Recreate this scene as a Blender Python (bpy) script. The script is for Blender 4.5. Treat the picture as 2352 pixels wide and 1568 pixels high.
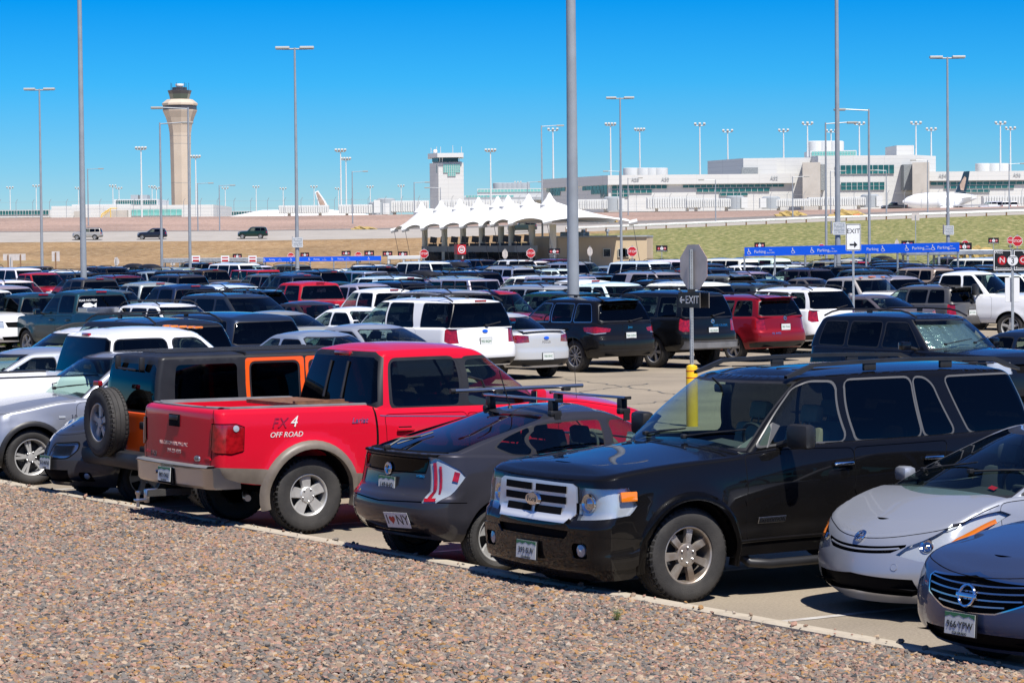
import bpy, bmesh, math, random
import numpy as np
from mathutils import Vector, Matrix
from mathutils.geometry import delaunay_2d_cdt

for o in list(bpy.data.objects): bpy.data.objects.remove(o)
SC = bpy.context.scene
COL = SC.collection
rnd = random.Random(7)
R = math.radians

# ------------------------------------------------------------------ camera
FOC, HORIZ, ROLL, CAMH = 2700.0, 243.0, -0.55, 3.05
PITCH = math.atan((341 - HORIZ) / FOC)
cd = bpy.data.cameras.new('camera'); cam = bpy.data.objects.new('camera', cd); COL.objects.link(cam)
cd.sensor_width = 36; cd.lens = 36 * FOC / 1024; cd.clip_start = 0.5; cd.clip_end = 20000
cam.matrix_world = Matrix.Translation((0, 0, CAMH)) @ Matrix.Rotation(math.pi/2 - PITCH, 4, 'X') @ Matrix.Rotation(R(ROLL), 4, 'Z')
SC.camera = cam
SC.render.resolution_x, SC.render.resolution_y = 1024, 682

# ------------------------------------------------------------------ sky and sun
SUN_AZ = Vector((0.45, -0.893)).normalized(); SUN_EL = R(60)
world = bpy.data.worlds.new('World'); SC.world = world; world.use_nodes = True
nt = world.node_tree; nt.nodes.clear()
sky = nt.nodes.new('ShaderNodeTexSky'); sky.sky_type = 'NISHITA'; sky.sun_disc = False
sky.sun_elevation = SUN_EL
sky.sun_rotation = math.atan2(SUN_AZ.x, SUN_AZ.y)
sky.altitude = 1600; sky.air_density = 1.0; sky.dust_density = 0.0; sky.ozone_density = 2.5
hs = nt.nodes.new('ShaderNodeHueSaturation'); hs.inputs['Hue'].default_value = 0.506; hs.inputs['Saturation'].default_value = 1.0
# deeper blue with elevation, as the clear high-plains sky in view
tc = nt.nodes.new('ShaderNodeTexCoord'); sx = nt.nodes.new('ShaderNodeSeparateXYZ')
rp = nt.nodes.new('ShaderNodeValToRGB')
els = rp.color_ramp.elements
els[0].position = 0.0; els[0].color = (0.60, 0.75, 0.96, 1)
els[1].position = 0.09; els[1].color = (0.005, 0.55, 1.14, 1)
e = els.new(0.03); e.color = (0.30, 0.70, 1.06, 1)
e = els.new(0.06); e.color = (0.09, 0.66, 1.16, 1)
e = els.new(0.22); e.color = (0.22, 0.56, 1.10, 1)
e = els.new(0.5); e.color = (0.42, 0.66, 1.05, 1)
ml = nt.nodes.new('ShaderNodeMixRGB'); ml.blend_type = 'MULTIPLY'; ml.inputs[0].default_value = 1
bg = nt.nodes.new('ShaderNodeBackground'); bg.inputs[1].default_value = 0.070
wo = nt.nodes.new('ShaderNodeOutputWorld')
nt.links.new(tc.outputs['Generated'], sx.inputs[0]); nt.links.new(sx.outputs['Z'], rp.inputs[0])
nt.links.new(sky.outputs[0], hs.inputs['Color']); nt.links.new(hs.outputs[0], ml.inputs[1]); nt.links.new(rp.outputs[0], ml.inputs[2])
nt.links.new(ml.outputs[0], bg.inputs[0]); nt.links.new(bg.outputs[0], wo.inputs[0])

sl = bpy.data.lights.new('sun', 'SUN'); sun = bpy.data.objects.new('sun', sl); COL.objects.link(sun)
sl.energy = 4.8; sl.angle = R(0.55); sl.color = (1.0, 0.955, 0.89)
sdir = Vector((SUN_AZ.x*math.cos(SUN_EL), SUN_AZ.y*math.cos(SUN_EL), math.sin(SUN_EL)))
sun.rotation_euler = sdir.to_track_quat('Z', 'Y').to_euler(); sun.location = (0, 0, 60)

SC.view_settings.view_transform = 'Standard'; SC.view_settings.look = 'None'
SC.view_settings.exposure = 0.55; SC.view_settings.gamma = 1.0; SC.view_settings.use_curve_mapping = False
SC.render.engine = 'CYCLES'
SC.cycles.max_bounces = 8; SC.cycles.transparent_max_bounces = 16; SC.cycles.transmission_bounces = 4
SC.cycles.caustics_reflective = False; SC.cycles.caustics_refractive = False

CM = cam.matrix_world.to_3x3()
def ray(px, py):
    return CM @ Vector(((px-512)/FOC, (341-py)/FOC, -1.0))
def on_z(px, py, z=0.0):                         # pixel -> point on the level z
    d = ray(px, py); t = (z-CAMH)/d.z; return Vector((0, 0, CAMH)) + d*t
def at_d(px, py, d):                             # pixel -> point at depth d (along +Y)
    r = ray(px, py); return Vector((0, 0, CAMH)) + r*(d/r.y)
V2 = 1024/2352.0                                 # coordinates read off the 2352-wide view of the photograph
def vz(x, y, z=0.0): return on_z(x*V2, y*V2, z)
def vd(x, y, d): return at_d(x*V2, y*V2, d)

# ------------------------------------------------------------------ materials
MATS = {}
def nodes(name):
    m = bpy.data.materials.new(name); m.use_nodes = True
    MATS[name] = m
    return m, m.node_tree, m.node_tree.nodes['Principled BSDF']
def mat(name, col, rough=0.5, metal=0.0, coat=0.0, spec=0.5, noise=0.0, nscale=8.0, bump=0.0, bscale=60.0, col2=None, emit=None):
    m, t, b = nodes(name)
    b.inputs['Base Color'].default_value = (*col, 1); b.inputs['Roughness'].default_value = rough
    b.inputs['Metallic'].default_value = metal; b.inputs['Specular IOR Level'].default_value = spec
    b.inputs['Coat Weight'].default_value = coat; b.inputs['Coat Roughness'].default_value = 0.04
    N = t.nodes.new
    if noise or col2:
        tx = N('ShaderNodeTexCoord'); n1 = N('ShaderNodeTexNoise'); n1.inputs['Scale'].default_value = nscale; n1.inputs['Detail'].default_value = 6
        t.links.new(tx.outputs['Object'], n1.inputs['Vector'])
        r_ = N('ShaderNodeValToRGB'); c1 = [c*(1-noise) for c in col]; c2 = col2 or [min(1, c*(1+noise)) for c in col]
        if col2: c1 = col
        r_.color_ramp.elements[0].position = 0.35; r_.color_ramp.elements[1].position = 0.65
        r_.color_ramp.elements[0].color = (*c1, 1); r_.color_ramp.elements[1].color = (*c2, 1)
        t.links.new(n1.outputs['Fac'], r_.inputs[0]); t.links.new(r_.outputs[0], b.inputs['Base Color'])
    if bump:
        tx = N('ShaderNodeTexCoord'); n2 = N('ShaderNodeTexNoise'); n2.inputs['Scale'].default_value = bscale; n2.inputs['Detail'].default_value = 8
        bp = N('ShaderNodeBump'); bp.inputs['Strength'].default_value = bump; bp.inputs['Distance'].default_value = 0.02
        t.links.new(tx.outputs['Object'], n2.inputs['Vector']); t.links.new(n2.outputs['Fac'], bp.inputs['Height']); t.links.new(bp.outputs[0], b.inputs['Normal'])
    if emit: b.inputs['Emission Color'].default_value = (*emit[:3], 1); b.inputs['Emission Strength'].default_value = emit[3]
    return m

def paint_mat():
    m, t, b = nodes('car_paint'); N = t.nodes.new; Lk = t.links.new
    oi = N('ShaderNodeObjectInfo')
    tx = N('ShaderNodeTexCoord'); n1 = N('ShaderNodeTexNoise'); n1.inputs['Scale'].default_value = 3.0; n1.inputs['Detail'].default_value = 7
    Lk(tx.outputs['Object'], n1.inputs['Vector'])
    sp = N('ShaderNodeSeparateXYZ'); Lk(tx.outputs['Object'], sp.inputs[0])
    # road dust, thicker low on the body where the wheels throw it
    mr = N('ShaderNodeMapRange'); mr.inputs['From Min'].default_value = 1.0; mr.inputs['From Max'].default_value = 0.25; mr.inputs['To Min'].default_value = 0.006; mr.inputs['To Max'].default_value = 0.055
    Lk(sp.outputs['Z'], mr.inputs['Value'])
    mu = N('ShaderNodeMath'); mu.operation = 'MULTIPLY'; Lk(mr.outputs[0], mu.inputs[0]); Lk(n1.outputs['Fac'], mu.inputs[1])
    mx = N('ShaderNodeMixRGB'); Lk(mu.outputs[0], mx.inputs[0]); Lk(oi.outputs['Color'], mx.inputs[1]); mx.inputs[2].default_value = (0.30, 0.25, 0.20, 1)
    Lk(mx.outputs[0], b.inputs['Base Color'])
    Lk(oi.outputs['Alpha'], b.inputs['Metallic'])
    b.inputs['Roughness'].default_value = 0.36; b.inputs['Coat Weight'].default_value = 1.0; b.inputs['Specular IOR Level'].default_value = 0.04; b.inputs['Coat IOR'].default_value = 1.38
    rr = N('ShaderNodeMapRange'); rr.inputs['To Min'].default_value = 0.008; rr.inputs['To Max'].default_value = 0.035
    Lk(n1.outputs['Fac'], rr.inputs['Value']); Lk(rr.outputs[0], b.inputs['Coat Roughness'])
    return m
paint_mat()

def glass_mat(name, tint, refl=1.0, f0=.045):
    m = bpy.data.materials.new(name); m.use_nodes = True; MATS[name] = m
    t = m.node_tree; t.nodes.clear(); N = t.nodes.new; Lk = t.links.new
    tr = N('ShaderNodeBsdfTransparent'); tr.inputs[0].default_value = (*tint, 1)
    gl = N('ShaderNodeBsdfGlossy'); gl.inputs['Roughness'].default_value = 0.015; gl.inputs[0].default_value = (refl, refl, refl, 1)
    lw = N('ShaderNodeLayerWeight'); pw = N('ShaderNodeMath'); pw.operation = 'POWER'; pw.inputs[1].default_value = 5; fr = N('ShaderNodeMath'); fr.operation = 'MULTIPLY_ADD'; fr.inputs[1].default_value = 1-f0; fr.inputs[2].default_value = f0   # same from both sides
    Lk(lw.outputs['Facing'], pw.inputs[0]); Lk(pw.outputs[0], fr.inputs[0])
    mx = N('ShaderNodeMixShader'); out = N('ShaderNodeOutputMaterial')
    Lk(fr.outputs[0], mx.inputs[0]); Lk(tr.outputs[0], mx.inputs[1]); Lk(gl.outputs[0], mx.inputs[2]); Lk(mx.outputs[0], out.inputs[0])
    return m
glass_mat('glass_clear', (0.66, 0.80, 0.74)); glass_mat('glass_side', (0.55, 0.66, 0.62)); glass_mat('glass_tint', (0.05, 0.055, 0.06), 1.0, .03)
glass_mat('lens_clear', (0.92, 0.94, 0.95))
mat('dark_glass', (0.012, 0.016, 0.02), 0.03, 0, 0.5)
mat('teal_glass', (0.006, 0.03, 0.036), 0.06, 0, 0.6, nscale=0.3, col2=(0.02, 0.15, 0.15))
mat('pale_glass', (0.16, 0.42, 0.38), 0.12, 0, 0.4, noise=0.25, nscale=0.4)
mat('chrome', (0.75, 0.76, 0.78), 0.09, 1.0)
mat('chrome_bar', (0.72, 0.74, 0.78), 0.32, 0.45); mat('chrome_dull', (0.55, 0.55, 0.56), 0.28, 1.0)
mat('black_plastic', (0.018, 0.018, 0.02), 0.42, spec=0.4, noise=0.2, nscale=5)
mat('grey_plastic', (0.16, 0.16, 0.165), 0.5, noise=0.15, nscale=5)
mat('trim_grey', (0.09, 0.09, 0.092), 0.4)
mat('gap_black', (0.004, 0.004, 0.005), 0.8, spec=0.1)
mat('rubber', (0.028, 0.027, 0.027), 0.72, spec=0.35, col2=(0.05, 0.047, 0.044), nscale=5, bump=0.25, bscale=90)
mat('alloy', (0.52, 0.515, 0.50), 0.38, 0.45, noise=0.12, nscale=9)
mat('alloy_dark', (0.06, 0.06, 0.062), 0.5, 0.4)
mat('alloy_worn', (0.5, 0.47, 0.43), 0.42, 0.7, col2=(0.28, 0.22, 0.17), nscale=7)
mat('red_lens', (0.26, 0.004, 0.007), 0.12, 0, 1.0, noise=.35, nscale=16)
mat('amber_lens', (0.75, 0.19, 0.01), 0.1, 0, 1.0)
mat('white_lens', (0.40, 0.43, 0.47), 0.14, 0.2, 1.0)
mat('lamp_bowl', (0.66, 0.68, 0.70), 0.25, 0.45, bump=.15, bscale=9); mat('decal_faded', (0.50, 0.36, 0.34), 0.6)
mat('seat_dark', (0.03, 0.03, 0.033), 0.7); mat('seat_tan', (0.32, 0.26, 0.18), 0.6); mat('seat_grey', (0.06, 0.06, 0.064), 0.75)
mat('plate_white', (0.62, 0.64, 0.62), 0.4); mat('plate_green', (0.03, 0.16, 0.07), 0.4); mat('ink_dark', (0.02, 0.025, 0.02), 0.5)
mat('sign_white', (0.74, 0.75, 0.76), 0.4); mat('sign_black', (0.012, 0.012, 0.013), 0.4); mat('sign_red', (0.45, 0.012, 0.02), 0.4)
mat('sign_blue', (0.004, 0.11, 0.78), 0.4); mat('sign_back', (0.56, 0.51, 0.47), 0.5, 0.1, noise=0.1, nscale=3); mat('sign_orange', (0.7, 0.2, 0.02), 0.4)
mat('yellow', (0.78, 0.48, 0.01), 0.4, noise=0.06); mat('galv', (0.42, 0.44, 0.45), 0.45, 0.6, noise=0.15, nscale=6)
mat('pole_grey', (0.32, 0.345, 0.37), 0.45, 0.2, noise=0.10, nscale=1.5)
mat('tread_grey', (0.09, 0.09, 0.085), 0.8, noise=0.25)
mat('bed_wood', (0.16, 0.07, 0.035), 0.7, noise=0.25, nscale=14)
mat('foil', (0.70, 0.76, 0.75), 0.16, 0.85, bump=0.9, bscale=14)
mat('arch_tan', (0.155, 0.13, 0.105), 0.45, noise=0.12)
mat('mud_tan', (0.22, 0.165, 0.115), 0.6, noise=0.2)

# ------------------------------------------------------------------ objects
def tag(o, label=None, cat=None, group=None, kind=None):
    if label: o['label'] = label
    if cat: o['category'] = cat
    if group: o['group'] = group
    if kind: o['kind'] = kind
    return o
def link(name, me, parent=None, loc=None):
    o = bpy.data.objects.new(name, me); COL.objects.link(o)
    if parent is not None: o.parent = parent
    if loc is not None: o.location = loc
    return o
def empty(name, loc=(0, 0, 0), rz=0.0):
    o = bpy.data.objects.new(name, None); COL.objects.link(o); o.location = loc; o.rotation_euler = (0, 0, rz)
    o.empty_display_size = 0.2
    return o
def mesh(name, vs, fs, m, smooth=False, ang=None, mats=None, fm=None):
    me = bpy.data.meshes.new(name); me.from_pydata([tuple(v) for v in vs], [], [tuple(f) for f in fs])
    for k in (mats or [m]): me.materials.append(MATS[k] if isinstance(k, str) else k)
    if fm is not None: me.polygons.foreach_set('material_index', fm)
    if smooth:
        me.polygons.foreach_set('use_smooth', [True]*len(me.polygons))
        if ang is not None: me.set_sharp_from_angle(angle=R(ang))
    me.update(); return me

class MB:
    """collects boxes, tubes, lathes and prisms into one mesh"""
    def __init__(s): s.v = []; s.f = []; s.m = []; s.mats = []; s.cur = 0
    def use(s, m):
        if m not in s.mats: s.mats.append(m)
        s.cur = s.mats.index(m); return s
    def add(s, vs, fs):
        b = len(s.v); s.v += [tuple(v) for v in vs]; s.f += [tuple(i+b for i in f) for f in fs]; s.m += [s.cur]*len(fs)
        return s
    def box(s, c, d, M=None, bev=0.0):
        x, y, z = d[0]/2, d[1]/2, d[2]/2
        if bev <= 0:
            vs = [(i*x, j*y, k*z) for i in (-1, 1) for j in (-1, 1) for k in (-1, 1)]
            fs = [(0, 1, 3, 2), (4, 6, 7, 5), (0, 4, 5, 1), (2, 3, 7, 6), (0, 2, 6, 4), (1, 5, 7, 3)]
        else:
            bm = bmesh.new(); bmesh.ops.create_cube(bm, size=1.0)
            for v in bm.verts: v.co = Vector((v.co.x*2*x, v.co.y*2*y, v.co.z*2*z))
            bmesh.ops.bevel(bm, geom=bm.edges[:], offset=bev, segments=2, affect='EDGES', profile=0.5)
            bm.verts.index_update(); vs = [v.co.copy() for v in bm.verts]; fs = [[v.index for v in f.verts] for f in bm.faces]; bm.free()
        if M is not None: vs = [M @ Vector(v) for v in vs]
        return s.add([Vector(v)+Vector(c) for v in vs], fs)
    def tube(s, pts, r, n=8, cap=True):
        pts = [Vector(p) for p in pts]; rs = r if isinstance(r, (list, tuple)) else [r]*len(pts)
        vs = []; fs = []; up = None
        for i, p in enumerate(pts):
            d = (pts[min(i+1, len(pts)-1)] - pts[max(i-1, 0)]).normalized()
            if up is None: up = Vector((0, 0, 1)) if abs(d.z) < 0.9 else Vector((1, 0, 0))
            a = d.cross(up).normalized(); b = a.cross(d).normalized(); up = b
            for k in range(n):
                t = 2*math.pi*k/n; vs.append(p + (a*math.cos(t)+b*math.sin(t))*rs[i])
        for i in range(len(pts)-1):
            for k in range(n): fs.append((i*n+k, i*n+(k+1) % n, (i+1)*n+(k+1) % n, (i+1)*n+k))
        if cap: fs.append(tuple(range(n))); fs.append(tuple(range(len(pts)*n-1, (len(pts)-1)*n-1, -1)))
        return s.add(vs, fs)
    def lathe(s, prof, n=24, c=(0, 0, 0), axis='z', close=False):
        vs = []; fs = []
        for (r, h) in prof:
            for k in range(n):
                t = 2*math.pi*k/n; x, y = r*math.cos(t), r*math.sin(t)
                p = (x, y, h) if axis == 'z' else ((x, h, y) if axis == 'y' else (h, x, y))
                vs.append(Vector(p)+Vector(c))
        m = len(prof)
        for i in range(m-1 if not close else m):
            j = (i+1) % m
            for k in range(n): fs.append((i*n+k, i*n+(k+1) % n, j*n+(k+1) % n, j*n+k))
        if not close:
            if prof[0][0] > 1e-6: fs.append(tuple(range(n-1, -1, -1)))
            if prof[-1][0] > 1e-6: fs.append(tuple(range((m-1)*n, m*n)))
        return s.add(vs, fs)
    def prism(s, poly, h0, h1, M=None):
        """poly in local xy, extruded from z h0 to h1, placed with matrix M"""
        n = len(poly); vs = [Vector((x, y, h0)) for x, y in poly]+[Vector((x, y, h1)) for x, y in poly]
        if M is not None: vs = [M @ v for v in vs]
        fs = [tuple(range(n-1, -1, -1)), tuple(range(n, 2*n))]+[(i, (i+1) % n, n+(i+1) % n, n+i) for i in range(n)]
        return s.add(vs, fs)
    def mesh(s, name, smooth=False, ang=None):
        return mesh(name, s.v, s.f, None, smooth, ang, mats=s.mats or ['gap_black'], fm=s.m)
    def obj(s, name, parent=None, smooth=False, ang=None, loc=None):
        return link(name, s.mesh(name, smooth, ang), parent, loc)

def text_mesh(txt, size=1.0, m='ink_dark', extrude=0.002, align='CENTER', shear=0.0, space=1.0):
    cu = bpy.data.curves.new('lettering', 'FONT'); cu.body = txt; cu.size = size; cu.extrude = extrude; cu.align_x = align; cu.align_y = 'CENTER'
    cu.shear = shear; cu.space_character = space; cu.resolution_u = 3
    o = bpy.data.objects.new('lettering', cu); me = bpy.data.meshes.new_from_object(o); bpy.data.objects.remove(o); bpy.data.curves.remove(cu)
    me.name = 'lettering'; me.materials.clear(); me.materials.append(MATS[m]); return me
def frame(o, x, n):
    """matrix: local x -> x, local z -> n (outward), local y -> up"""
    x = Vector(x).normalized(); n = Vector(n).normalized(); y = n.cross(x).normalized(); x = y.cross(n)
    return Matrix(((x.x, y.x, n.x, o[0]), (x.y, y.y, n.y, o[1]), (x.z, y.z, n.z, o[2]), (0, 0, 0, 1)))
# ------------------------------------------------------------------ car bodies: two stacked lofted shells cut into panels
class Cv:
    """monotone cubic through control points"""
    def __init__(s, pts, lin=False):
        pts = sorted(pts); s.x = np.array([p[0] for p in pts], float); s.y = np.array([p[1] for p in pts], float); s.lin = lin or len(pts) < 3
        if s.lin: return
        h = np.diff(s.x); d = np.diff(s.y)/h; m = np.zeros(len(s.x)); m[0] = d[0]; m[-1] = d[-1]
        for i in range(1, len(d)):
            if d[i-1]*d[i] > 0:
                w1 = 2*h[i]+h[i-1]; w2 = h[i]+2*h[i-1]; m[i] = (w1+w2)/(w1/d[i-1]+w2/d[i])
        s.m = m
    def __call__(s, x):
        x = np.clip(np.asarray(x, float), s.x[0], s.x[-1])
        if s.lin: return np.interp(x, s.x, s.y)
        i = np.clip(np.searchsorted(s.x, x)-1, 0, len(s.x)-2); h = s.x[i+1]-s.x[i]; t = (x-s.x[i])/h
        return (2*t**3-3*t**2+1)*s.y[i]+(t**3-2*t**2+t)*h*s.m[i]+(-2*t**3+3*t**2)*s.y[i+1]+(t**3-t**2)*h*s.m[i+1]

class Wall:
    """half contour from front centre round the side to rear centre; a = metres behind the nose"""
    def __init__(s, fr, rr, ys, z0, z1, rf, rb, bf, bb, fil):
        s.fr, s.rr, s.ys, s.z0, s.z1, s.rf, s.rb, s.bf, s.bb, s.fil = fr, rr, ys, z0, z1, rf, rb, bf, bb, fil
        af, ar = float(fr(.5)), float(rr(.5)); w = float(ys(np.array([(af+ar)/2]), np.array([.5]))[0])
        s.len = [max(.1, w-rf), rf*1.5, (ar-af)-rf-rb-bf-bb, rb*1.5, max(.1, w-rb)]
        s.cum = np.concatenate([[0], np.cumsum(s.len)]); s.P = s.cum[-1]
        s.Hm = float(np.mean(z1(np.linspace(af, ar, 9))-z0(np.linspace(af, ar, 9))))
    def _c(s, p, v, dl):
        af = s.fr(v)+dl; ar = s.rr(v)-dl
        a_s = af+s.bf+s.rf; a_e = ar-s.bb-s.rb
        ws = s.ys(a_s, v)-dl; we = s.ys(a_e, v)-dl
        e = 0.05; m1 = (s.ys(a_s+e, v)-s.ys(a_s-e, v))/(2*e); m2 = (s.ys(a_e+e, v)-s.ys(a_e-e, v))/(2*e)
        seg = np.clip(np.searchsorted(s.cum, p, side='right')-1, 0, 4); t = (p-s.cum[seg])/np.array(s.len)[seg]
        a = np.zeros_like(p); y = np.zeros_like(p)
        yf = ws-s.rf; yb = we-s.rb
        k = seg == 0; y[k] = (t*yf)[k]; a[k] = (af+s.bf*t*t)[k]
        k = seg == 2; aa = a_s+(a_e-a_s)*t; a[k] = aa[k]; y[k] = (s.ys(aa, v)-dl)[k]
        k = seg == 4; y[k] = ((1-t)*yb)[k]; a[k] = (ar-s.bb*(1-t)**2)[k]
        def bez(A, B, C, D): return A*(1-t)**3+3*B*t*(1-t)**2+3*C*t*t*(1-t)+D*t**3
        k = seg == 1
        if k.any():
            sl = 2*s.bf/yf; q = .56*s.rf
            a[k] = bez(af+s.bf, af+s.bf+q*sl, a_s-q, a_s)[k]; y[k] = bez(yf, yf+q, ws-q*m1, ws)[k]
        k = seg == 3
        if k.any():
            sl = 2*s.bb/yb; q = .56*s.rb
            a[k] = bez(a_e, a_e+q, ar-s.bb-q*sl, ar-s.bb)[k]; y[k] = bez(we, we+q*m2, yb+q, yb)[k]
        return a, y
    def at(s, p, v):
        p = np.clip(np.asarray(p, float), 0, s.P); v = np.asarray(v, float)+np.zeros_like(p)
        a, y = s._c(p, v, 0.0)
        if s.fil > 0:
            h = np.clip((1-v)*(s.z1(a)-s.z0(a)), 0, s.fil)
            dl = s.fil-np.sqrt(np.maximum(0, s.fil**2-(s.fil-h)**2)); a, y = s._c(p, v, dl)
        z0 = s.z0(a); z = z0+v*(s.z1(a)-z0)
        return np.stack([a, y, z], -1)
    def nrm(s, p, v):
        e = .004; du = s.at(p+e, v)-s.at(p-e, v)
        v = np.asarray(v, float); lo = np.clip(v-e, 0, 1); hi = np.clip(v+e, 0, 1); dv = s.at(p, hi)-s.at(p, lo)
        n = np.cross(dv, du); l = np.linalg.norm(n, axis=-1, keepdims=True); return n/np.maximum(l, 1e-9)
    def inv(s, tagk, x, z):
        """pixel of the skin: tag 's' (a,z), 'f' (y,z) on the nose, 'r' (y,z) on the tail, 'q' (a, v), 'P' (p fraction of nose, v), 'B' (fraction of tail, v)"""
        if tagk == 'P': return float(x*s.cum[2]), float(z)
        if tagk in 'ZY':
            if not hasattr(s, 'tab'): s.inv('q', .5, .5)
            p = float(x*s.cum[2]) if tagk == 'Z' else float(s.P-x*(s.P-s.cum[3])); j = p/s.P*320; k = min(int(j), 319); j -= k
            z0 = s.tab[0, k, 2]*(1-j)+s.tab[0, k+1, 2]*j; z1 = s.tab[32, k, 2]*(1-j)+s.tab[32, k+1, 2]*j; return p, float((z-z0)/(z1-z0))
        if tagk == 'B': return float(s.P-x*(s.P-s.cum[3])), float(z)
        if not hasattr(s, 'tab'):
            s.tp = np.linspace(0, s.P, 321); s.tv = np.linspace(0, 1, 33); A, B = np.meshgrid(s.tv, s.tp, indexing='ij')
            s.tab = s.at(B.ravel(), A.ravel()).reshape(33, 321, 3); s.kf = s.tp <= s.cum[2]; s.kr = s.tp >= s.cum[3]
        v = float(z) if tagk == 'q' else .5
        for _ in range(6):
            t = min(max(v, 0), 1)*32; i = min(int(t), 31); c = s.tab[i]*(1-(t-i))+s.tab[i+1]*(t-i)
            if tagk in 'sq': p = float(np.interp(x, np.maximum.accumulate(c[:, 0]), s.tp))
            elif tagk == 'f': p = float(np.interp(x, c[s.kf, 1], s.tp[s.kf]))
            else: p = float(np.interp(-x, -c[s.kr, 1], s.tp[s.kr]))
            if tagk == 'q': return p, float(z)
            j = p/s.P*320; k = min(int(j), 319); j -= k
            z0 = s.tab[0, k, 2]*(1-j)+s.tab[0, k+1, 2]*j; z1 = s.tab[32, k, 2]*(1-j)+s.tab[32, k+1, 2]*j
            if tagk == 's': z0 = float(s.z0(x)); z1 = float(s.z1(x))
            v = (z-z0)/max(1e-6, z1-z0)
        return p, float(v)
    def pt(s, tagk, x, z, off=0.0):
        p, v = s.inv(tagk, x, z)
        if not hasattr(s, 'tab'): s.inv('q', .5, .5)
        def tb(p, v):
            t = min(max(v, 0), 1)*32; i = min(int(t), 31); t -= i; j = min(max(p/s.P, 0), 1)*320; k = min(int(j), 319); j -= k; T = s.tab
            return (T[i, k]*(1-j)+T[i, k+1]*j)*(1-t)+(T[i+1, k]*(1-j)+T[i+1, k+1]*j)*t
        q = tb(p, v); n = np.cross(tb(p, v+.02)-tb(p, v-.02), tb(p+.02, v)-tb(p-.02, v)); n /= max(1e-9, np.linalg.norm(n))
        return q+n*off, n

def rpoly(pts, r, n=4):
    """round the corners of a polygon of (tag,x,z) or (x,z) tuples that share one tag"""
    m = len(pts); out = []
    for i in range(m):
        p0, p1, p2 = np.array(pts[i-1], float), np.array(pts[i], float), np.array(pts[(i+1) % m], float)
        d0 = p0-p1; d1 = p2-p1; l0 = np.linalg.norm(d0); l1 = np.linalg.norm(d1); q = min(r, l0*.45, l1*.45)
        A = p1+d0/l0*q; B = p1+d1/l1*q
        for k in range(n+1):
            t = k/n; out.append(tuple((1-t)**2*A+2*t*(1-t)*p1+t*t*B))
    return out
def dens(pts, step):
    out = []
    for i in range(len(pts)):
        a = np.array(pts[i]); b = np.array(pts[(i+1) % len(pts)]); n = max(1, int(np.ceil(np.linalg.norm(b-a)/step)))
        for k in range(n): out.append(a+(b-a)*k/n)
    return out
def grow(pts, d):
    pts = [np.array(p) for p in pts]; n = len(pts); area = sum(pts[i-1][0]*pts[i][1]-pts[i][0]*pts[i-1][1] for i in range(n)); sg = 1 if area > 0 else -1
    out = []
    for i in range(n):
        e0 = pts[i]-pts[i-1]; e1 = pts[(i+1) % n]-pts[i]
        n0 = np.array([e0[1], -e0[0]])/max(1e-9, np.linalg.norm(e0)); n1 = np.array([e1[1], -e1[0]])/max(1e-9, np.linalg.norm(e1))
        b = n0+n1; l = np.linalg.norm(b)
        if l < .3: b = n0; l = 1
        out.append(pts[i]+sg*b/l*min(d*2/max(l, .7), 2*d))
    return out

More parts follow.
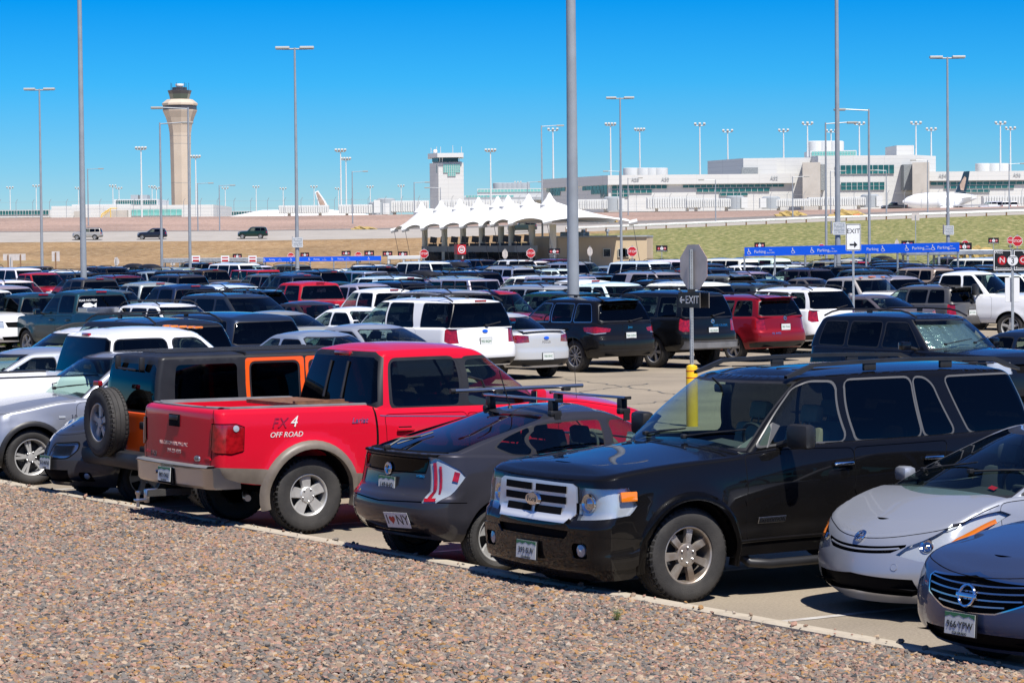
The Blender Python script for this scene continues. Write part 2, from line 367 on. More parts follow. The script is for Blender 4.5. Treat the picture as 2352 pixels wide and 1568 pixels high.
def panels(wall, regions, gx=.09, gz=.08, XC=0.0, corner=7):
    """cut the wall into named panels. regions: (key, [ (tag,x,z).. ], opts). Returns {key: (verts, faces, normals)} for the left half in car space"""
    Hm = wall.Hm; pts2 = []; faces = []; keys = []
    V = [Vector((0, 0)), Vector((wall.P, 0)), Vector((wall.P, Hm)), Vector((0, Hm))]; faces.append([0, 1, 2, 3]); keys.append('_body')
    xs = []
    for i in range(5):
        n = corner if i in (1, 3) else max(2, int(wall.len[i]/gx)); xs += list(wall.cum[i]+np.arange(n)/n*wall.len[i])
    xs.append(wall.P); nz = max(5, int(Hm/gz)); zs = list(np.linspace(0, 1, nz+1))
    if wall.fil > 0:
        f = min(.4, wall.fil/Hm); zs = [z for z in zs if z < 1-f-.02]+[1-f, 1-f*.72, 1-f*.45, 1-f*.22, 1-f*.07, 1]
    for x in xs:
        for z in zs:
            pts2.append((x, z*Hm))
    polys = []
    for key, poly, op in regions:
        uv = []
        for q in poly:
            p, v = wall.inv(*q); uv.append(np.array([p, min(1, max(0, v))*Hm]))
        keep = []
        for u in uv:
            if not keep or np.linalg.norm(u-keep[-1]) > 1e-4: keep.append(u)
        if np.linalg.norm(keep[0]-keep[-1]) < 1e-4: keep.pop()
        if len(keep) < 3: continue
        ar = sum(keep[i-1][0]*keep[i][1]-keep[i][0]*keep[i-1][1] for i in range(len(keep)))
        if ar < 0: keep = keep[::-1]
        if op.get('gap'):
            g = [np.array([min(wall.P, max(0, u[0])), min(Hm, max(0, u[1]))]) for u in grow(keep, op['gap'])]
            polys.append((op.get('gapkey', 'gap')+'_'+key, dens(g, .07)))
        polys.append((key, dens(keep, .05)))
    for key, uv in polys:
        b = len(V); V += [Vector((float(u[0]), float(u[1]))) for u in uv]; faces.append(list(range(b, b+len(uv)))); keys.append(key)
    # free grid points, kept off the outlines
    allp = np.array([[v.x, v.y] for v in V[4:]]) if len(V) > 4 else np.zeros((0, 2))
    for q in pts2:
        if len(allp) and np.min(np.abs(allp[:, 0]-q[0])+np.abs(allp[:, 1]-q[1])) < .014: continue
        V.append(Vector(q))
    r = delaunay_2d_cdt(V, [], faces, 0, 1e-5)
    v2 = np.array([[v.x, v.y] for v in r[0]]); p = v2[:, 0]; v = np.clip(v2[:, 1]/Hm, 0, 1)
    X = wall.at(p, v); N = wall.nrm(p, v)
    out = {}
    opt = {k: o for k, _, o in regions}
    grp = {}
    for f, of in zip(r[2], r[5]):
        k = keys[max(of)] if of else None
        if k is None or k == '_hole': continue
        grp.setdefault(k, []).append(f)
    for k, fs in grp.items():
        o = opt.get(k, {}); off = o.get('off', -.006 if k.startswith('gap') else 0.0)
        ids = sorted({i for f in fs for i in f}); mp = {i: n for n, i in enumerate(ids)}
        P = X[ids]+N[ids]*off; NN = N[ids]
        F = [tuple(mp[i] for i in f) for f in fs]
        if off and o.get('skirt', True):
            ed = {}
            for f in F:
                for i in range(len(f)):
                    e = (f[i], f[(i+1) % len(f)]); ed[tuple(sorted(e))] = e if tuple(sorted(e)) not in ed else None
            b = len(P); P = np.concatenate([P, X[ids]]); NN = np.concatenate([NN, NN])
            mn = {i for e in ed.values() if e for i in e}
            for e in ed.values():
                if e and not (abs(P[e[0]][1]) < 1e-4 and abs(P[e[1]][1]) < 1e-4): F.append((e[1], e[0], b+e[0], b+e[1]))
        if o.get('cover'):
            Q = X[ids]; out['lens_'+k] = (np.stack([XC-Q[:, 0], Q[:, 1], Q[:, 2]], -1), [tuple(mp[i] for i in f) for f in fs], np.stack([-N[ids][:, 0], N[ids][:, 1], N[ids][:, 2]], -1))
        out[k] = (np.stack([XC-P[:, 0], P[:, 1], P[:, 2]], -1), F, np.stack([-NN[:, 0], NN[:, 1], NN[:, 2]], -1))
    return out

def both(part):
    """left half -> whole (for parts that cross the centre line)"""
    P, F, N = part; m = np.array([1, -1, 1]); n = len(P); P = P.copy(); N = N.copy()
    c = np.abs(P[:, 1]) < 2e-4; P[c, 1] = 0; N[c, 1] = 0; mp = np.where(c, np.arange(n), n+np.cumsum(~c)-1)
    return np.concatenate([P, (P*m)[~c]]), list(F)+[tuple(int(mp[i]) for i in reversed(f)) for f in F], np.concatenate([N, (N*m)[~c]])
def side(part, s):
    if s > 0: return part
    P, F, N = part; m = np.array([1, -1, 1]); return P*m, [tuple(reversed(f)) for f in F], N*m
def skin(name, part, m):
    P, F, N = part
    F = [f for f in F if len(f) > 2]; F3 = np.array([f[:3] for f in F])
    gn = np.cross(P[F3[:, 1]]-P[F3[:, 0]], P[F3[:, 2]]-P[F3[:, 0]]); fl = np.einsum('ij,ij->i', gn, N[F3].mean(1)) < -1e-12
    F = [tuple(reversed(f)) if q else f for f, q in zip(F, fl)]
    me = bpy.data.meshes.new(name); me.from_pydata(P.tolist(), [], F); me.materials.append(MATS[m])
    me.polygons.foreach_set('use_smooth', [True]*len(me.polygons))
    # keep skirts crisp: only keep custom normals that agree with their face
    me.update()
    me.normals_split_custom_set_from_vertices([tuple(n) for n in N]); return me
def cat_parts(parts):
    P = []; F = []; N = []; b = 0
    for p in parts:
        P.append(p[0]); N.append(p[2]); F += [tuple(i+b for i in f) for f in p[1]]; b += len(p[0])
    return np.concatenate(P), F, np.concatenate(N)

def cap(wall, a0, a1, zc, XC, spine=None, nk=7, dome=None, v=1.0, exact=None):
    """lid over the wall's top rim between a0 and a1 (left half); zc(a) = height on the centre line"""
    pp = []
    for i in range(5):
        n = 8 if i in (1, 3) else max(4, int(wall.len[i]/.1)); pp += list(wall.cum[i]+np.arange(n)/n*wall.len[i])
    pp.append(wall.P); pp = np.array(pp); E = wall.at(pp, np.full_like(pp, v))
    p0 = float(np.interp(a0, E[:, 0], pp)); p1 = float(np.interp(a1, E[:, 0], pp))
    pp = np.array([p0]+[p for p in pp if p0+.01 < p < p1-.01]+[p1]); E = wall.at(pp, np.full_like(pp, v))
    sp = spine or (a0+.3, a1-.3); S = np.clip(E[:, 0], sp[0], sp[1])
    if p0 > .01: S[E[:, 0] < sp[0]] = E[E[:, 0] < sp[0], 0]
    if p1 < wall.P-.01: S[E[:, 0] > sp[1]] = E[E[:, 0] > sp[1], 0]
    rows = []
    for k in np.linspace(0, 1, nk+1):
        a = E[:, 0]+(S-E[:, 0])*k; y = E[:, 1]*(1-k); g = 1-(1-k)**2.2
        z = E[:, 2]+(zc(a)-E[:, 2])*g
        if dome is not None: z = z+dome(a, y)
        rows.append(np.stack([XC-a, y, z], -1))
    G = np.array(rows); nkk, n = G.shape[:2]
    du = np.gradient(G, axis=0); dv = np.gradient(G, axis=1); N = np.cross(dv, du); l = np.linalg.norm(N, axis=-1, keepdims=True); N = N/np.maximum(l, 1e-9)
    N[l[..., 0] < 1e-9] = (0, 0, 1); N[N[..., 2] < 0] *= -1
    aS = XC-G[-1, :, 0]; sl_ = (zc(aS+.03)-zc(aS-.03))/.06; N[-1] = np.stack([sl_, 0*sl_, 1+0*sl_], -1)/np.sqrt(1+sl_**2)[:, None]
    F = []
    for i in range(nkk-1):
        for j in range(n-1): F.append((i*n+j, (i+1)*n+j, (i+1)*n+j+1, i*n+j+1))
    F = [tuple(dict.fromkeys(f)) for f in F]
    return G.reshape(-1, 3), F, N.reshape(-1, 3)

def ribbon(wall, path, w, h, m, XC, mb=None, step=.06, closed=False, base=-.004, sides=(1, -1)):
    """strip of width w standing h proud of the skin, along path [(tag,x,z)..]"""
    uv = [np.array(wall.inv(*q)) for q in path]; pts = []
    rng = range(len(uv) if closed else len(uv)-1)
    for i in rng:
        a, b = uv[i], uv[(i+1) % len(uv)]; n = max(1, int(np.ceil(np.linalg.norm((b-a)*np.array([1, wall.Hm]))/step)))
        for k in range(n): pts.append(a+(b-a)*k/n)
    if not closed: pts.append(uv[-1])
    pts = np.array(pts); v = np.clip(pts[:, 1], 0, 1); X = wall.at(pts[:, 0], v); N = wall.nrm(pts[:, 0], v)
    T = np.roll(X, -1, 0)-np.roll(X, 1, 0)
    if not closed: T[0] = X[1]-X[0]; T[-1] = X[-1]-X[-2]
    B = np.cross(N, T); B /= np.maximum(1e-9, np.linalg.norm(B, axis=-1, keepdims=True))
    n = len(X); prof = [(-.5, base), (-.5, h*.6), (-.3, h), (.3, h), (.5, h*.6), (.5, base)]
    mb = mb or MB(); mb.use(m)
    for s in sides:
        vs = []; fs = []
        for i in range(n):
            for (c, d) in prof:
                q = X[i]+B[i]*c*w+N[i]*d; vs.append((XC-q[0], q[1]*s, q[2]))
        k = len(prof)
        for i in range(n if closed else n-1):
            j = (i+1) % n
            for c in range(k-1):
                f = (i*k+c, j*k+c, j*k+c+1, i*k+c+1); fs.append(f if s > 0 else f[::-1])
        if not closed:
            fs.append(tuple(range(k))); fs.append(tuple(range((n-1)*k+k-1, (n-1)*k-1, -1)))
        mb.add(vs, fs)
    return mb

# ------------------------------------------------------------------ wheels
def spoke(mb, th, r0, r1, w0, w1, y0, y1, d=.02, bend=0.0, slot=False):
    n = 5; vs = []; c, s = math.cos(th), math.sin(th)
    for i in range(n):
        t = i/(n-1); r = r0+(r1-r0)*t; w = w0+(w1-w0)*t**1.5; y = y0+(y1-y0)*t; o = bend*math.sin(t*math.pi)*.5
        for (k, yy) in ((-1, y-d), (-.82, y), (.82, y), (1, y-d)):
            x, z = r, k*w+o; vs.append((x*c-z*s, yy, x*s+z*c))
    fs = []
    for i in range(n-1):
        for k in range(3): fs.append((i*4+k, (i+1)*4+k, (i+1)*4+k+1, i*4+k+1))
    mb.add(vs, fs)

def make_wheel(r, rim, w, style='five', hero=True, m='alloy'):
    """wheel meshes with the axle along +y (outside = +y), centre at origin: tyre, rim"""
    t = MB().use('rubber'); n = 64 if hero else 20
    prof = [(rim-.012, w*.36), (rim+.008, w*.46), (rim+(r-rim)*.45, w*.52), (r-.045, w*.505), (r-.018, w*.455), (r-.004, w*.40)]
    if hero: prof += [(r, w*.28), (r-.009, w*.26), (r-.009, w*.22), (r, w*.2), (r, w*.03), (r-.009, w*.01)]
    else: prof += [(r, w*.25)]
    full = prof+[(a, -b) for a, b in reversed(prof)]
    t.lathe(full, n, axis='y', close=False); t.f = [f for f in t.f if len(f) == 4]; t.m = [0]*len(t.f)
    if hero:                                      # shoulder lugs
        nl = 46
        for k in range(nl):
            for s in (1, -1):
                a0 = 2*math.pi*(k+(.5 if s < 0 else 0))/nl; a1 = a0+2*math.pi/nl*.6; vs = []
                for a in (a0, a1):
                    for (q, y) in ((r-.022, w*.478), (r-.002, w*.42), (r+.006, w*.36), (r+.006, w*.27), (r-.006, w*.26)):
                        vs.append((q*math.cos(a), s*y, q*math.sin(a)))
                t.add(vs, [(i, i+1, i+6, i+5) for i in range(4)]+[(0, 5, 6, 1), (0, 1, 2, 3, 4), (9, 8, 7, 6, 5)])
    tyre = t.mesh('tyre', True, 35)
    b = MB().use(m)
    yl = w*.42
    b.lathe([(rim+.006, yl-.01), (rim+.008, yl), (rim-.004, yl+.004), (rim-.014, yl-.004), (rim-.02, yl-.03), (rim-.03, -w*.3)], 48 if hero else 20, axis='y')
    b.f = [f for f in b.f if len(f) == 4]; b.m = [b.m[0]]*len(b.f)
    yf = yl-.03; R1 = rim-.012
    if style == 'f150':
        for k in range(5):
            th = 2*math.pi*k/5+.31
            spoke(b, th, .05, R1, .052, .075, yf, yf+.004, .03)
        b.lathe([(.0, yf+.012), (.075, yf+.012), (.088, yf+.002), (.09, yf-.04)], 30, axis='y')
    elif style == 'exped':
        for k in range(7): spoke(b, 2*math.pi*k/7+.2, .06, R1, .03, .042, yf+.004, yf, .032)
        b.lathe([(.0, yf+.012), (.085, yf+.012), (.1, yf+.004), (.1, yf-.04)], 30, axis='y')
    elif style == 'swirl':
        for k in range(5): spoke(b, 2*math.pi*k/5+.5, .03, R1, .028, .066, yf+.006, yf, .02, bend=.05)
        b.lathe([(.0, yf+.012), (.045, yf+.012), (.055, yf-.04)], 24, axis='y')
    elif style == 'double':
        for k in range(5):
            for d in (-.13, .13): spoke(b, 2*math.pi*k/5+d+.3, .05, R1, .017, .02, yf+.002, yf, .02)
        b.lathe([(.0, yf+.014), (.055, yf+.012), (.07, yf-.04)], 24, axis='y')
    elif style == 'ten':
        for k in range(10): spoke(b, 2*math.pi*k/10, .05, R1, .015, .02, yf+.002, yf, .02)
        b.lathe([(.0, yf+.012), (.055, yf+.012), (.06, yf-.04)], 20, axis='y')
    else:
        for k in range(5 if style == 'five' else 6): spoke(b, 2*math.pi*k/(5 if style == 'five' else 6)+.3, .04, R1, .034, .05, yf+.004, yf, .022)
        b.lathe([(.0, yf+.012), (.06, yf+.012), (.07, yf-.04)], 20, axis='y')
    if hero:
        b.use('chrome_dull'); nl = 5 if style not in ('exped',) else 6
        for k in range(nl):
            a = 2*math.pi*(k+.5)/nl+.31; b.lathe([(.011, yf-.02), (.011, yf+.02), (.004, yf+.026)], 8, c=(.066*math.cos(a), 0, .066*math.sin(a)), axis='y')
    b.use('alloy_dark'); b.lathe([(0.0, -w*.02), (rim*.68, -w*.02), (rim*.68, -w*.08)], 24, axis='y')
    b.lathe([(rim*.66, -w*.25), (rim-.026, -w*.25)], 24, axis='y')
    rimm = b.mesh('rim', True, 32)
    return tyre, rimm

# ------------------------------------------------------------------ the car builder
def bump(x, a, b, s):                             # smooth 0..1..0 window
    return 1/(1+np.exp(-(x-a)/s))*1/(1+np.exp((x-b)/s))

class CarProto:
    """list of (name, mesh, parent index or -1, local matrix, is_paint)"""
    def __init__(s): s.parts = []; s.L = s.W = s.H = 0
    def add(s, name, me, parent=-1, M=None, paint=False, label=None):
        s.parts.append((name, me, parent, M, paint, label)); return len(s.parts)-1

def seat(mb, a, y, w, zc, zb, tilt, m, XC):
    """bucket seat, a = metres behind the nose at the hip"""
    mb.use(m)
    mb.box((XC-a+.22, y, zc), (.5, w, .16), bev=.05)
    M = Matrix.Rotation(-tilt, 4, 'Y')
    mb.box((XC-a-.12, y, (zc+zb)/2), (.15, w, zb-zc+.1), M, bev=.05)
    mb.box((XC-a-.12-math.tan(tilt)*(zb-zc)*.75, y, zb+.15), (.1, w*.5, .17), M, bev=.035)
    mb.tube([(XC-a-.16, y-.05, zb), (XC-a-.2, y-.05, zb+.12)], .008, 5); mb.tube([(XC-a-.16, y+.05, zb), (XC-a-.2, y+.05, zb+.12)], .008, 5)

def build_car(sp, lod=0):
    """sp: dict of measurements. lod 0 = all parts, 1 = few parts"""
    L, W, H = sp['L'], sp['W'], sp['H']; XC = L/2; C = CarProto(); C.L, C.W, C.H = L, W, H
    wr = sp['wr']; fa = sp['fa']; ra = fa+sp['wb']; AR = wr+sp.get('arch', .07); wz = wr
    zb = Cv(sp['zb'], True); zt = Cv(sp['zt']); hw = Cv(sp.get('hw', [(0, W/2-.06), (fa, W/2-.01), (L*.5, W/2), (ra, W/2-.005), (L, W/2-.06)]))
    nose = Cv(sp['nose']); tail = Cv(sp['tail']); ins = Cv(sp['ins']); fil = sp.get('fil', .05)
    fl = sp.get('flare', .02)
    def ys(a, v):
        z = zb(a)+v*(zt(a)-zb(a)); y = hw(a)-ins(v)
        for aw in (fa, ra):
            d = np.sqrt((a-aw)**2+(z-wz)**2)-AR; y = y+fl*np.exp(-(np.maximum(d, 0)/.09)**2)
        for cr in sp.get('crease', []):           # (z at front, z at rear, depth)
            zc = cr[0]+(cr[1]-cr[0])*a/L; y = y+cr[2]*np.exp(-((z-zc)/.05)**2)
        return y
    low = Wall(nose, lambda v: L-tail(v), ys, zb, zt, sp.get('rf', .28), sp.get('rr', .2), sp.get('bf', .12), sp.get('bb', .05), fil)
    C.low = low; C.XC = XC
    reg = list(sp.get('regs', []))
    for aw in (fa, ra):
        reg.append(('_hole', [('s', aw+AR*math.cos(t), max(wz+AR*math.sin(t), float(zb(aw))-.05)) for t in np.linspace(-.35, math.pi+.35, 30)], {}))
    gx = .08 if lod == 0 else .2
    lp = panels(low, reg, gx, .07 if lod == 0 else .14, XC, 8 if lod == 0 else 4)
    # greenhouse
    g = sp['gh']; belt = lambda a: zt(a)-.03
    wtop = g.get('inset', .16); zre = Cv(g['edge'])
    tum = Cv([(0, 0), (.12, .012), (1, wtop)])
    led = g.get('ledge', 0.0)
    gs = lambda a, q: hw(a)-ins(1.0)-fil*.75-led-tum(q)
    fr = Cv(g['front']); rr = Cv(g['rear'])
    up = Wall(fr, rr, gs, belt, zre, g.get('rf', .16), g.get('rr', .14), g.get('bf', .16), g.get('bb', .05), g.get('fil', .07)); C.up = up
    ureg = []; wins = []
    f0, f1 = g.get('ws', (.10, .90)); fw0, fw1 = g.get('wsw', (.86, .84))
    ureg.append(('windshield', [('P', 0, f0), ('P', fw0, f0), ('P', fw1, f1), ('P', 0, f1)], dict(gap=.02, gapkey='trim')))
    if g.get('rw'):
        r0, r1, w0, w1 = g['rw']; rk = [(0, r0), (w0-.1, r0), (w0, r0+.06), (w1, r1-.06), (w1-.08, r1), (0, r1)]
        ureg.append(('rear_window', [('B', x, y) for x, y in rk], dict(gap=g.get('rwgap', .02), gapkey=g.get('rwtrim', 'trim'))))
    for x in g.get('pre', []): ureg.append(x)
    for k, (poly, glass) in enumerate(g['side']):
        nm = 'side_window%d' % k; wins.append((nm, glass))
        ureg.append((nm, [('s', x, y) for x, y in rpoly(poly, g.get('wr', .05))], dict(gap=g.get('wgap', .018), gapkey='strim')))
    for x in g.get('regs', []): ureg.append(x)
    upz = panels(up, ureg, .09 if lod == 0 else .22, .08 if lod == 0 else .16, XC, 6 if lod == 0 else 3)
    zroof = Cv(g['roof']); af1, ar1 = float(fr(1.0)), float(rr(1.0))
    roof = both(cap(up, af1-.05, ar1+.05, zroof, XC, spine=(af1+.35, ar1-.35), dome=g.get('dome')))
    ac = sp['cowl']
    zh = Cv(sp['hood']); hood = both(cap(low, sp.get('a_front', 0), ac, zh, XC, spine=(sp.get('hs', .35), ac), dome=sp.get('dome')))
    deck = None
    if sp.get('deck'):
        d0 = sp['deck'][0]; zd = Cv(sp['deck'][1]); deck = both(cap(low, d0, L, zd, XC, spine=(d0, L-.3)))
    body = both(lp['_body']); uppart = both(upz['_body'])
    rcol = sp.get('roofmat')                      # None = paint
    # wheel arch inner lips
    lips = MB().use('gap_black')
    for aw in (fa, ra):
        for s in (1, -1):
            vs = []; th = np.linspace(-.3, math.pi+.3, 26)
            for t in th:
                a_, z_ = aw+AR*math.cos(t), max(wz+AR*math.sin(t), float(zb(aw)))
                q, _ = low.pt('s', a_, z_)
                vs += [(XC-q[0], s*(q[1]-.001), q[2]), (XC-a_, s*(q[1]-.34), z_)]
            n = len(th); lips.add(vs, [(2*i, 2*i+1, 2*i+3, 2*i+2) for i in range(n-1)]+[tuple(2*i+1 for i in range(n))])
    ub = MB().use('gap_black')
    aa = np.linspace(.12, L-.12, 12)
    zu = float(np.median(zb(aa)))+.06
    vs = []
    for a_ in aa:
        y = min(W/2-.12, float(low.pt('s', a_, float(zb(a_))+.05)[0][1])-.03) if .3 < a_ < L-.3 else W/2-.25
        if min(abs(a_-fa), abs(a_-ra)) < AR+.1: y = W/2-.36
        vs += [(XC-a_, y, max(zu, float(zb(a_))+.03)), (XC-a_, -y, max(zu, float(zb(a_))+.03))]
    ub.add(vs, [(2*i, 2*i+1, 2*i+3, 2*i+2) for i in range(len(aa)-1)])
    for aw in (fa, ra): ub.tube([(XC-aw, -W/2+.2, wz), (XC-aw, W/2-.2, wz)], .05, 8)
    if lod:
        bb_ = cat_parts([body, uppart, roof, hood]+([deck] if deck else [])+[both(lp[k]) for k in lp if k.startswith('door') or k.startswith('panel')])
        C.add('body', skin('body', bb_, 'car_paint'), paint=True)
        C.add('windshield', skin('windshield', both(upz['windshield']), 'glass_clear'))
        for k in upz:
            if k.startswith('side_window'):
                for s in (1, -1): C.add('side_window', skin('side_window', side(upz[k], s), dict(wins)[k]))
            elif k == 'rear_window': C.add('rear_window', skin('rear_window', both(upz[k]), g.get('rwglass', 'glass_tint')))
        tr = [both(upz[k]) for k in upz if 'trim' in k]+[both(lp[k]) for k in lp if k[:4] in ('gap_', 'gril', 'vala', 'bump')]
        C.add('trim', skin('trim', cat_parts(tr), 'black_plastic'))
        for nm, mm in (('taillight', 'red_lens'), ('headlight', 'white_lens')):
            ks = [k for k in lp if k.startswith(nm)]+[k for k in upz if k.startswith(nm)]
            if ks:
                q = cat_parts([(lp.get(k) or upz.get(k)) for k in ks])
                for s in (1, -1): C.add(nm, skin(nm, side(q, s), mm))
        C.add('underbody', mesh('underbody', lips.v+ub.v, lips.f+[tuple(i+len(lips.v) for i in f) for f in ub.f], 'gap_black'))
        ty, rm = make_wheel(wr, sp.get('rim', wr*.62), sp.get('tw', .22), sp.get('wheel', 'five'), False, sp.get('wm', 'alloy'))
        for aw in (fa, ra):
            for s in (1, -1):
                M = Matrix.Translation((XC-aw, s*(W/2-.12), wz)) @ Matrix.Rotation(0 if s > 0 else math.pi, 4, 'Z')
                C.add('wheel', mesh('wheel', [v.co for v in ty.vertices]+[v.co for v in rm.vertices], [tuple(p.vertices) for p in ty.polygons]+[tuple(i+len(ty.vertices) for i in p.vertices) for p in rm.polygons], None, True, 35, mats=['rubber', 'alloy', 'alloy_dark'],
                      fm=[0]*len(ty.polygons)+[1 if p.material_index == 0 else 2 for p in rm.polygons]) if (aw == fa and s == 1) else C.parts[-1][1], M=M)
        it = MB().use('seat_dark'); interior(it, sp, XC, zt); C.add('interior', it.mesh('interior'))
        extras(C, sp, low, up, XC, zroof, lod); return C
    # ---- full version
    bi = C.add('body', skin('body', body, 'car_paint'), paint=True)
    C.add('hood', skin('hood', hood, 'car_paint'), paint=True)
    C.add('roof', skin('roof', cat_parts([uppart, roof]), rcol or 'car_paint'), paint=not rcol)
    if deck: C.add('trunk_lid', skin('trunk_lid', deck, 'car_paint'), paint=True)
    C.add('underbody', mesh('underbody', lips.v+ub.v, lips.f+[tuple(i+len(lips.v) for i in f) for f in ub.f], 'gap_black'))
    DM = dict(lens_headlight='lens_clear', lens_taillight='lens_clear', gap='gap_black', grille='gap_black', headlight='lens_clear', taillight='red_lens', fog='white_lens', bumper='black_plastic', valance='black_plastic',
              amber='amber_lens', reverse='white_lens', chrome='chrome', trim='black_plastic', strim='black_plastic', panel='car_paint', door='car_paint', cladding='grey_plastic', reflector='red_lens', cowl='black_plastic', black='gap_black', headbowl='lamp_bowl', foil='foil')
    DM.update(sp.get('mats', {}))
    center = ('grille', 'bumper', 'valance', 'gap', 'trim', 'strim', 'chrome', 'cladding', 'windshield', 'rear_window', 'tailpanel', 'plate')
    names = dict(lens_headlight='headlight_lens', gap='panel_gap', trim='window_trim', strim='window_frame', headbowl='headlight_reflector')
    hands = {}
    for src in (lp, upz):
        for k in src:
            if k == '_body': continue
            kk = (k.split('_')[0] if k.split('_')[0] in ('gap', 'trim', 'strim', 'chrome', 'black') else k).rstrip('0123456789'); opts = {a: o for a, _, o in reg+ureg}
            mname = opts.get(k, {}).get('mat') or DM.get(kk) or 'black_plastic'
            if kk == 'side_window': mname = dict(wins)[k]
            if kk == 'windshield': mname = g.get('wsglass', 'glass_clear')
            if kk == 'rear_window': mname = g.get('rwglass', 'glass_tint')
            nm = opts.get(k, {}).get('name') or names.get(kk, kk)
            if np.min(np.abs(src[k][0][:, 1])) < 2e-3:
                C.add(nm, skin(nm, both(src[k]), mname), paint=mname == 'car_paint')
            else:
                for s in (1, -1):
                    i = C.add(nm, skin(nm, side(src[k], s), mname), paint=mname == 'car_paint')
                    if kk == 'door' and src is lp: hands[(k, s)] = i
    # wheels
    ty, rm = make_wheel(wr, sp.get('rim', wr*.62), sp.get('tw', .22), sp.get('wheel', 'five'), True, sp.get('wm', 'alloy'))
    for aw in (fa, ra):
        for s in (1, -1):
            M = Matrix.Translation((XC-aw, s*(W/2-.035-sp.get('tw', .22)/2+sp.get('track', 0)), wz)) @ Matrix.Rotation(0 if s > 0 else math.pi, 4, 'Z') @ Matrix.Rotation(rnd.uniform(0, 1.2) if 'spin' not in sp else sp['spin'], 4, 'Y')
            i = C.add('wheel', ty, M=M); C.add('rim', rm, i)
    q = ribbon(low, [('P', 0, .965), ('P', .5, .965), ('P', 1, .965), ('q', ac-.12, .965)], .007, .0012, 'gap_black', XC)
    C.add('hood_gap', q.mesh('hood_gap'))
    # handles
    for (nm, a_, z_) in sp.get('handles', []):
        for s in (1, -1):
            q, n = low.pt('s', a_, z_, 0)
            h = MB().use(sp.get('handmat', 'car_paint')); hx = XC-q[0]
            h.box((hx, s*(q[1]+.026), z_), (.22, .022, .035), bev=.01)
            h.use('gap_black'); h.box((hx, s*(q[1]+.002), z_), (.16, .012, .06), bev=.004)
            C.add('door_handle', h.mesh('door_handle', True, 40), hands.get((nm, s), -1), paint=True)
    # mirrors
    if sp.get('mirror'):
        a_, z_, mw, mh, mm = sp['mirror']
        q, n = low.pt('s', a_, min(z_, float(zt(a_))-.04), 0)
        for s in (1, -1):
            b = MB().use(mm if mm != 'paint' else 'car_paint'); y = q[1]
            b.box((XC-a_-.01, s*(y+.09+mw/2), z_+mh*.35), (.13, mw, mh), Matrix.Rotation(s*.12, 4, 'Z'), bev=.04)
            b.use('black_plastic'); b.tube([(XC-a_+.02, s*(y-.06), z_-.02), (XC-a_, s*(y+.1), z_+mh*.12)], .03, 8)
            b.use('chrome'); b.box((XC-a_-.075, s*(y+.09+mw/2), z_+mh*.35), (.006, mw*.8, mh*.75), Matrix.Rotation(s*.12, 4, 'Z'))
            C.add('wing_mirror', b.mesh('wing_mirror', True, 40), paint=True)
    it = MB().use(sp.get('seats', 'seat_dark')); interior(it, sp, XC, zt); C.add('interior', it.mesh('interior', True, 40))
    extras(C, sp, low, up, XC, zroof, lod)
    return C

def interior(it, sp, XC, zt):
    g = sp['gh']; a0 = g['front'][0][1]; ar = g['rear'][0][1]; W = sp['W']; zbelt = float(zt(a0+1.0)); sm = sp.get('seats', 'seat_dark')
    it.use('seat_dark'); fl = sp['zb'][0][1]+.12
    it.box((XC-(a0+.25+ar-.45)/2, 0, fl+.08), (ar-.45-a0-.3, W-.45, .06))
    ar = g['rear'][-1][1]
    it.use(sp.get('dash', 'seat_dark'))
    n = 10; vs = []
    for i in range(n+1):                            # dashboard
        y = -W/2+.18+(W-.36)*i/n; t = abs(y)/(W/2); hump = .05*math.exp(-((y-.36)/.2)**2)
        vs += [(XC-a0-.10-.12*t*t, y, zbelt-.06), (XC-a0-.42, y, zbelt-.01+hump), (XC-a0-.62, y, zbelt-.05+hump), (XC-a0-.60, y, zbelt-.5)]
    it.add(vs, [(4*i+k, 4*i+4+k, 4*i+5+k, 4*i+1+k) for i in range(n) for k in range(3)])
    it.use('seat_dark'); c = Vector((XC-a0-.78, .37, zbelt-.02)); pts = []
    for k in range(21):
        t = 2*math.pi*k/20; pts.append(c+Vector((.06*math.sin(t), .185*math.cos(t), .175*math.sin(t))))
    it.tube(pts, .016, 6, False); it.box(tuple(c), (.06, .14, .1), bev=.02)
    sh = zbelt+.06
    for y in (.37, -.37): seat(it, a0+1.15, y, .5, fl+.32, sh, .25, sm, XC)
    if ar-a0 > 1.9 or sp.get('rearseat'):
        b = min(a0+2.0, ar-.5)
        for y in (.4, -.4): seat(it, b, y, .55, fl+.34, sh-.02, .28, sm, XC)
    if ar-a0 > 3.1:
        for y in (.35, -.35): seat(it, a0+2.9, y, .5, fl+.4, sh-.04, .28, sm, XC)

def plate(C, low, face, y, z, txt, XC, style='co', parent=-1, z2=None, push=.03, w=.305, state='COLORADO'):
    q, n = low.pt(face, abs(y), z); sx = 1 if face == 'f' else -1
    o = Vector((XC-q[0]+sx*push, y, z)); tilt = 0.0
    F = frame(o, (0, sx, 0), (sx, 0, 0.06))
    b = MB().use('black_plastic'); b.box((0, 0, -.006), (w+.02, .165, .014), bev=.004); b.use('plate_white'); b.box((0, 0, .002), (w, .152, .004))
    b.use('plate_green')
    if style == 'co': b.prism([(-w/2, .075), (-w/2, .04), (-.1, .056), (-.06, .044), (-.01, .062), (.04, .046), (.09, .06), (w/2, .042), (w/2, .075)][::-1], .0045, .0052)
    i = C.add('license_plate', b.mesh('license_plate'), M=F, label='license plate reading '+txt)
    C.add('plate_number', text_mesh(txt, .068, 'plate_green' if style == 'co2' else 'ink_dark', .001), i, Matrix.Translation((0, -.008, .006)))
    C.add('plate_lettering', text_mesh(state, .026, 'ink_dark', .001), i, Matrix.Translation((0, -.064, .006)))

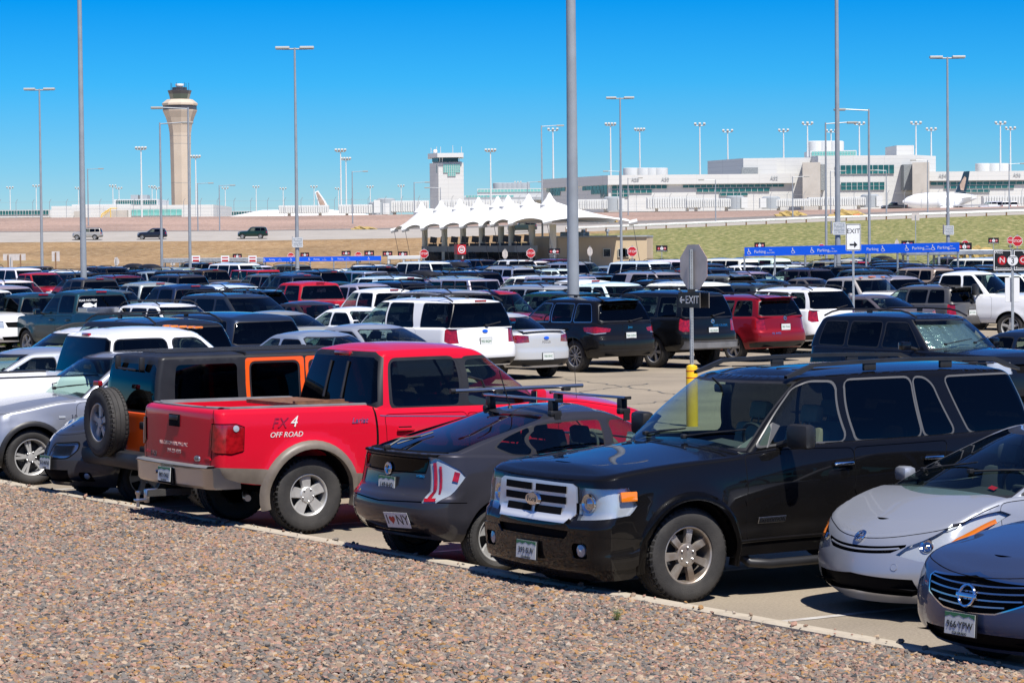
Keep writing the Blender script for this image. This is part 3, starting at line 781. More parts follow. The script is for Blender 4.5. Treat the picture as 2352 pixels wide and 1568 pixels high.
def extras(C, sp, low, up, XC, zroof, lod):
    W, L = sp['W'], sp['L']; g = sp['gh']
    if sp.get('rails'):                              # (a0, a1, inset, height, material, crossbars)
        a0, a1, y, h, m, bars = sp['rails']
        for s in (1, -1):
            b = MB().use(m); n = 12; pts = []
            for i in range(n+1):
                t = i/n; a = a0+(a1-a0)*t; e = min(1, min(t, 1-t)*8); pts.append((XC-a, s*y, float(zroof(a))-.035+(h+.03)*e))
            b.tube(pts, .017, 6 if lod else 8)
            if not lod: b.box((XC-(a0+a1)/2, s*y, float(zroof((a0+a1)/2))+h*.3), (.12, .03, h*.9), bev=.008)
            C.add('roof_rail', b.mesh('roof_rail', True, 40))
        for a in bars:
            z = float(zroof(a))+h+.01; b = MB().use(m); b.box((XC-a, 0, z), (.06, 2*y, .022), bev=.008); C.add('roof_bar', b.mesh('roof_bar'))
    if sp.get('cargo'):
        a0, a1, y0, wid, h = sp['cargo']; b = MB().use('black_plastic'); n = 10; vs = []; z0 = float(zroof((a0+a1)/2))+.09
        for i in range(n+1):
            t = i/n; e = math.sin(min(1, min(t*2.2, (1-t)*3))*math.pi/2)**.6; a = a0+(a1-a0)*t
            for k in range(9):
                u = math.pi*k/8; vs.append((XC-a, y0+wid/2*math.cos(u)*(.55+.45*e), z0+h*e*math.sin(u)**.6))
        b.add(vs, [(i*9+k, i*9+k+1, i*9+10+k, i*9+9+k) for i in range(n) for k in range(8)]+[tuple(i*9 for i in range(n+1))+tuple(i*9+8 for i in range(n, -1, -1))])
        C.add('roof_box', b.mesh('roof_box', True, 50))
        b = MB().use('black_plastic')
        for a in (a0+.35, a1-.45): b.box((XC-a, 0, z0-.03), (.05, W*.62, .03)); b.box((XC-a, W*.3, z0-.07), (.06, .05, .09)); b.box((XC-a, -W*.3, z0-.07), (.06, .05, .09))
        C.add('roof_bar', b.mesh('roof_bar'))
    if sp.get('spoiler'):
        a, z, wid, dep, m = sp['spoiler']; b = MB().use('car_paint' if m == 'paint' else m); n = 12; vs = []
        for i in range(n+1):
            y = -wid/2+wid*i/n; c = .06*(2*y/wid)**2; e = 1-.5*abs(2*y/wid)**6
            vs += [(XC-a+dep+c, y, z+.012-c*.3), (XC-a+c, y, z-.005-c*.3), (XC-a+c-.012, y, z-.02-c*.3), (XC-a+dep*.7+c, y, z-.05*e-c*.3)]
        b.add(vs, [(4*i+k, 4*i+4+k, 4*i+4+(k+1) % 4, 4*i+(k+1) % 4) for i in range(n) for k in range(4)]); C.add('spoiler', b.mesh('spoiler', True, 40), paint=True)
    if sp.get('bed'): truck_bed(C, sp, low, XC, lod)
    if sp.get('stop_lamp'):
        a, z, wid = sp['stop_lamp']; b = MB().use('red_lens'); b.box((XC-a, 0, z), (.04, wid, .045), bev=.012); C.add('brake_light', b.mesh('brake_light'))
    if lod: return
    for (p0, p1, face) in sp.get('wipers', []):
        b = MB().use('black_plastic')
        A, n0 = up.pt(face, p0[0], p0[1], .02); B, n1 = up.pt(face, p1[0], p1[1], .018)
        sg = p0[2] if len(p0) > 2 else 1
        A = Vector((XC-A[0], A[1]*sg, A[2])); B = Vector((XC-B[0], B[1]*(p1[2] if len(p1) > 2 else 1), B[2])); b.tube([A, A.lerp(B, .5)+Vector((0, 0, .006)), B], .009, 5); b.box(tuple(A), (.05, .05, .04), bev=.01)
        d = (B-A)*.55; b.tube([B-d, B+d*.5], .007, 5)
        C.add('wiper', b.mesh('wiper'))
    for f in sp.get('extra', []): f(C, low, up, XC, zroof)

def truck_bed(C, sp, low, XC, lod):
    b0, b1, depth, rail = sp['bed']; W, L = sp['W'], sp['L']
    zt = Cv(sp['zt'])
    b = MB().use(sp.get('railmat', 'grey_plastic'))
    aa = np.linspace(b0, L-.12, 14); outer = [low.pt('q', a, 1.0)[0] for a in aa]
    for s in (1, -1):
        vs = []
        for a, q in zip(aa, outer):
            for (dy, dz) in ((.012, -.04), (.008, .012), (-.02, .022), (-.09, .018), (-.1, -.02)): vs.append((XC-q[0], s*(q[1]+dy), q[2]+dz))
        b.add(vs, [(i*5+k, i*5+5+k, i*5+6+k, i*5+1+k) for i in range(len(aa)-1) for k in range(4)]+[(0, 1, 2, 3, 4), tuple(range(len(vs)-1, len(vs)-6, -1))])
    C.add('bed_rail', b.mesh('bed_rail', True, 40))
    i_ = MB().use('car_paint'); yi = [q[1]-.1 for q in outer]
    zf = float(zt((b0+L)/2))-depth
    for s in (1, -1):
        vs = []
        for q, y in zip(outer, yi): vs += [(XC-q[0], s*y, q[2]-.01), (XC-q[0], s*y, zf)]
        i_.add(vs, [(2*i, 2*i+1, 2*i+3, 2*i+2) for i in range(len(aa)-1)])
    y0 = yi[0]; zt_ = float(zt(L-.05))
    i_.box((XC-(b0+L)/2, 0, zf), (L-b0-.1, 2*y0, .02)); i_.box((XC-b0-.02, 0, (zf+float(zt(b0)))/2), (.05, 2*y0+.1, float(zt(b0))-zf+.02))
    C.add('truck_bed', i_.mesh('truck_bed'), paint=True)
    qr = low.pt('B', .0, 1.0)[0]; qs = [low.pt('B', f, 1.0)[0] for f in np.linspace(.0, .9, 9)]
    t = MB().use(sp.get('railmat', 'grey_plastic'))
    full = [(q[0], -q[1], q[2]) for q in qs[::-1]]+[tuple(q) for q in qs[1:]]
    vs = []
    for q in full:
        for (da, dz) in ((.012, -.03), (.008, .012), (-.03, .018), (-.07, .012), (-.075, -.4)): vs.append((XC-(q[0]+da), q[1], q[2]+dz))
    t.add(vs, [(i*5+k, i*5+5+k, i*5+6+k, i*5+1+k) for i in range(len(full)-1) for k in range(4)])
    C.add('tailgate_cap', t.mesh('tailgate_cap', True, 40))

def place(C, name, loc, rz, col, metal, label, cat, group=None, pitch=0.0, hide=()):
    root = empty(name, loc, rz)
    if pitch: root.rotation_euler = (0, pitch, rz)
    tag(root, label, cat, group); objs = []
    for (nm, me, par, M, paint, lab) in C.parts:
        o = bpy.data.objects.new(nm, me); COL.objects.link(o); o.parent = root if par < 0 else objs[par]
        if M is not None: o.matrix_local = M
        o.color = (*col, metal)
        if lab: o['label'] = lab
        objs.append(o)
    return root
def seat_car(C, px, py, rz, a, y, z=0.0):
    """location of the car so that its local point (a behind nose, y left, height z) is seen at pixel (px,py)"""
    g = on_z(px, py, z); l = Matrix.Rotation(rz, 4, 'Z') @ Vector((C.L/2-a, y, 0)); return (g.x-l.x, g.y-l.y, 0.0)
# ------------------------------------------------------------------ vehicle measurements
def mk(L, W, H, wr, fa, wb, zn, zh, zbelt, wsb, wst, rtr, rbr, clr=.22, zr=None, win=2, tint='glass_tint', front='glass_side', **k):
    """measurements of a generic car; a = metres behind the nose"""
    zr = zr or zbelt+.03; ra = fa+wb; sedan = rbr < L-.3; bed = k.get('bed'); sg = k.get('silln', .0)
    d = dict(L=L, W=W, H=H, wr=wr, fa=fa, wb=wb)
    d['zb'] = [(0, clr+.02), (.5, clr), (fa+.5, clr+.03), (ra-.5, clr+.03), (L-.4, clr+.08), (L, clr+.12)]
    d['zt'] = [(0, zn), (.25, zn+.05), (wsb*.6, zn+(zh-zn)*.75), (wsb+.1, zh), (wsb+.7, zbelt), ((wsb+rbr)/2+.4, (zbelt+zr)/2), (min(rbr, L-.1), zr), (L, zr)]
    if bed: d['zt'] = [(0, zn), (.25, zn+.06), (wsb*.6, zn+(zh-zn)*.8), (wsb+.1, zh), (wsb+.7, zbelt), (rbr-.1, zbelt+.02), (rbr+.12, zr), (L, zr)]
    d['hood'] = [(0, zn+.02), (.25, zn+.08), (wsb*.6, zn+(zh-zn)*.85+.05), (wsb+.4, zh+.06)]
    d['cowl'] = wsb+.28
    d['nose'] = [(0, .10), (.25, .0), (.5, .0), (.8, .06), (1, .16)] if zn < .9 else [(0, .07), (.2, .0), (.55, .01), (.85, .05), (1, .10)]
    d['tail'] = [(0, .12), (.22, .0), (.5, .01), (.56, .06), (1, .10)] if not bed else [(0, .04), (1, .03)]
    d['ins'] = [(0, .09), (.12, .03), (.35, .0), (.6, .0), (.85, .025), (1, .05)]
    d['rf'] = .36 if zn < .9 else .26; d['bf'] = .22 if zn < .9 else .12; d['rr'] = .26 if not bed else .1; d['bb'] = .08 if not bed else .03
    d['fil'] = .06; d['flare'] = .018; d['arch'] = .055; d['wheel'] = 'five'; d['rim'] = wr*.66
    zw0 = zbelt+.015; zw1 = H-.16; A0 = wsb+.46; A1 = wst+.20
    hatch_run = rbr-rtr
    C0 = rbr-.36 if not bed else rbr-.16; C1 = rtr-.24 if not bed else rtr-.10
    if sedan and not bed: C0 = rbr-.42; C1 = rtr-.16
    n = win; side_ = []
    bx = [A0+(C0-A0)*f for f in ({1: [1.0], 2: [.5, 1.0], 3: [.38, .72, 1.0]}[n])]
    p0, p1 = A0, A1
    for i, b in enumerate(bx):
        q0 = b-.05 if i < n-1 else C0; q1 = b-.05 if i < n-1 else C1
        zz = zw0+(zr-zbelt)*i/n
        side_.append(([(p0, zz), (q0, zz+.01), (q1, zw1), (max(p1, p0) if i else p1, zw1)], front if i == 0 else tint)); p0 = p1 = b+.05
    d['gh'] = dict(front=[(0, wsb), (.5, wsb+(wst-wsb)*.47), (1, wst)], rear=[(0, min(rbr, L-.12)), (.5, rtr+(rbr-rtr)*.58), (1, rtr)],
                   edge=[(0, H-.1), (wst, H-.075), ((wst+rtr)/2, H-.055), (rtr, H-.085), (L, H-.10)],
                   roof=[(wst-.1, H-.05), (wst+.3, H-.02), ((wst+rtr)/2, H), (rtr-.2, H-.025), (rtr+.1, H-.05)],
                   inset=.17, side=side_, rw=(.12, .84, .9, .86), ws=(.12, .9))
    if sedan and not bed:
        d['deck'] = (rbr-.35, [(rbr-.5, zr+.05), (L-.3, zr+.05), (L, zr+.01)]); d['tail'] = [(0, .10), (.25, .0), (.5, .0), (.55, .05), (.9, .05), (1, .08)]
        d['gh']['bb'] = .14; d['gh']['rr'] = .2; d['gh']['rw'] = (.14, .9, .84, .8); d['zb'][-1] = (L, clr+.06); d['gh']['rwglass'] = 'glass_side'
    if bed: d['gh']['rr'] = .1; d['gh']['bb'] = .03; d['gh']['rw'] = (.16, .86, .88, .84)
    zl = zn-.10
    regs = []
    mid = [A0-.02]+bx[:-1]+[min(C0+.05, ra-.15)] if not bed else [A0-.02]+bx[:-1]+[rbr-.1]
    if not k.get('nodoor'):
        for i in range(min(n, 2)):
            e0 = mid[i]-.28 if i == 0 else mid[i]; e1 = mid[i+1] if i == 0 and n > 1 else (mid[2] if n > 2 else mid[-1])
            if n == 1: e1 = mid[-1]
            zt_ = Cv(d['zt']); regs.append(('door%d' % i, [('s', x, z) for x, z in rpoly([(e0, clr+.17), (e1-(.0 if i == 0 else .12), clr+.17), (e1, clr+.5), (e1, float(zt_(e1))-.04), (e0, float(zt_(e0))-.05)], .08)], dict(gap=.006)))
            d.setdefault('handles', []).append(('door%d' % i, e1-.18 if i == 0 else e1-.17, zbelt-.14))
    hl = k.get('hl', 'slant')
    if zn < .9: regs.append(('headlight', [('Z', .52, zl-.05), ('Z', .74, zl-.11), ('Z', .92, zl-.05), ('s', .84, zl+.09), ('s', .70, zl+.10), ('Z', .72, zl+.04)], dict(off=-.02, mat='lamp_bowl', cover=True)))
    else: regs.append(('headlight', [('f', W*.30, zl-.13), ('f', W*.42, zl-.13), ('s', .34, zl-.10), ('s', .40, zl+.07), ('f', W*.40, zl+.07), ('f', W*.30, zl+.06)], dict(off=-.02, mat='lamp_bowl', cover=True)))
    regs.append(('grille', [('f', 0, zl-.12), ('f', W*.25, zl-.11), ('f', W*.28, zl+.03), ('f', 0, zl+.05)], dict(off=-.03)))
    regs.append(('valance', [('f', 0, clr+.06), ('f', W*.30, clr+.07), ('f', W*.33, clr+.17), ('f', 0, clr+.19)], dict(off=-.03, mat='gap_black')))
    if sedan and not bed: regs.append(('taillight', [('r', W*.26, zr-.22), ('r', W*.42, zr-.24), ('s', L-.42, zr-.16), ('s', L-.40, zr-.09), ('r', W*.40, zr-.05), ('r', W*.27, zr-.08)], dict(off=-.006, cover=True)))
    elif bed: regs.append(('taillight', [('r', W*.40, zr-.42), ('s', L-.17, zr-.42), ('s', L-.17, zr-.1), ('r', W*.40, zr-.1)], dict(off=-.004)))
    else: regs.append(('taillight', [('r', W*.33, zr-.34), ('r', W*.43, zr-.35), ('s', L-.30, zr-.30), ('s', L-.32, zr-.06), ('r', W*.43, zr-.03), ('r', W*.34, zr-.05)], dict(off=-.006)))
    if not bed: regs.append(('bumper', [('r', 0, clr+.12), ('r', W*.42, clr+.12), ('s', L-.5, clr+.12), ('s', L-.5, clr+.22), ('r', W*.42, clr+.26), ('r', 0, clr+.26)], dict(off=.004)))
    d['regs'] = regs; d['mirror'] = (wsb+.55, zbelt+.02, .2, .15, 'paint')
    d['seats'] = 'seat_grey'; d['wipers'] = [((.15, zh+.1), (.62, zh+.16), 'f'), ((.5, zh+.09, -1), (.02, zh+.15, -1), 'f')]
    for key, val in k.items():
        if key == 'gh': d['gh'].update(val)
        elif key == 'addregs': d['regs'] = [r for r in d['regs'] if r[0] not in k.get('drop', ())]+val
        else: d[key] = val
    return d

S = {}
# full-size black SUV with chrome bar grille
S['exped'] = mk(5.25, 2.0, 1.93, .405, .98, 3.02, 1.07, 1.22, 1.28, 1.38, 2.16, 4.92, 5.12, .30, win=2, front='glass_side',
    zb=[(0, .22), (.4, .24), (.55, .34), (1.6, .36), (3.5, .36), (4.8, .42), (5.25, .45)],
    hood=[(0, 1.09), (.2, 1.15), (.8, 1.22), (1.8, 1.33)], nose=[(0, .10), (.12, .02), (.3, .0), (.56, .0), (.62, .05), (.95, .07), (1, .10)],
    ins=[(0, .06), (.1, .035), (.2, .02), (.3, .028), (.33, .012), (.6, .0), (.8, .012), (1, .05)], rf=.17, bf=.06, rr=.14, bb=.05, fil=.05, flare=.028, arch=.07, wheel='exped', rim=.245, tw=.275, wm='alloy_worn', spin=.25,
    seats='seat_tan', dash='seat_grey', mirror=(2.0, 1.30, .26, .21, 'black_plastic'), rails=(2.35, 4.95, .66, .07, 'black_plastic', ()), tread=1,
    gh=dict(inset=.15, wr=.07, wgap=.017, ws=(.10, .9), side=[([(1.74, 1.29), (2.72, 1.29), (2.69, 1.80), (2.40, 1.81), (2.25, 1.76)], 'glass_side'), ([(2.84, 1.29), (3.60, 1.29), (3.57, 1.81), (2.81, 1.81)], 'glass_tint'), ([(3.64, 1.29), (4.0, 1.30), (3.82, 1.74), (3.74, 1.80), (3.61, 1.81)], 'glass_tint'), ([(4.18, 1.30), (4.95, 1.31), (4.84, 1.80), (3.98, 1.80)], 'glass_tint')]),
    handmat='chrome', handles=[('door0', 2.62, 1.10), ('door1', 3.66, 1.10)],
    mats=dict(strim='trim_grey'))
E_ = S['exped']
E_['regs'] = [r for r in E_['regs'] if r[0] in ('taillight',)]+[
    ('door0', [('s', x, z) for x, z in rpoly([(1.58, .46), (2.76, .46), (2.76, 1.23), (1.58, 1.22)], .06)], dict(gap=.007)),
    ('door1', [('s', x, z) for x, z in rpoly([(2.77, .46), (3.55, .46), (3.72, .9), (3.86, 1.24), (2.77, 1.23)], .06)], dict(gap=.007)),
    ('chrome', [('f', x, z) for x, z in ((0, .72), (.50, .72), (.60, .80), (.58, 1.02), (.52, 1.045), (0, 1.05))], dict(off=.018, mat='chrome_bar')),
    ('headlight', [('f', .62, .75), ('f', .86, .765), ('s', .36, .78), ('s', .44, .86), ('s', .37, 1.01), ('f', .80, 1.02), ('f', .60, 1.02)], dict(off=-.035, mat='lamp_bowl', cover=True)),
    ('bumper', [('f', 0, .34), ('f', .84, .34), ('s', .42, .34), ('s', .50, .40), ('s', .48, .60), ('f', .88, .63), ('f', .55, .63), ('f', .48, .57), ('f', 0, .57)], dict(off=.012, mat='car_paint', name='front_bumper')),
    ('grille', [('f', 0, .585), ('f', .50, .585), ('f', .54, .655), ('f', 0, .665)], dict(off=-.03)),
    ('black', [('f', x, z) for x, z in rpoly([(.60, .43), (.78, .43), (.78, .56), (.60, .56)], .03)], dict(off=-.03, name='fog_lamp_recess'))]
# red crew cab pickup
S['f150'] = mk(5.58, 2.0, 1.975, .40, .92, 3.53, 1.02, 1.20, 1.26, 1.22, 2.0, 3.50, 3.66, .46, zr=1.325, bed=(3.72, 5.5, .52, .1), win=2, front='glass_side', a_front=-.3, nose=[(0, -.20), (.3, -.28), (.6, -.27), (.88, -.20), (1, -.14)], hood=[(-.25, 1.13), (0, 1.23), (.7, 1.36), (1.3, 1.42), (1.7, 1.43)], zt=[(-.25, 1.07), (0, 1.14), (.6, 1.26), (1.2, 1.33), (1.55, 1.31), (1.9, 1.285), (3.5, 1.285), (3.56, 1.285), (3.74, 1.33), (5.58, 1.33)],
    zb=[(0, .40), (.4, .42), (1.4, .47), (3.7, .47), (4.8, .50), (5.58, .60)], rr=.10, bb=.05, fil=.06,
    ins=[(0, .045), (.12, .015), (.45, 0), (.75, .006), (.93, .03), (1, .05)], flare=.05, arch=.105, wheel='f150', rim=.222, tw=.265, spin=.1, wm='alloy',
    tail=[(0, .06), (.2, .02), (1, .03)], handles=[('door0', 2.28, 1.06), ('door1', 3.30, 1.06)], handmat='car_paint',
    mirror=(1.66, 1.29, .17, .2, 'paint'), seats='seat_tan', rearseat=1, railmat='grey_plastic',
    gh=dict(inset=.17, wr=.07, wgap=.035, rw=(.10, .88, .93, .90), rwgap=.06, edge=[(0, 1.86), (1.9, 1.885), (2.6, 1.915), (3.5, 1.90), (5.6, 1.90)], roof=[(1.9, 1.92), (2.3, 1.95), (2.9, 1.972), (3.6, 1.95)],
            pre=[('black_pillar', [('s', 2.40, 1.265), ('s', 2.60, 1.265), ('s', 2.58, 1.80), ('s', 2.38, 1.80)], dict(off=.002, mat='black_plastic', name='door_pillar'))],
            side=[([(1.56, 1.30), (2.44, 1.30), (2.42, 1.785), (2.10, 1.795), (1.99, 1.75)], 'glass_side'), ([(2.56, 1.30), (3.40, 1.30), (3.36, 1.785), (2.54, 1.795)], 'glass_tint')]))
F_ = S['f150']
F_['regs'] = [
    ('door0', [('s', x, z) for x, z in rpoly([(1.34, .56), (2.50, .56), (2.50, 1.21), (1.34, 1.18)], .05)], dict(gap=.007)),
    ('door1', [('s', x, z) for x, z in rpoly([(2.515, .56), (3.42, .56), (3.52, .9), (3.54, 1.22), (2.515, 1.22)], .06)], dict(gap=.007)),
    ('cladding', [('s', 3.72, .49), ('s', 5.56, .56), ('s', 5.56, .70), ('s', 5.0, .70), ('s', 3.72, .60)], dict(off=.004, mat='arch_tan', center=False, name='lower_trim')),
    ('black', [('s', 3.64, .52), ('s', 3.67, .52), ('s', 3.67, 1.30), ('s', 3.64, 1.30)], dict(off=-.02, name='bed_gap')),
    ('taillight', [('r', .78, .93), ('r', .86, .88), ('s', 5.36, .87), ('s', 5.23, .90), ('s', 5.22, 1.14), ('s', 5.30, 1.17), ('r', .80, 1.17)], dict(off=.012, gap=.012)),
    ('headlight', [('f', .58, .74), ('f', .86, .74), ('s', .40, .78), ('s', .36, .93), ('f', .60, .95)], dict(off=-.02, mat='lamp_bowl', cover=True)),
    ('grille', [('f', 0, .72), ('f', .55, .74), ('f', .56, .93), ('f', 0, .95)], dict(off=-.03, mat='chrome')),
    ('gap', [('r', .76, .66), ('r', .772, .66), ('r', .772, 1.32), ('r', .76, 1.32)], dict())]
# dark grey wedge hatchback, tail to the kerb
S['wedge3'] = mk(4.46, 1.75, 1.49, .32, .94, 2.70, .66, .93, .97, 1.06, 2.02, 3.02, 4.32, .20, zr=1.10, win=2, front='glass_side',
    zb=[(0, .18), (.5, .19), (1.3, .22), (3.3, .24), (4.1, .30), (4.46, .34)],
    zt=[(0, .60), (.25, .70), (.7, .83), (1.15, .95), (2.0, .99), (3.2, 1.05), (4.0, 1.11), (4.46, 1.12)],
    tail=[(0, .18), (.16, .03), (.3, .0), (.46, .02), (.55, .10), (.9, .13), (1, .12)], ins=[(0, .10), (.1, .04), (.3, .0), (.55, .0), (.8, .03), (1, .07)], rr=.30, bb=.06, fil=.035, wheel='swirl', rim=.222, tw=.21, arch=.05, flare=.02, spin=.2,
    gh=dict(inset=.16, bb=.10, rr=.16, wr=.05, wgap=.014, rear=[(0, 4.33), (.5, 3.86), (1, 3.02)], rw=(.12, .97, .86, .84), rwglass='glass_tint', edge=[(0, 1.38), (2.0, 1.42), (2.6, 1.44), (3.2, 1.41), (4.46, 1.32)], roof=[(1.9, 1.45), (2.4, 1.49), (3.1, 1.46)],
            side=[([(1.46, 1.0), (2.30, 1.02), (2.28, 1.35), (1.98, 1.34)], 'glass_side'), ([(2.40, 1.03), (3.18, 1.06), (3.14, 1.33), (2.38, 1.355)], 'glass_side'), ([(3.23, 1.065), (3.44, 1.08), (3.62, 1.155), (3.19, 1.325)], 'glass_side')]),
    handles=[('door0', 2.2, .88), ('door1', 3.12, .92)], seats='seat_dark', rearseat=1)
P3 = S['wedge3']
P3['regs'] = [r for r in P3['regs'] if r[0] in ('headlight', 'grille', 'valance')]+[
    ('door0', [('s', x, z) for x, z in rpoly([(1.22, .33), (2.33, .33), (2.34, .98), (1.22, .91)], .07)], dict(gap=.006)),
    ('door1', [('s', x, z) for x, z in rpoly([(2.345, .33), (2.95, .33), (3.12, .62), (3.24, 1.02), (2.355, .985)], .07)], dict(gap=.006)),
    ('valance2', [('r', 0, .36), ('r', .55, .37), ('r', .60, .40), ('r', .58, .52), ('r', 0, .52)], dict(off=-.004, mat='car_paint', name='bumper_panel')),
    ('gap', [('r', 0, .635), ('r', .70, .66), ('s', 4.0, .66), ('s', 4.0, .668), ('r', .70, .672), ('r', 0, .648)], dict()),
    ('tailpanel', [('r', 0, .93), ('r', .55, .94), ('r', .58, 1.055), ('r', 0, 1.06)], dict(off=-.004, mat='glass_tint', name='tail_window', gap=.012)),
    ('taillight', [('Y', .64, .655), ('Y', .79, .662), ('Y', .88, .77), ('Y', .98, .905), ('Y', .93, .965), ('Y', .73, 1.075), ('Y', .64, 1.085)], dict(off=-.012, mat='white_lens', cover=True))]
# silver wedge car, nose to the kerb
S['wedge2'] = mk(4.45, 1.73, 1.49, .31, .92, 2.70, .72, .98, .98, .72, 1.95, 3.0, 4.28, .19, zr=1.08, win=2, front='glass_side', tint='glass_side',
    zt=[(0, .63), (.2, .70), (.5, .82), (.78, .92), (1.0, .965), (1.8, .99), (4.0, 1.08), (4.45, 1.08)], hood=[(0, .65), (.2, .73), (.5, .845), (.78, .94), (1.3, 1.04)],
    nose=[(0, .12), (.2, .03), (.45, .0), (.65, .02), (.85, .06), (1, .11)], rf=.34, bf=.12, fil=.03, wheel='swirl', ins=[(0, .10), (.1, .04), (.3, .0), (.6, .0), (.85, .03), (1, .07)],
    zb=[(0, .13), (.5, .15), (1.4, .2), (3.3, .22), (4.45, .3)], mirror=(1.42, .98, .18, .13, 'paint'),
    gh=dict(inset=.17, bb=.1, bf=.22, rf=.16, ws=(.08, .95), wsw=(.84, .80), rear=[(0, 4.3), (.5, 3.8), (1, 3.0)]), seats='seat_grey', dash='seat_dark')
P2 = S['wedge2']
P2['regs'] = [r for r in P2['regs'] if r[0].startswith('door')]+[
    ('grille', [('f', 0, .555), ('f', .36, .575), ('f', .47, .628), ('f', .47, .645), ('f', 0, .61)], dict(off=-.025)),
    ('valance', [('f', 0, .235), ('f', .52, .215), ('f', .60, .25), ('f', .57, .375), ('f', 0, .395)], dict(off=-.04, mat='gap_black')),
    ('headlight', [('Z', .43, .565), ('Z', .62, .53), ('Z', .82, .55), ('Z', .98, .65), ('s', .98, .84), ('s', .88, .875), ('Z', .86, .80), ('Z', .66, .70), ('Z', .52, .635)], dict(off=-.03, mat='lamp_bowl', cover=True))]
# blue-grey sedan, nose to the kerb, slatted chrome grille
S['altima'] = mk(4.84, 1.8, 1.47, .32, .95, 2.775, .74, .97, .98, 1.22, 2.05, 3.45, 4.12, .2, win=2, fil=.05,
    zt=[(0, .71), (.2, .775), (.7, .88), (1.3, .97), (2, .99), (4.0, 1.05), (4.84, 1.03)], hood=[(0, .74), (.2, .81), (.7, .92), (1.7, 1.04)],
    nose=[(0, .10), (.18, .02), (.4, .0), (.7, .015), (.9, .05), (1, .09)], rf=.32, bf=.11, rim=.21)
A_ = S['altima']
A_['regs'] = [r for r in A_['regs'] if r[0][:4] in ('door', 'tail')]+[
    ('grille', [('f', 0, .505), ('f', .26, .52), ('f', .48, .60), ('f', .52, .70), ('f', .48, .725), ('f', 0, .745)], dict(off=-.03, gap=.014, gapkey='chrome')),
    ('valance', [('f', 0, .24), ('f', .52, .24), ('f', .55, .35), ('f', 0, .36)], dict(off=-.03, mat='gap_black')),
    ('headlight', [('Z', .60, .61), ('Z', .74, .60), ('Z', .9, .64), ('s', .86, .79), ('s', .76, .81), ('Z', .84, .77), ('Z', .62, .715)], dict(off=-.03, mat='lamp_bowl', cover=True))]
# boxy off-roader with black hard top and orange body
S['wrangler'] = mk(4.42, 1.80, 1.84, .40, .72, 2.95, 1.02, 1.10, 1.14, 1.30, 1.58, 4.30, 4.38, .48, win=3, front='glass_tint', nodoor=1,
    nose=[(0, .05), (1, .02)], tail=[(0, .02), (1, .01)], ins=[(0, .04), (.1, .01), (.5, 0), (1, .01)], rf=.12, bf=.03, rr=.06, bb=.01, fil=.02, flare=.0, arch=.10, tw=.26, rim=.22, spin=.3,
    hw=[(0, .62), (.6, .66), (1.2, .74), (1.5, .76), (4.42, .76)], track=.10, roofmat='black_plastic', zt=[(0, 1.04), (1.3, 1.12), (1.7, 1.14), (4.42, 1.14)],
    gh=dict(inset=.07, rr=.06, bb=.012, rf=.06, bf=.05, fil=.045, wr=.06, wgap=.025, rw=(.08, .86, .90, .88), rear=[(0, 4.40), (.5, 4.37), (1, 4.30)], front=[(0, 1.30), (1, 1.60)],
            edge=[(0, 1.79), (4.42, 1.79)], roof=[(1.4, 1.81), (2.5, 1.825), (4.4, 1.81)], rwglass='glass_tint',
            side=[([(1.72, 1.18), (2.36, 1.18), (2.36, 1.68), (1.84, 1.68)], 'glass_tint'), ([(2.52, 1.18), (3.14, 1.18), (3.14, 1.68), (2.52, 1.68)], 'glass_tint'), ([(3.32, 1.17), (4.14, 1.17), (4.10, 1.69), (3.32, 1.69)], 'glass_tint')],
            pre=[('panel0', [('s', x, z) for x, z in rpoly([(1.60, 1.115), (2.42, 1.115), (2.42, 1.745), (1.74, 1.745)], .04)], dict(off=.004, name='door_frame')),
                 ('panel1', [('s', x, z) for x, z in rpoly([(2.44, 1.115), (3.21, 1.115), (3.21, 1.745), (2.44, 1.745)], .04)], dict(off=.004, name='door_frame'))]),
    stop_lamp=None, mirror=(1.6, 1.2, .16, .18, 'black_plastic'), rearseat=1)
S['wrangler']['regs'] = [('door0', [('s', x, z) for x, z in rpoly([(1.55, .56), (2.42, .56), (2.42, 1.12), (1.55, 1.12)], .05)], dict(gap=.007)),
    ('door1', [('s', x, z) for x, z in rpoly([(2.44, .56), (3.08, .56), (3.21, .85), (3.21, 1.12), (2.44, 1.12)], .05)], dict(gap=.007)),
    ('gap', [('r', .60, .62), ('r', .612, .62), ('r', .612, 1.12), ('r', .60, 1.12)], {}),
    ('headlight', [('f', .42+.09*math.cos(t), .88+.09*math.sin(t)) for t in np.linspace(0, 6.28, 13)[:-1]], dict(off=-.02, mat='lamp_bowl'))]
# dark grey hatch with twin-port grille (nose to the kerb)
S['vibe'] = mk(4.37, 1.76, 1.5, .31, .90, 2.6, .80, 1.0, 1.0, 1.15, 1.95, 3.85, 4.28, .2, win=3, rf=.38, bf=.2)
V_ = S['vibe']
V_['regs'] = [r for r in V_['regs'] if r[0][:4] in ('door', 'tail')]+[
    ('grille', [('f', x, z) for x, z in rpoly([(.05, .56), (.36, .58), (.44, .68), (.42, .76), (.07, .73)], .05)], dict(off=-.02, mat='chrome_dull', gap=.02, gapkey='black')),
    ('valance', [('f', 0, .26), ('f', .34, .26), ('f', .36, .42), ('f', 0, .42)], dict(off=-.03, mat='gap_black')),
    ('fog', [('f', x, z) for x, z in rpoly([(.48, .28), (.62, .28), (.62, .40), (.48, .40)], .03)], dict(off=-.02, mat='gap_black')),
    ('headlight', [('f', .50, .60), ('f', .70, .60), ('s', .46, .66), ('s', .66, .80), ('f', .66, .74), ('f', .52, .66)], dict(off=-.02, mat='lamp_bowl', cover=True))]
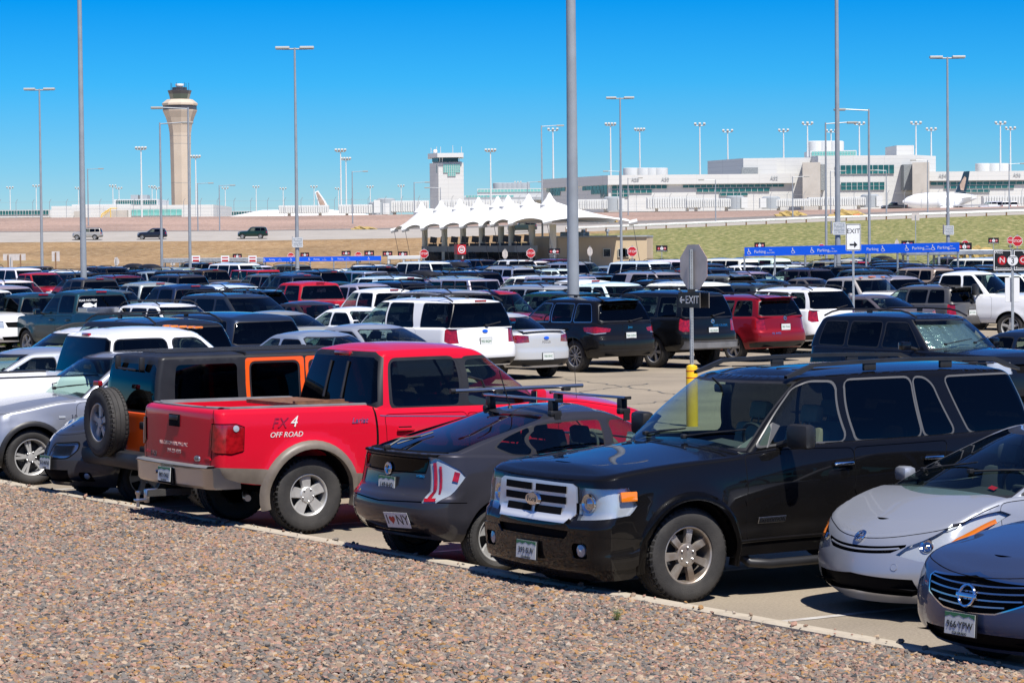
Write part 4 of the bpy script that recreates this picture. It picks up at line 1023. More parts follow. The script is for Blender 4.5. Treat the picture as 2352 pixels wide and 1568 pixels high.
# silver compact SUV (nose to the kerb)
S['x3'] = mk(4.57, 1.85, 1.67, .36, .84, 2.795, .93, 1.08, 1.10, 1.30, 2.05, 4.25, 4.42, .24, win=3, wheel='double', rim=.235, front='glass_clear', tint='glass_side', seats='seat_dark', tw=.235, spin=.2,
    zt=[(0, .84), (.2, .90), (.8, 1.0), (1.35, 1.08), (2, 1.10), (4.4, 1.15), (4.57, 1.15)], hood=[(0, .90), (.2, .97), (.8, 1.08), (1.7, 1.17)], rf=.34, bf=.16,
    gh=dict(ws=(.08, .94)))
# white crew cab pickup in the kerb row
S['whitecab'] = mk(5.75, 2.02, 1.95, .40, .95, 3.6, 1.12, 1.24, 1.27, 1.35, 2.05, 3.60, 3.74, .44, zr=1.33, bed=(3.8, 5.7, .52, .1), win=2, railmat='black_plastic', stop_lamp=None,
    gh=dict(rw=(.14, .90, .93, .92), wr=.08, rwglass='glass_tint', rwtrim='_body2'))
S['whitecab']['gh']['rwtrim'] = 'trim'
# ---- second row and beyond
S['bigsuv'] = mk(5.24, 2.0, 1.90, .40, .98, 3.02, 1.08, 1.22, 1.26, 1.38, 2.16, 4.95, 5.14, .36, win=3, rails=(2.4, 4.9, .66, .07, 'black_plastic', (2.7, 4.4)), stop_lamp=(5.0, 1.83, .3),
    gh=dict(wr=.05, rw=(.06, .93, .97, .95), rwglass='glass_tint', side=[([(1.80, 1.29), (2.72, 1.28), (2.70, 1.78), (2.36, 1.78)], 'glass_side'), ([(2.82, 1.28), (3.78, 1.28), (3.62, 1.78), (2.80, 1.78)], 'glass_tint'), ([(4.05, 1.28), (5.0, 1.29), (4.9, 1.78), (4.0, 1.78)], 'glass_tint')]))
S['sedan'] = mk(4.45, 1.72, 1.48, .31, .88, 2.62, .74, .96, .98, 1.12, 1.92, 3.25, 3.85, .2, zr=1.06, win=2, stop_lamp=None)
S['sedan2'] = mk(4.8, 1.82, 1.46, .33, .93, 2.78, .75, .96, .98, 1.2, 2.05, 3.4, 4.15, .19, zr=1.05, win=2)
S['midsuv'] = mk(4.82, 1.94, 1.76, .38, .86, 2.92, 1.0, 1.12, 1.15, 1.42, 2.2, 4.4, 4.68, .27, win=3, wheel='ten', rim=.25, rails=(2.4, 4.5, .60, .05, 'black_plastic', ()), spoiler=(4.66, 1.70, 1.15, .3, 'paint'),
    gh=dict(wr=.05))
S['landcruiser'] = mk(4.89, 1.94, 1.87, .39, .83, 2.85, 1.06, 1.18, 1.2, 1.42, 2.05, 4.55, 4.78, .34, win=3, rails=(2.2, 4.5, .64, .07, 'black_plastic', (2.6, 4.1)), gh=dict(rw=(.06, .88, .95, .93)), wheel='five')
S['crossover'] = mk(4.7, 1.83, 1.69, .36, .9, 2.715, .96, 1.08, 1.12, 1.32, 2.1, 4.35, 4.58, .25, win=3, rails=(2.3, 4.3, .60, .05, 'black_plastic', ()), spoiler=(4.52, 1.64, 1.1, .22, 'paint'))
S['rangesport'] = mk(4.79, 1.93, 1.8, .39, .86, 2.745, 1.04, 1.16, 1.19, 1.42, 2.15, 4.4, 4.68, .28, win=3, rails=(2.3, 4.4, .62, .05, 'black_plastic', (2.7, 4.0)), gh=dict(rw=(.08, .9, .95, .93), rear=[(0, 4.67), (.5, 4.56), (1, 4.35)]))
S['runner'] = mk(4.8, 1.92, 1.80, .385, .88, 2.79, 1.08, 1.18, 1.2, 1.45, 2.1, 4.5, 4.7, .3, win=3, rails=(2.2, 4.4, .62, .06, 'black_plastic', ()), seats='seat_dark')
S['pickup'] = mk(5.7, 2.0, 1.9, .40, .97, 3.6, 1.08, 1.2, 1.23, 1.38, 2.05, 3.5, 3.66, .42, zr=1.3, bed=(3.72, 5.6, .52, .1), win=2, stop_lamp=(3.5, 1.84, .32))
S['smalltruck'] = mk(5.28, 1.88, 1.78, .37, .9, 3.24, .98, 1.12, 1.15, 1.3, 1.95, 3.3, 3.45, .36, zr=1.2, bed=(3.5, 5.2, .45, .1), win=2, stop_lamp=(3.3, 1.72, .3))
S['minivan'] = mk(5.1, 1.98, 1.76, .335, .98, 3.03, .86, 1.08, 1.1, 1.15, 2.15, 4.75, 5.0, .2, win=3, front='glass_side', rails=(2.4, 4.6, .64, .05, 'black_plastic', (2.9, 4.1)))
S['van'] = mk(5.5, 2.0, 2.08, .37, .85, 3.5, 1.05, 1.18, 1.22, 1.05, 1.75, 5.25, 5.42, .28, win=3, front='glass_side', gh=dict(rw=(.1, .8, .9, .86)))
S['hatch'] = mk(4.2, 1.73, 1.52, .31, .85, 2.55, .78, .98, 1.0, 1.05, 1.9, 3.75, 4.1, .19, win=2)
S['wagon'] = mk(4.75, 1.78, 1.56, .34, .92, 2.67, .8, .99, 1.02, 1.25, 2.05, 4.3, 4.63, .23, win=3, rails=(2.2, 4.3, .58, .06, 'black_plastic', (2.6, 3.7)))
S['hdtruck'] = mk(6.0, 2.06, 2.10, .425, 1.0, 3.9, 1.22, 1.38, 1.40, 1.42, 2.1, 3.35, 3.5, .52, zr=1.45, bed=(3.56, 5.9, .5, .1), win=2, front='glass_side', mirror=(2.0, 1.42, .24, .34, 'black_plastic'))
# ------------------------------------------------------------------ ground materials
def ground_mat(name, ramp, scale, detail=8, rough=0.9, bump=0.4, bscale=None, dist=0.03, coords='Object', sc2=None, ramp2=None):
    m, t, b = nodes(name); N = t.nodes.new; Lk = t.links.new
    tx = N('ShaderNodeTexCoord'); n1 = N('ShaderNodeTexNoise'); n1.inputs['Scale'].default_value = scale; n1.inputs['Detail'].default_value = detail; n1.inputs['Roughness'].default_value = .65
    Lk(tx.outputs[coords], n1.inputs['Vector'])
    r_ = N('ShaderNodeValToRGB')
    while len(r_.color_ramp.elements) < len(ramp): r_.color_ramp.elements.new(.5)
    for e, (p, c) in zip(r_.color_ramp.elements, ramp): e.position = p; e.color = (*c, 1)
    Lk(n1.outputs['Fac'], r_.inputs[0]); last = r_.outputs[0]
    if ramp2:
        n3 = N('ShaderNodeTexNoise'); n3.inputs['Scale'].default_value = sc2; n3.inputs['Detail'].default_value = 6; Lk(tx.outputs[coords], n3.inputs['Vector'])
        r3 = N('ShaderNodeValToRGB')
        for e, (p, c) in zip(r3.color_ramp.elements, ramp2): e.position = p; e.color = (*c, 1)
        Lk(n3.outputs['Fac'], r3.inputs[0]); mm = N('ShaderNodeMixRGB'); mm.blend_type = 'MULTIPLY'; mm.inputs[0].default_value = 1; Lk(last, mm.inputs[1]); Lk(r3.outputs[0], mm.inputs[2]); last = mm.outputs[0]
    Lk(last, b.inputs['Base Color']); b.inputs['Roughness'].default_value = rough; b.inputs['Specular IOR Level'].default_value = .25
    n2 = N('ShaderNodeTexNoise'); n2.inputs['Scale'].default_value = bscale or scale*6; n2.inputs['Detail'].default_value = 6; Lk(tx.outputs[coords], n2.inputs['Vector'])
    bp = N('ShaderNodeBump'); bp.inputs['Strength'].default_value = bump; bp.inputs['Distance'].default_value = dist; Lk(n2.outputs['Fac'], bp.inputs['Height']); Lk(bp.outputs[0], b.inputs['Normal'])
    return m, t, b, last
ground_mat('asphalt', [(.3, (.22, .185, .14)), (.7, (.34, .29, .225))], 40, sc2=.5, ramp2=[(.28, (.76, .76, .77)), (.62, (1.06, 1.05, 1.03))], bump=.5, bscale=180, dist=.01)
ground_mat('concrete', [(.3, (.36, .31, .24)), (.7, (.47, .41, .32))], 6, bump=.3, bscale=60, dist=.01)
ground_mat('road', [(.3, (.31, .285, .255)), (.7, (.38, .35, .315))], .3, bump=.1, bscale=2)
ground_mat('apron', [(.3, (.46, .40, .32)), (.7, (.56, .50, .42))], .05, bump=.1, bscale=2)
ground_mat('pinkbank', [(.25, (.23, .16, .13)), (.5, (.35, .25, .205)), (.75, (.45, .33, .28))], 1.6, sc2=.05, ramp2=[(.35, (.8, .8, .8)), (.6, (1.05, 1.03, 1.02))], bump=.6, bscale=2.5, dist=.3)
ground_mat('riprap', [(.3, (.13, .12, .115)), (.7, (.24, .225, .215))], .8, bump=.7, bscale=3, dist=.3)
ground_mat('gravel_soil', [(.3, (.07, .05, .04)), (.7, (.16, .115, .09))], 30, bump=.8, bscale=60, dist=.02)
ground_mat('straw', [(.3, (.34, .24, .08)), (.7, (.5, .37, .15))], 3, bump=.8, bscale=8, dist=.2)
ground_mat('tan_wall', [(.3, (.52, .41, .27)), (.7, (.58, .46, .31))], .4, bump=.15, bscale=4)
ground_mat('tower_concrete', [(.3, (.45, .375, .30)), (.7, (.53, .45, .365))], .06, bump=.1, bscale=2)
ground_mat('pale_concrete', [(.3, (.40, .37, .33)), (.7, (.48, .45, .41))], .3, bump=.1, bscale=2)
ground_mat('granite', [(.35, (.16, .18, .19)), (.65, (.32, .34, .35))], 3.5, bump=.1, bscale=6)
# dirt bank that turns to grass towards the right
m, t, b, last = ground_mat('bank', [(.28, (.20, .125, .06)), (.5, (.31, .205, .11)), (.72, (.47, .34, .20))], .9, sc2=.06, ramp2=[(.35, (.8, .8, .78)), (.65, (1.06, 1.04, 1.0))], bump=1.0, bscale=1.1, dist=.7)
N = t.nodes.new; Lk = t.links.new
tx = N('ShaderNodeTexCoord'); sp = N('ShaderNodeSeparateXYZ'); Lk(tx.outputs['Object'], sp.inputs[0])
gn = N('ShaderNodeTexNoise'); gn.inputs['Scale'].default_value = 1.3; gn.inputs['Detail'].default_value = 9; Lk(tx.outputs['Object'], gn.inputs['Vector'])
gr = N('ShaderNodeValToRGB'); E3 = gr.color_ramp.elements; E3[0].position = .3; E3[0].color = (.10, .12, .035, 1); E3[1].position = .70; E3[1].color = (.38, .32, .16, 1); q = E3.new(.5); q.color = (.19, .195, .07, 1)
Lk(gn.outputs['Fac'], gr.inputs[0])
pn = N('ShaderNodeTexNoise'); pn.inputs['Scale'].default_value = .045; pn.inputs['Detail'].default_value = 7; Lk(tx.outputs['Object'], pn.inputs['Vector'])
ax = N('ShaderNodeMapRange'); ax.inputs['From Min'].default_value = -12; ax.inputs['From Max'].default_value = 34; ax.inputs['To Min'].default_value = -.10; ax.inputs['To Max'].default_value = .55; Lk(sp.outputs['X'], ax.inputs['Value'])
az = N('ShaderNodeMapRange'); az.inputs['From Min'].default_value = 1.5; az.inputs['From Max'].default_value = 5.5; az.inputs['To Min'].default_value = .06; az.inputs['To Max'].default_value = -.16; Lk(sp.outputs['Z'], az.inputs['Value'])
s1 = N('ShaderNodeMath'); s1.operation = 'ADD'; Lk(ax.outputs[0], s1.inputs[0]); Lk(pn.outputs['Fac'], s1.inputs[1])
s2 = N('ShaderNodeMath'); s2.operation = 'ADD'; Lk(s1.outputs[0], s2.inputs[0]); Lk(az.outputs[0], s2.inputs[1])
st = N('ShaderNodeMapRange'); st.inputs['From Min'].default_value = .55; st.inputs['From Max'].default_value = .72; Lk(s2.outputs[0], st.inputs['Value'])
mx = N('ShaderNodeMixRGB'); Lk(st.outputs[0], mx.inputs[0]); Lk(last, mx.inputs[1]); Lk(gr.outputs[0], mx.inputs[2]); Lk(mx.outputs[0], b.inputs['Base Color'])

def panel_mat(name, col, w, h, joint):
    m, t, b = nodes(name); N = t.nodes.new; Lk = t.links.new
    tx = N('ShaderNodeTexCoord'); mp = N('ShaderNodeMapping'); mp.inputs['Rotation'].default_value = (math.pi/2, 0, 0); Lk(tx.outputs['Object'], mp.inputs[0])
    br = N('ShaderNodeTexBrick'); br.offset = 0; br.inputs['Scale'].default_value = 1; br.inputs['Brick Width'].default_value = w; br.inputs['Row Height'].default_value = h; br.inputs['Mortar Size'].default_value = .03
    br.inputs['Color1'].default_value = (*col, 1); br.inputs['Color2'].default_value = (*[c*.97 for c in col], 1); br.inputs['Mortar'].default_value = (*joint, 1)
    Lk(mp.outputs[0], br.inputs['Vector']); Lk(br.outputs[0], b.inputs['Base Color']); b.inputs['Roughness'].default_value = .5
panel_mat('white_panel', (.60, .60, .58), 9.0, 1.3, (.42, .42, .41))
mat('white_metal', (.60, .61, .60), .5); mat('membrane', (.72, .72, .70), .6); mat('cream', (.62, .58, .46), .5); mat('booth_grey', (.36, .37, .35), .6); mat('booth_blue', (.01, .09, .36), .5)
mat('bridge_grey', (.33, .36, .38), .5); mat('wood_post', (.22, .12, .06), .8, noise=.2); mat('lamp_head', (.34, .33, .30), .5); mat('lamp_pale', (.48, .48, .45), .4)
mat('cab_green', (.05, .075, .06), .15, 0, .5); mat('tower_dark', (.05, .05, .06), .4); mat('tail_dark', (.01, .03, .05), .3); mat('tail_fur', (.33, .24, .19), .6, noise=.4, nscale=.8); mat('plane_white', (.75, .76, .77), .3); mat('cone_orange', (.75, .12, .02), .5); mat('shrub', (.10, .15, .03), .8, noise=.4, nscale=20)
mat('line_white', (.48, .46, .43), .7, col2=(.36, .32, .28), nscale=6)

# ------------------------------------------------------------------ terrain: bank, road, bank, apron
colx = [-2500, -600, 0, 600, 1000, 1450, 1900, 2352, 3000, 5000]
yA = [556, 556, 556, 552, 545, 527, 508, 492, 478, 470]; yB = [533, 533, 533, 530, 525, 513, 496, 478, 466, 458]
yC = [531, 531, 531, 528, 521, 507, 491, 475, 463, 456]; yD = [500, 500, 500, 496, 491, 487, 481, 473, 462, 455]
cols = list(np.linspace(-2500, 5000, 76))
def zc_(row, d):
    return [vd(x, y, d).z for x, y in zip(colx, row)]
rows = [(345, [0]*10, 'bank')]; zA = zc_(yA, 425); zB = zc_(yB, 455); zC = zc_(yC, 464); zD = zc_(yD, 520)
for f in (.12, .3, .5, .7, .88): rows.append((345+80*f, [z*(f*f*(3-2*f)*.4+f*.6) for z in zA], 'bank'))
rows += [(425, zA, 'road'), (455, zB, 'riprap'), (464, zC, 'pinkbank')]
for f in (.25, .5, .75): rows.append((464+56*f, [c+(d_-c)*f for c, d_ in zip(zC, zD)], 'pinkbank'))
rows += [(520, zD, 'apron'), (700, [9.3]*10, 'apron'), (1200, [9.3]*10, 'apron'), (4000, [9.3]*10, 'apron'), (9000, [9.3]*10, 'apron')]
def terrain_z(xpx, d):
    ds = [r[0] for r in rows]; zs = [float(np.interp(xpx, colx, r[1])) for r in rows]; return float(np.interp(d, ds, zs))
tg = {}
for i in range(len(rows)-1):
    d0, z0, k = rows[i]; d1, z1, _ = rows[i+1]
    vs = []; n = len(cols)
    for (d, z) in ((d0, z0), (d1, z1)):
        for x in cols:
            zz = float(np.interp(x, colx, z)); X = (x*V2-512)/FOC*d
            if 0 < i < 12 and k in ('bank', 'pinkbank'): zz += .0
            vs.append((X, d, zz))
    q = tg.setdefault(k, MB().use(k)); q.add(vs, [(j, j+1, n+j+1, n+j) for j in range(n-1)])
nm = dict(bank='bank', road='road', riprap='verge', pinkbank='gravel_bank', apron='apron')
for k, q in tg.items():
    o = q.obj(nm[k], None, True); bm = bmesh.new(); bm.from_mesh(o.data); bmesh.ops.remove_doubles(bm, verts=bm.verts[:], dist=.001); bm.to_mesh(o.data); bm.free(); tag(o, kind='structure')
# one sheet under everything
g = MB().use('bank'); g.add([(-6000, -300, -.12), (6000, -300, -.12), (6000, 9000, -.12), (-6000, 9000, -.12)], [(0, 1, 2, 3)]); tag(g.obj('ground'), kind='structure')
g = MB().use('asphalt'); g.add([(-250, 8, 0), (250, 8, 0), (250, 346, 0), (-250, 346, 0)], [(0, 1, 2, 3)]); tag(g.obj('parking_lot'), kind='structure')
g = MB().use('road'); g.add([(-250, 296, .004), (250, 296, .004), (250, 345, .004), (-250, 345, .004)], [(0, 1, 2, 3)]); tag(g.obj('service_road'), kind='structure')

# ------------------------------------------------------------------ kerb and gravel bed
AF = R(32.5)
KA = on_z(8.7, 480, .13); KB = on_z(918.6, 643.5, .13); KD = Vector((KB.x-KA.x, KB.y-KA.y, 0)).normalized(); KN = Vector((KD.y, -KD.x, 0))   # KN points to the camera side
if KN.dot(Vector((0, 0, 0))-KA) < 0: KN = -KN
K0 = KA-KD*18; nk = 14; seg = 3.05
kerb = empty('kerb', (0, 0, 0)); tag(kerb, 'long pale concrete kerb between gravel bed and parked cars', 'kerb'); kerb['kind'] = 'structure'; del kerb['category'], kerb['label']
for i in range(nk):
    q = MB().use('concrete'); a = K0+KD*(i*seg+.006); e = K0+KD*((i+1)*seg-.006); prof = [(-.02, -.1), (-.02, .105), (.0, .13), (.13, .135), (.155, .12), (.16, -.1)]
    jz = rnd.uniform(-.006, .006); vs = [p_+KN*x+Vector((0, 0, z-p_.z+(jz if z > 0 else 0))) for p_ in (a, e) for x, z in prof]; n = len(prof)
    q.add(vs, [(j, n+j, n+j+1, j+1) for j in range(n-1)]+[tuple(range(n)), tuple(range(2*n-1, n-1, -1))]); q.obj('kerb_section', kerb)
def bed_z(p): d = (p-KA).dot(KN)-.14; return .10+.075*max(0, d)+.02*math.sin(p.x*1.3)*math.sin(p.y*.9)
def bed(name, t0, t1, w0, w1, dz, m, nt, nw):
    vs = []; fs = []
    for i in range(nt+1):
        for j in range(nw+1):
            p = KA+KD*(t0+(t1-t0)*i/nt)+KN*(w0+(w1-w0)*j/nw); vs.append((p.x, p.y, bed_z(p)+dz))
    for i in range(nt):
        for j in range(nw): fs.append((i*(nw+1)+j, i*(nw+1)+j+1, (i+1)*(nw+1)+j+1, (i+1)*(nw+1)+j))
    if name == 'gravel': fs = [f for f in fs if any(-90 < 512+FOC*vs[i][0]/vs[i][1] < 1114 and 341-FOC*((vs[i][2]-CAMH)/vs[i][1]+math.tan(PITCH)) < 745 for i in f)]
    return mesh(name, vs, fs, m, True)
o = link('gravel_bed', bed('gravel_bed', -30, 40, .15, 26, -.02, 'gravel_soil', 60, 26)); tag(o, kind='structure')
# loose stones
m, t, b = nodes('stone'); N = t.nodes.new; Lk = t.links.new
oi = N('ShaderNodeObjectInfo'); cr = N('ShaderNodeValToRGB'); cr.color_ramp.interpolation = 'CONSTANT'
pal = [(.0, (.25, .16, .115)), (.10, (.36, .21, .155)), (.19, (.28, .20, .14)), (.28, (.40, .30, .21)), (.36, (.185, .165, .145)), (.49, (.105, .096, .088)), (.60, (.22, .175, .15)), (.69, (.34, .19, .075)), (.77, (.19, .165, .14)), (.86, (.24, .145, .115)), (.93, (.40, .33, .26)), (.965, (.045, .047, .048))]
while len(cr.color_ramp.elements) < len(pal): cr.color_ramp.elements.new(.5)
for e, (p, c) in zip(cr.color_ramp.elements, pal): e.position = p; e.color = (*c, 1)
Lk(oi.outputs['Random'], cr.inputs[0])
tx = N('ShaderNodeTexCoord'); n1 = N('ShaderNodeTexNoise'); n1.inputs['Scale'].default_value = 2.2; n1.inputs['Detail'].default_value = 5; Lk(tx.outputs['Object'], n1.inputs['Vector'])
mr = N('ShaderNodeMapRange'); mr.inputs['To Min'].default_value = .62; mr.inputs['To Max'].default_value = 1.15; Lk(n1.outputs['Fac'], mr.inputs['Value'])
mm = N('ShaderNodeMixRGB'); mm.blend_type = 'MULTIPLY'; mm.inputs[0].default_value = 1; Lk(cr.outputs[0], mm.inputs[1]); Lk(mr.outputs[0], mm.inputs[2]); Lk(mm.outputs[0], b.inputs['Base Color']); b.inputs['Roughness'].default_value = .75; b.inputs['Specular IOR Level'].default_value = .3
rocks = bpy.data.collections.new('rocks')
for k in range(8):
    bm = bmesh.new(); bmesh.ops.create_icosphere(bm, subdivisions=1, radius=1.0); r2 = random.Random(k)
    sx_, sy_, sz_ = r2.uniform(.85, 1.25), r2.uniform(.65, .95), r2.uniform(.42, .68)
    for v in bm.verts: j = r2.uniform(.72, 1.18); v.co = Vector((v.co.x*sx_*j, v.co.y*sy_*j, v.co.z*sz_*j))
    me = bpy.data.meshes.new('stone'); bm.to_mesh(me); bm.free(); me.materials.append(MATS['stone']); rocks.objects.link(bpy.data.objects.new('stone', me))
ng = bpy.data.node_groups.new('scatter', 'GeometryNodeTree'); ng.interface.new_socket('Geometry', in_out='INPUT', socket_type='NodeSocketGeometry'); ng.interface.new_socket('Geometry', in_out='OUTPUT', socket_type='NodeSocketGeometry')
GN = ng.nodes.new; GL = ng.links.new; gi = GN('NodeGroupInput'); go = GN('NodeGroupOutput')
dp = GN('GeometryNodeDistributePointsOnFaces'); dp.inputs['Density'].default_value = 1750
nz = GN('ShaderNodeTexNoise'); nz.inputs['Scale'].default_value = .9; nz.inputs['Detail'].default_value = 3; dm = GN('ShaderNodeMapRange'); dm.inputs['From Min'].default_value = .3; dm.inputs['From Max'].default_value = .7; dm.inputs['To Min'].default_value = 1200; dm.inputs['To Max'].default_value = 2700; GL(nz.outputs[0], dm.inputs['Value']); GL(dm.outputs[0], dp.inputs['Density'])
ci = GN('GeometryNodeCollectionInfo'); ci.inputs['Collection'].default_value = rocks; ci.inputs['Separate Children'].default_value = True; ci.inputs['Reset Children'].default_value = True
ip = GN('GeometryNodeInstanceOnPoints'); ip.inputs['Pick Instance'].default_value = True
rv = GN('FunctionNodeRandomValue'); rv.data_type = 'FLOAT_VECTOR'; rv.inputs['Min'].default_value = (-.7, -.7, 0); rv.inputs['Max'].default_value = (.7, .7, 6.28)
rs = GN('FunctionNodeRandomValue'); rs.data_type = 'FLOAT'; rs.inputs[2].default_value = 0; rs.inputs[3].default_value = 1
pw = GN('ShaderNodeMath'); pw.operation = 'POWER'; pw.inputs[1].default_value = 3.0; mr = GN('ShaderNodeMapRange'); mr.inputs['To Min'].default_value = .0105; mr.inputs['To Max'].default_value = .036
GL(rs.outputs[1], pw.inputs[0]); GL(pw.outputs[0], mr.inputs['Value'])
GL(gi.outputs[0], dp.inputs['Mesh']); GL(dp.outputs['Points'], ip.inputs['Points']); GL(ci.outputs[0], ip.inputs['Instance']); GL(rv.outputs[0], ip.inputs['Rotation']); GL(mr.outputs[0], ip.inputs['Scale']); GL(ip.outputs[0], go.inputs[0])
ps = [on_z(x, y, .2) for x, y in ((-60, 470), (1100, 670), (1100, 720), (-60, 720))]; tt = [(p-KA).dot(KD) for p in ps]; ww = [(p-KA).dot(KN) for p in ps]
o = link('gravel', bed('gravel', -3.5, 21.5, .17, 11.5, -.008, 'stone', 50, 22)); md = o.modifiers.new('scatter', 'NODES'); md.node_group = ng
tag(o, 'loose pink grey and orange crushed stones covering the sloping bed', 'gravel', kind='stuff')
ng2 = ng.copy(); d2 = [n for n in ng2.nodes if n.type == 'DISTRIBUTE_POINTS_ON_FACES'][0]
for l in list(ng2.links):
    if l.to_node == d2 and l.to_socket.name == 'Density': ng2.links.remove(l)
d2.inputs['Density'].default_value = 42
vs = []; fs = []
for i in range(40):
    for w_, z_ in ((-.55, .006), (-.03, .006), (0.02, .142), (.13, .146), (.17, .13)): p = KA+KD*(-3+24*i/39)+KN*w_; vs.append((p.x, p.y, z_))
for i in range(39):
    for j in (0, 2, 3): fs.append((i*5+j, i*5+j+1, i*5+6+j, i*5+5+j))
o = link('spilled_stones', mesh('spilled_stones', vs, [f for k_, f in enumerate(fs) if k_ % 3 or rnd.random() < .25], 'stone')); md = o.modifiers.new('scatter', 'NODES'); md.node_group = ng2; o.data.transform(Matrix.Translation((0, 0, -.004))); tag(o, 'few loose stones spilled on the kerb top and asphalt edge', 'gravel', kind='stuff')

# stall lines
def stripe(a, b, w=.10, z=.004):
    a = Vector((a[0], a[1], z)); b = Vector((b[0], b[1], z)); d = (b-a).normalized(); n = Vector((-d.y, d.x, 0))*w/2
    q = MB().use('line_white'); q.add([a+n, b+n, b-n, a-n], [(0, 1, 2, 3)]); o = q.obj('stall_line'); o['kind'] = 'structure'; return o
SA = Vector((math.cos(AF), math.sin(AF), 0)); 
ORD = ['first', 'second', 'third', 'fourth', 'fifth', 'sixth', 'seventh', 'eighth', 'ninth', 'tenth', 'eleventh', 'twelfth', 'thirteenth', 'fourteenth', 'fifteenth', 'sixteenth', 'seventeenth', 'eighteenth', 'nineteenth', 'twentieth']
# ------------------------------------------------------------------ lamp poles and signs
def sign_face(parent, name, M, w, h, m, lines, back='sign_back', border=None, th=.004, round_=.0):
    """flat sign panel with lettering; M = frame at its centre (z outward)"""
    b = MB(); n_ = 4
    pts = [(-w/2, -h/2), (w/2, -h/2), (w/2, h/2), (-w/2, h/2)]
    if round_: pts = rpoly(pts, round_, 3)
    b.use(back); b.prism(pts, -th, 0); b.use(m); b.prism(pts, .0005, .002)
    o = b.obj(name, parent); o.matrix_local = M
    if border:
        c = MB().use(border); e = min(w, h)*.04; i = min(w, h)*.03
        for (cx, cy, bw, bh) in ((0, h/2-i-e/2, w-2*i, e), (0, -h/2+i+e/2, w-2*i, e), (-w/2+i+e/2, 0, e, h-2*i-2*e), (w/2-i-e/2, 0, e, h-2*i-2*e)): c.box((cx, cy, .0035), (bw, bh, .003))
        c.obj('sign_border', o)
    for (txt, x, y, s, mm) in lines:
        t_ = link('lettering', text_mesh(txt, s, mm, .001), o); t_.location = (x, y, .005)
    return o
def octagon(r): return [(r*math.cos(math.pi/8+k*math.pi/4), r*math.sin(math.pi/8+k*math.pi/4)) for k in range(8)]
def facing(p, dx=0.0):
    """frame at p facing the camera side, turned by dx radians"""
    d = Vector((math.sin(dx), -math.cos(dx), 0)); return frame(p, (math.cos(dx), math.sin(dx), 0), d)

def lot_pole(x, d, h, r0, r1, label, sgn=None, sy=None, group=None, heads=True, lean=0.0):
    b = at_d(x*V2, 300, d); b.z = 0; o = empty('light_pole', b); tag(o, label, 'light pole', group)
    q = MB().use('pole_grey'); q.lathe([(r0, .75), (r0*.98, 2), ((r0+r1)/2, h*.5), (r1, h)], 18); q.obj('pole_shaft', o, True, 40)
    q = MB().use('pale_concrete'); q.lathe([(r0*1.9, 0), (r0*1.9, .72), (r0*1.7, .76), (0.0, .76)], 20); q.obj('concrete_base', o, True, 40)
    if heads:
        q = MB().use('lamp_head'); q.tube([(-.75, 0, h-.08), (.75, 0, h-.08)], .05, 6); q.obj('cross_arm', o)
        for s in (-1, 1):
            q = MB().use('lamp_pale'); q.box((s*.74, 0, h+.0), (.85, .45, .15), bev=.03); q.use('lamp_head'); q.box((s*.74, 0, h-.09), (.75, .38, .03)); q.obj('lamp_head', o)
    if sgn:
        z = vd(x, sy, d).z
        sign_face(o, 'row_sign', frame((0.05, -r0-.05, z), (1, .1, 0), (.1, -1, 0)), .62, .62, 'bridge_grey', [(sgn[0], 0, .17, .17, 'sign_white'), (sgn[1], 0, 0, .17, 'sign_white'), (sgn[2], 0, -.17, .15, 'sign_white')], border='sign_white')
        q = MB().use('sign_back'); q.box((-r0-.16, .02, z+.05), (.03, .5, .62)); q.obj('row_sign', o)
    return o
PG = 'tall double-headed light poles in the lot'
lot_pole(98, 204, 15, .12, .06, 'tall thin grey light pole with twin lamp heads left of the control tower', group=PG)
lot_pole(193, 112, 15.5, .135, .08, 'thick grey light pole rising past the picture edge beside the silver road car', group=PG)
lot_pole(684, 164, 15, .125, .06, 'grey light pole with twin lamp heads and West Row D sign', ('West', 'Row D', 'Long Term'), 556, PG)
lot_pole(1317, 69.5, 15.5, .155, .10, 'thickest grey light pole rising in front of the white canopy peaks', group=PG)
lot_pole(1428, 224, 15, .12, .06, 'slender grey light pole with twin heads beside gate A28', group=PG)
lot_pole(1925, 130, 15.5, .14, .085, 'grey light pole with West Row H sign behind the white exit sign', ('West', 'Row H', 'Long Term'), 524, PG)
lot_pole(2178, 178, 15, .125, .06, 'grey light pole with twin heads and Row J sign beside the blue board', ('West', 'Row J', 'Long Term'), 528, PG)

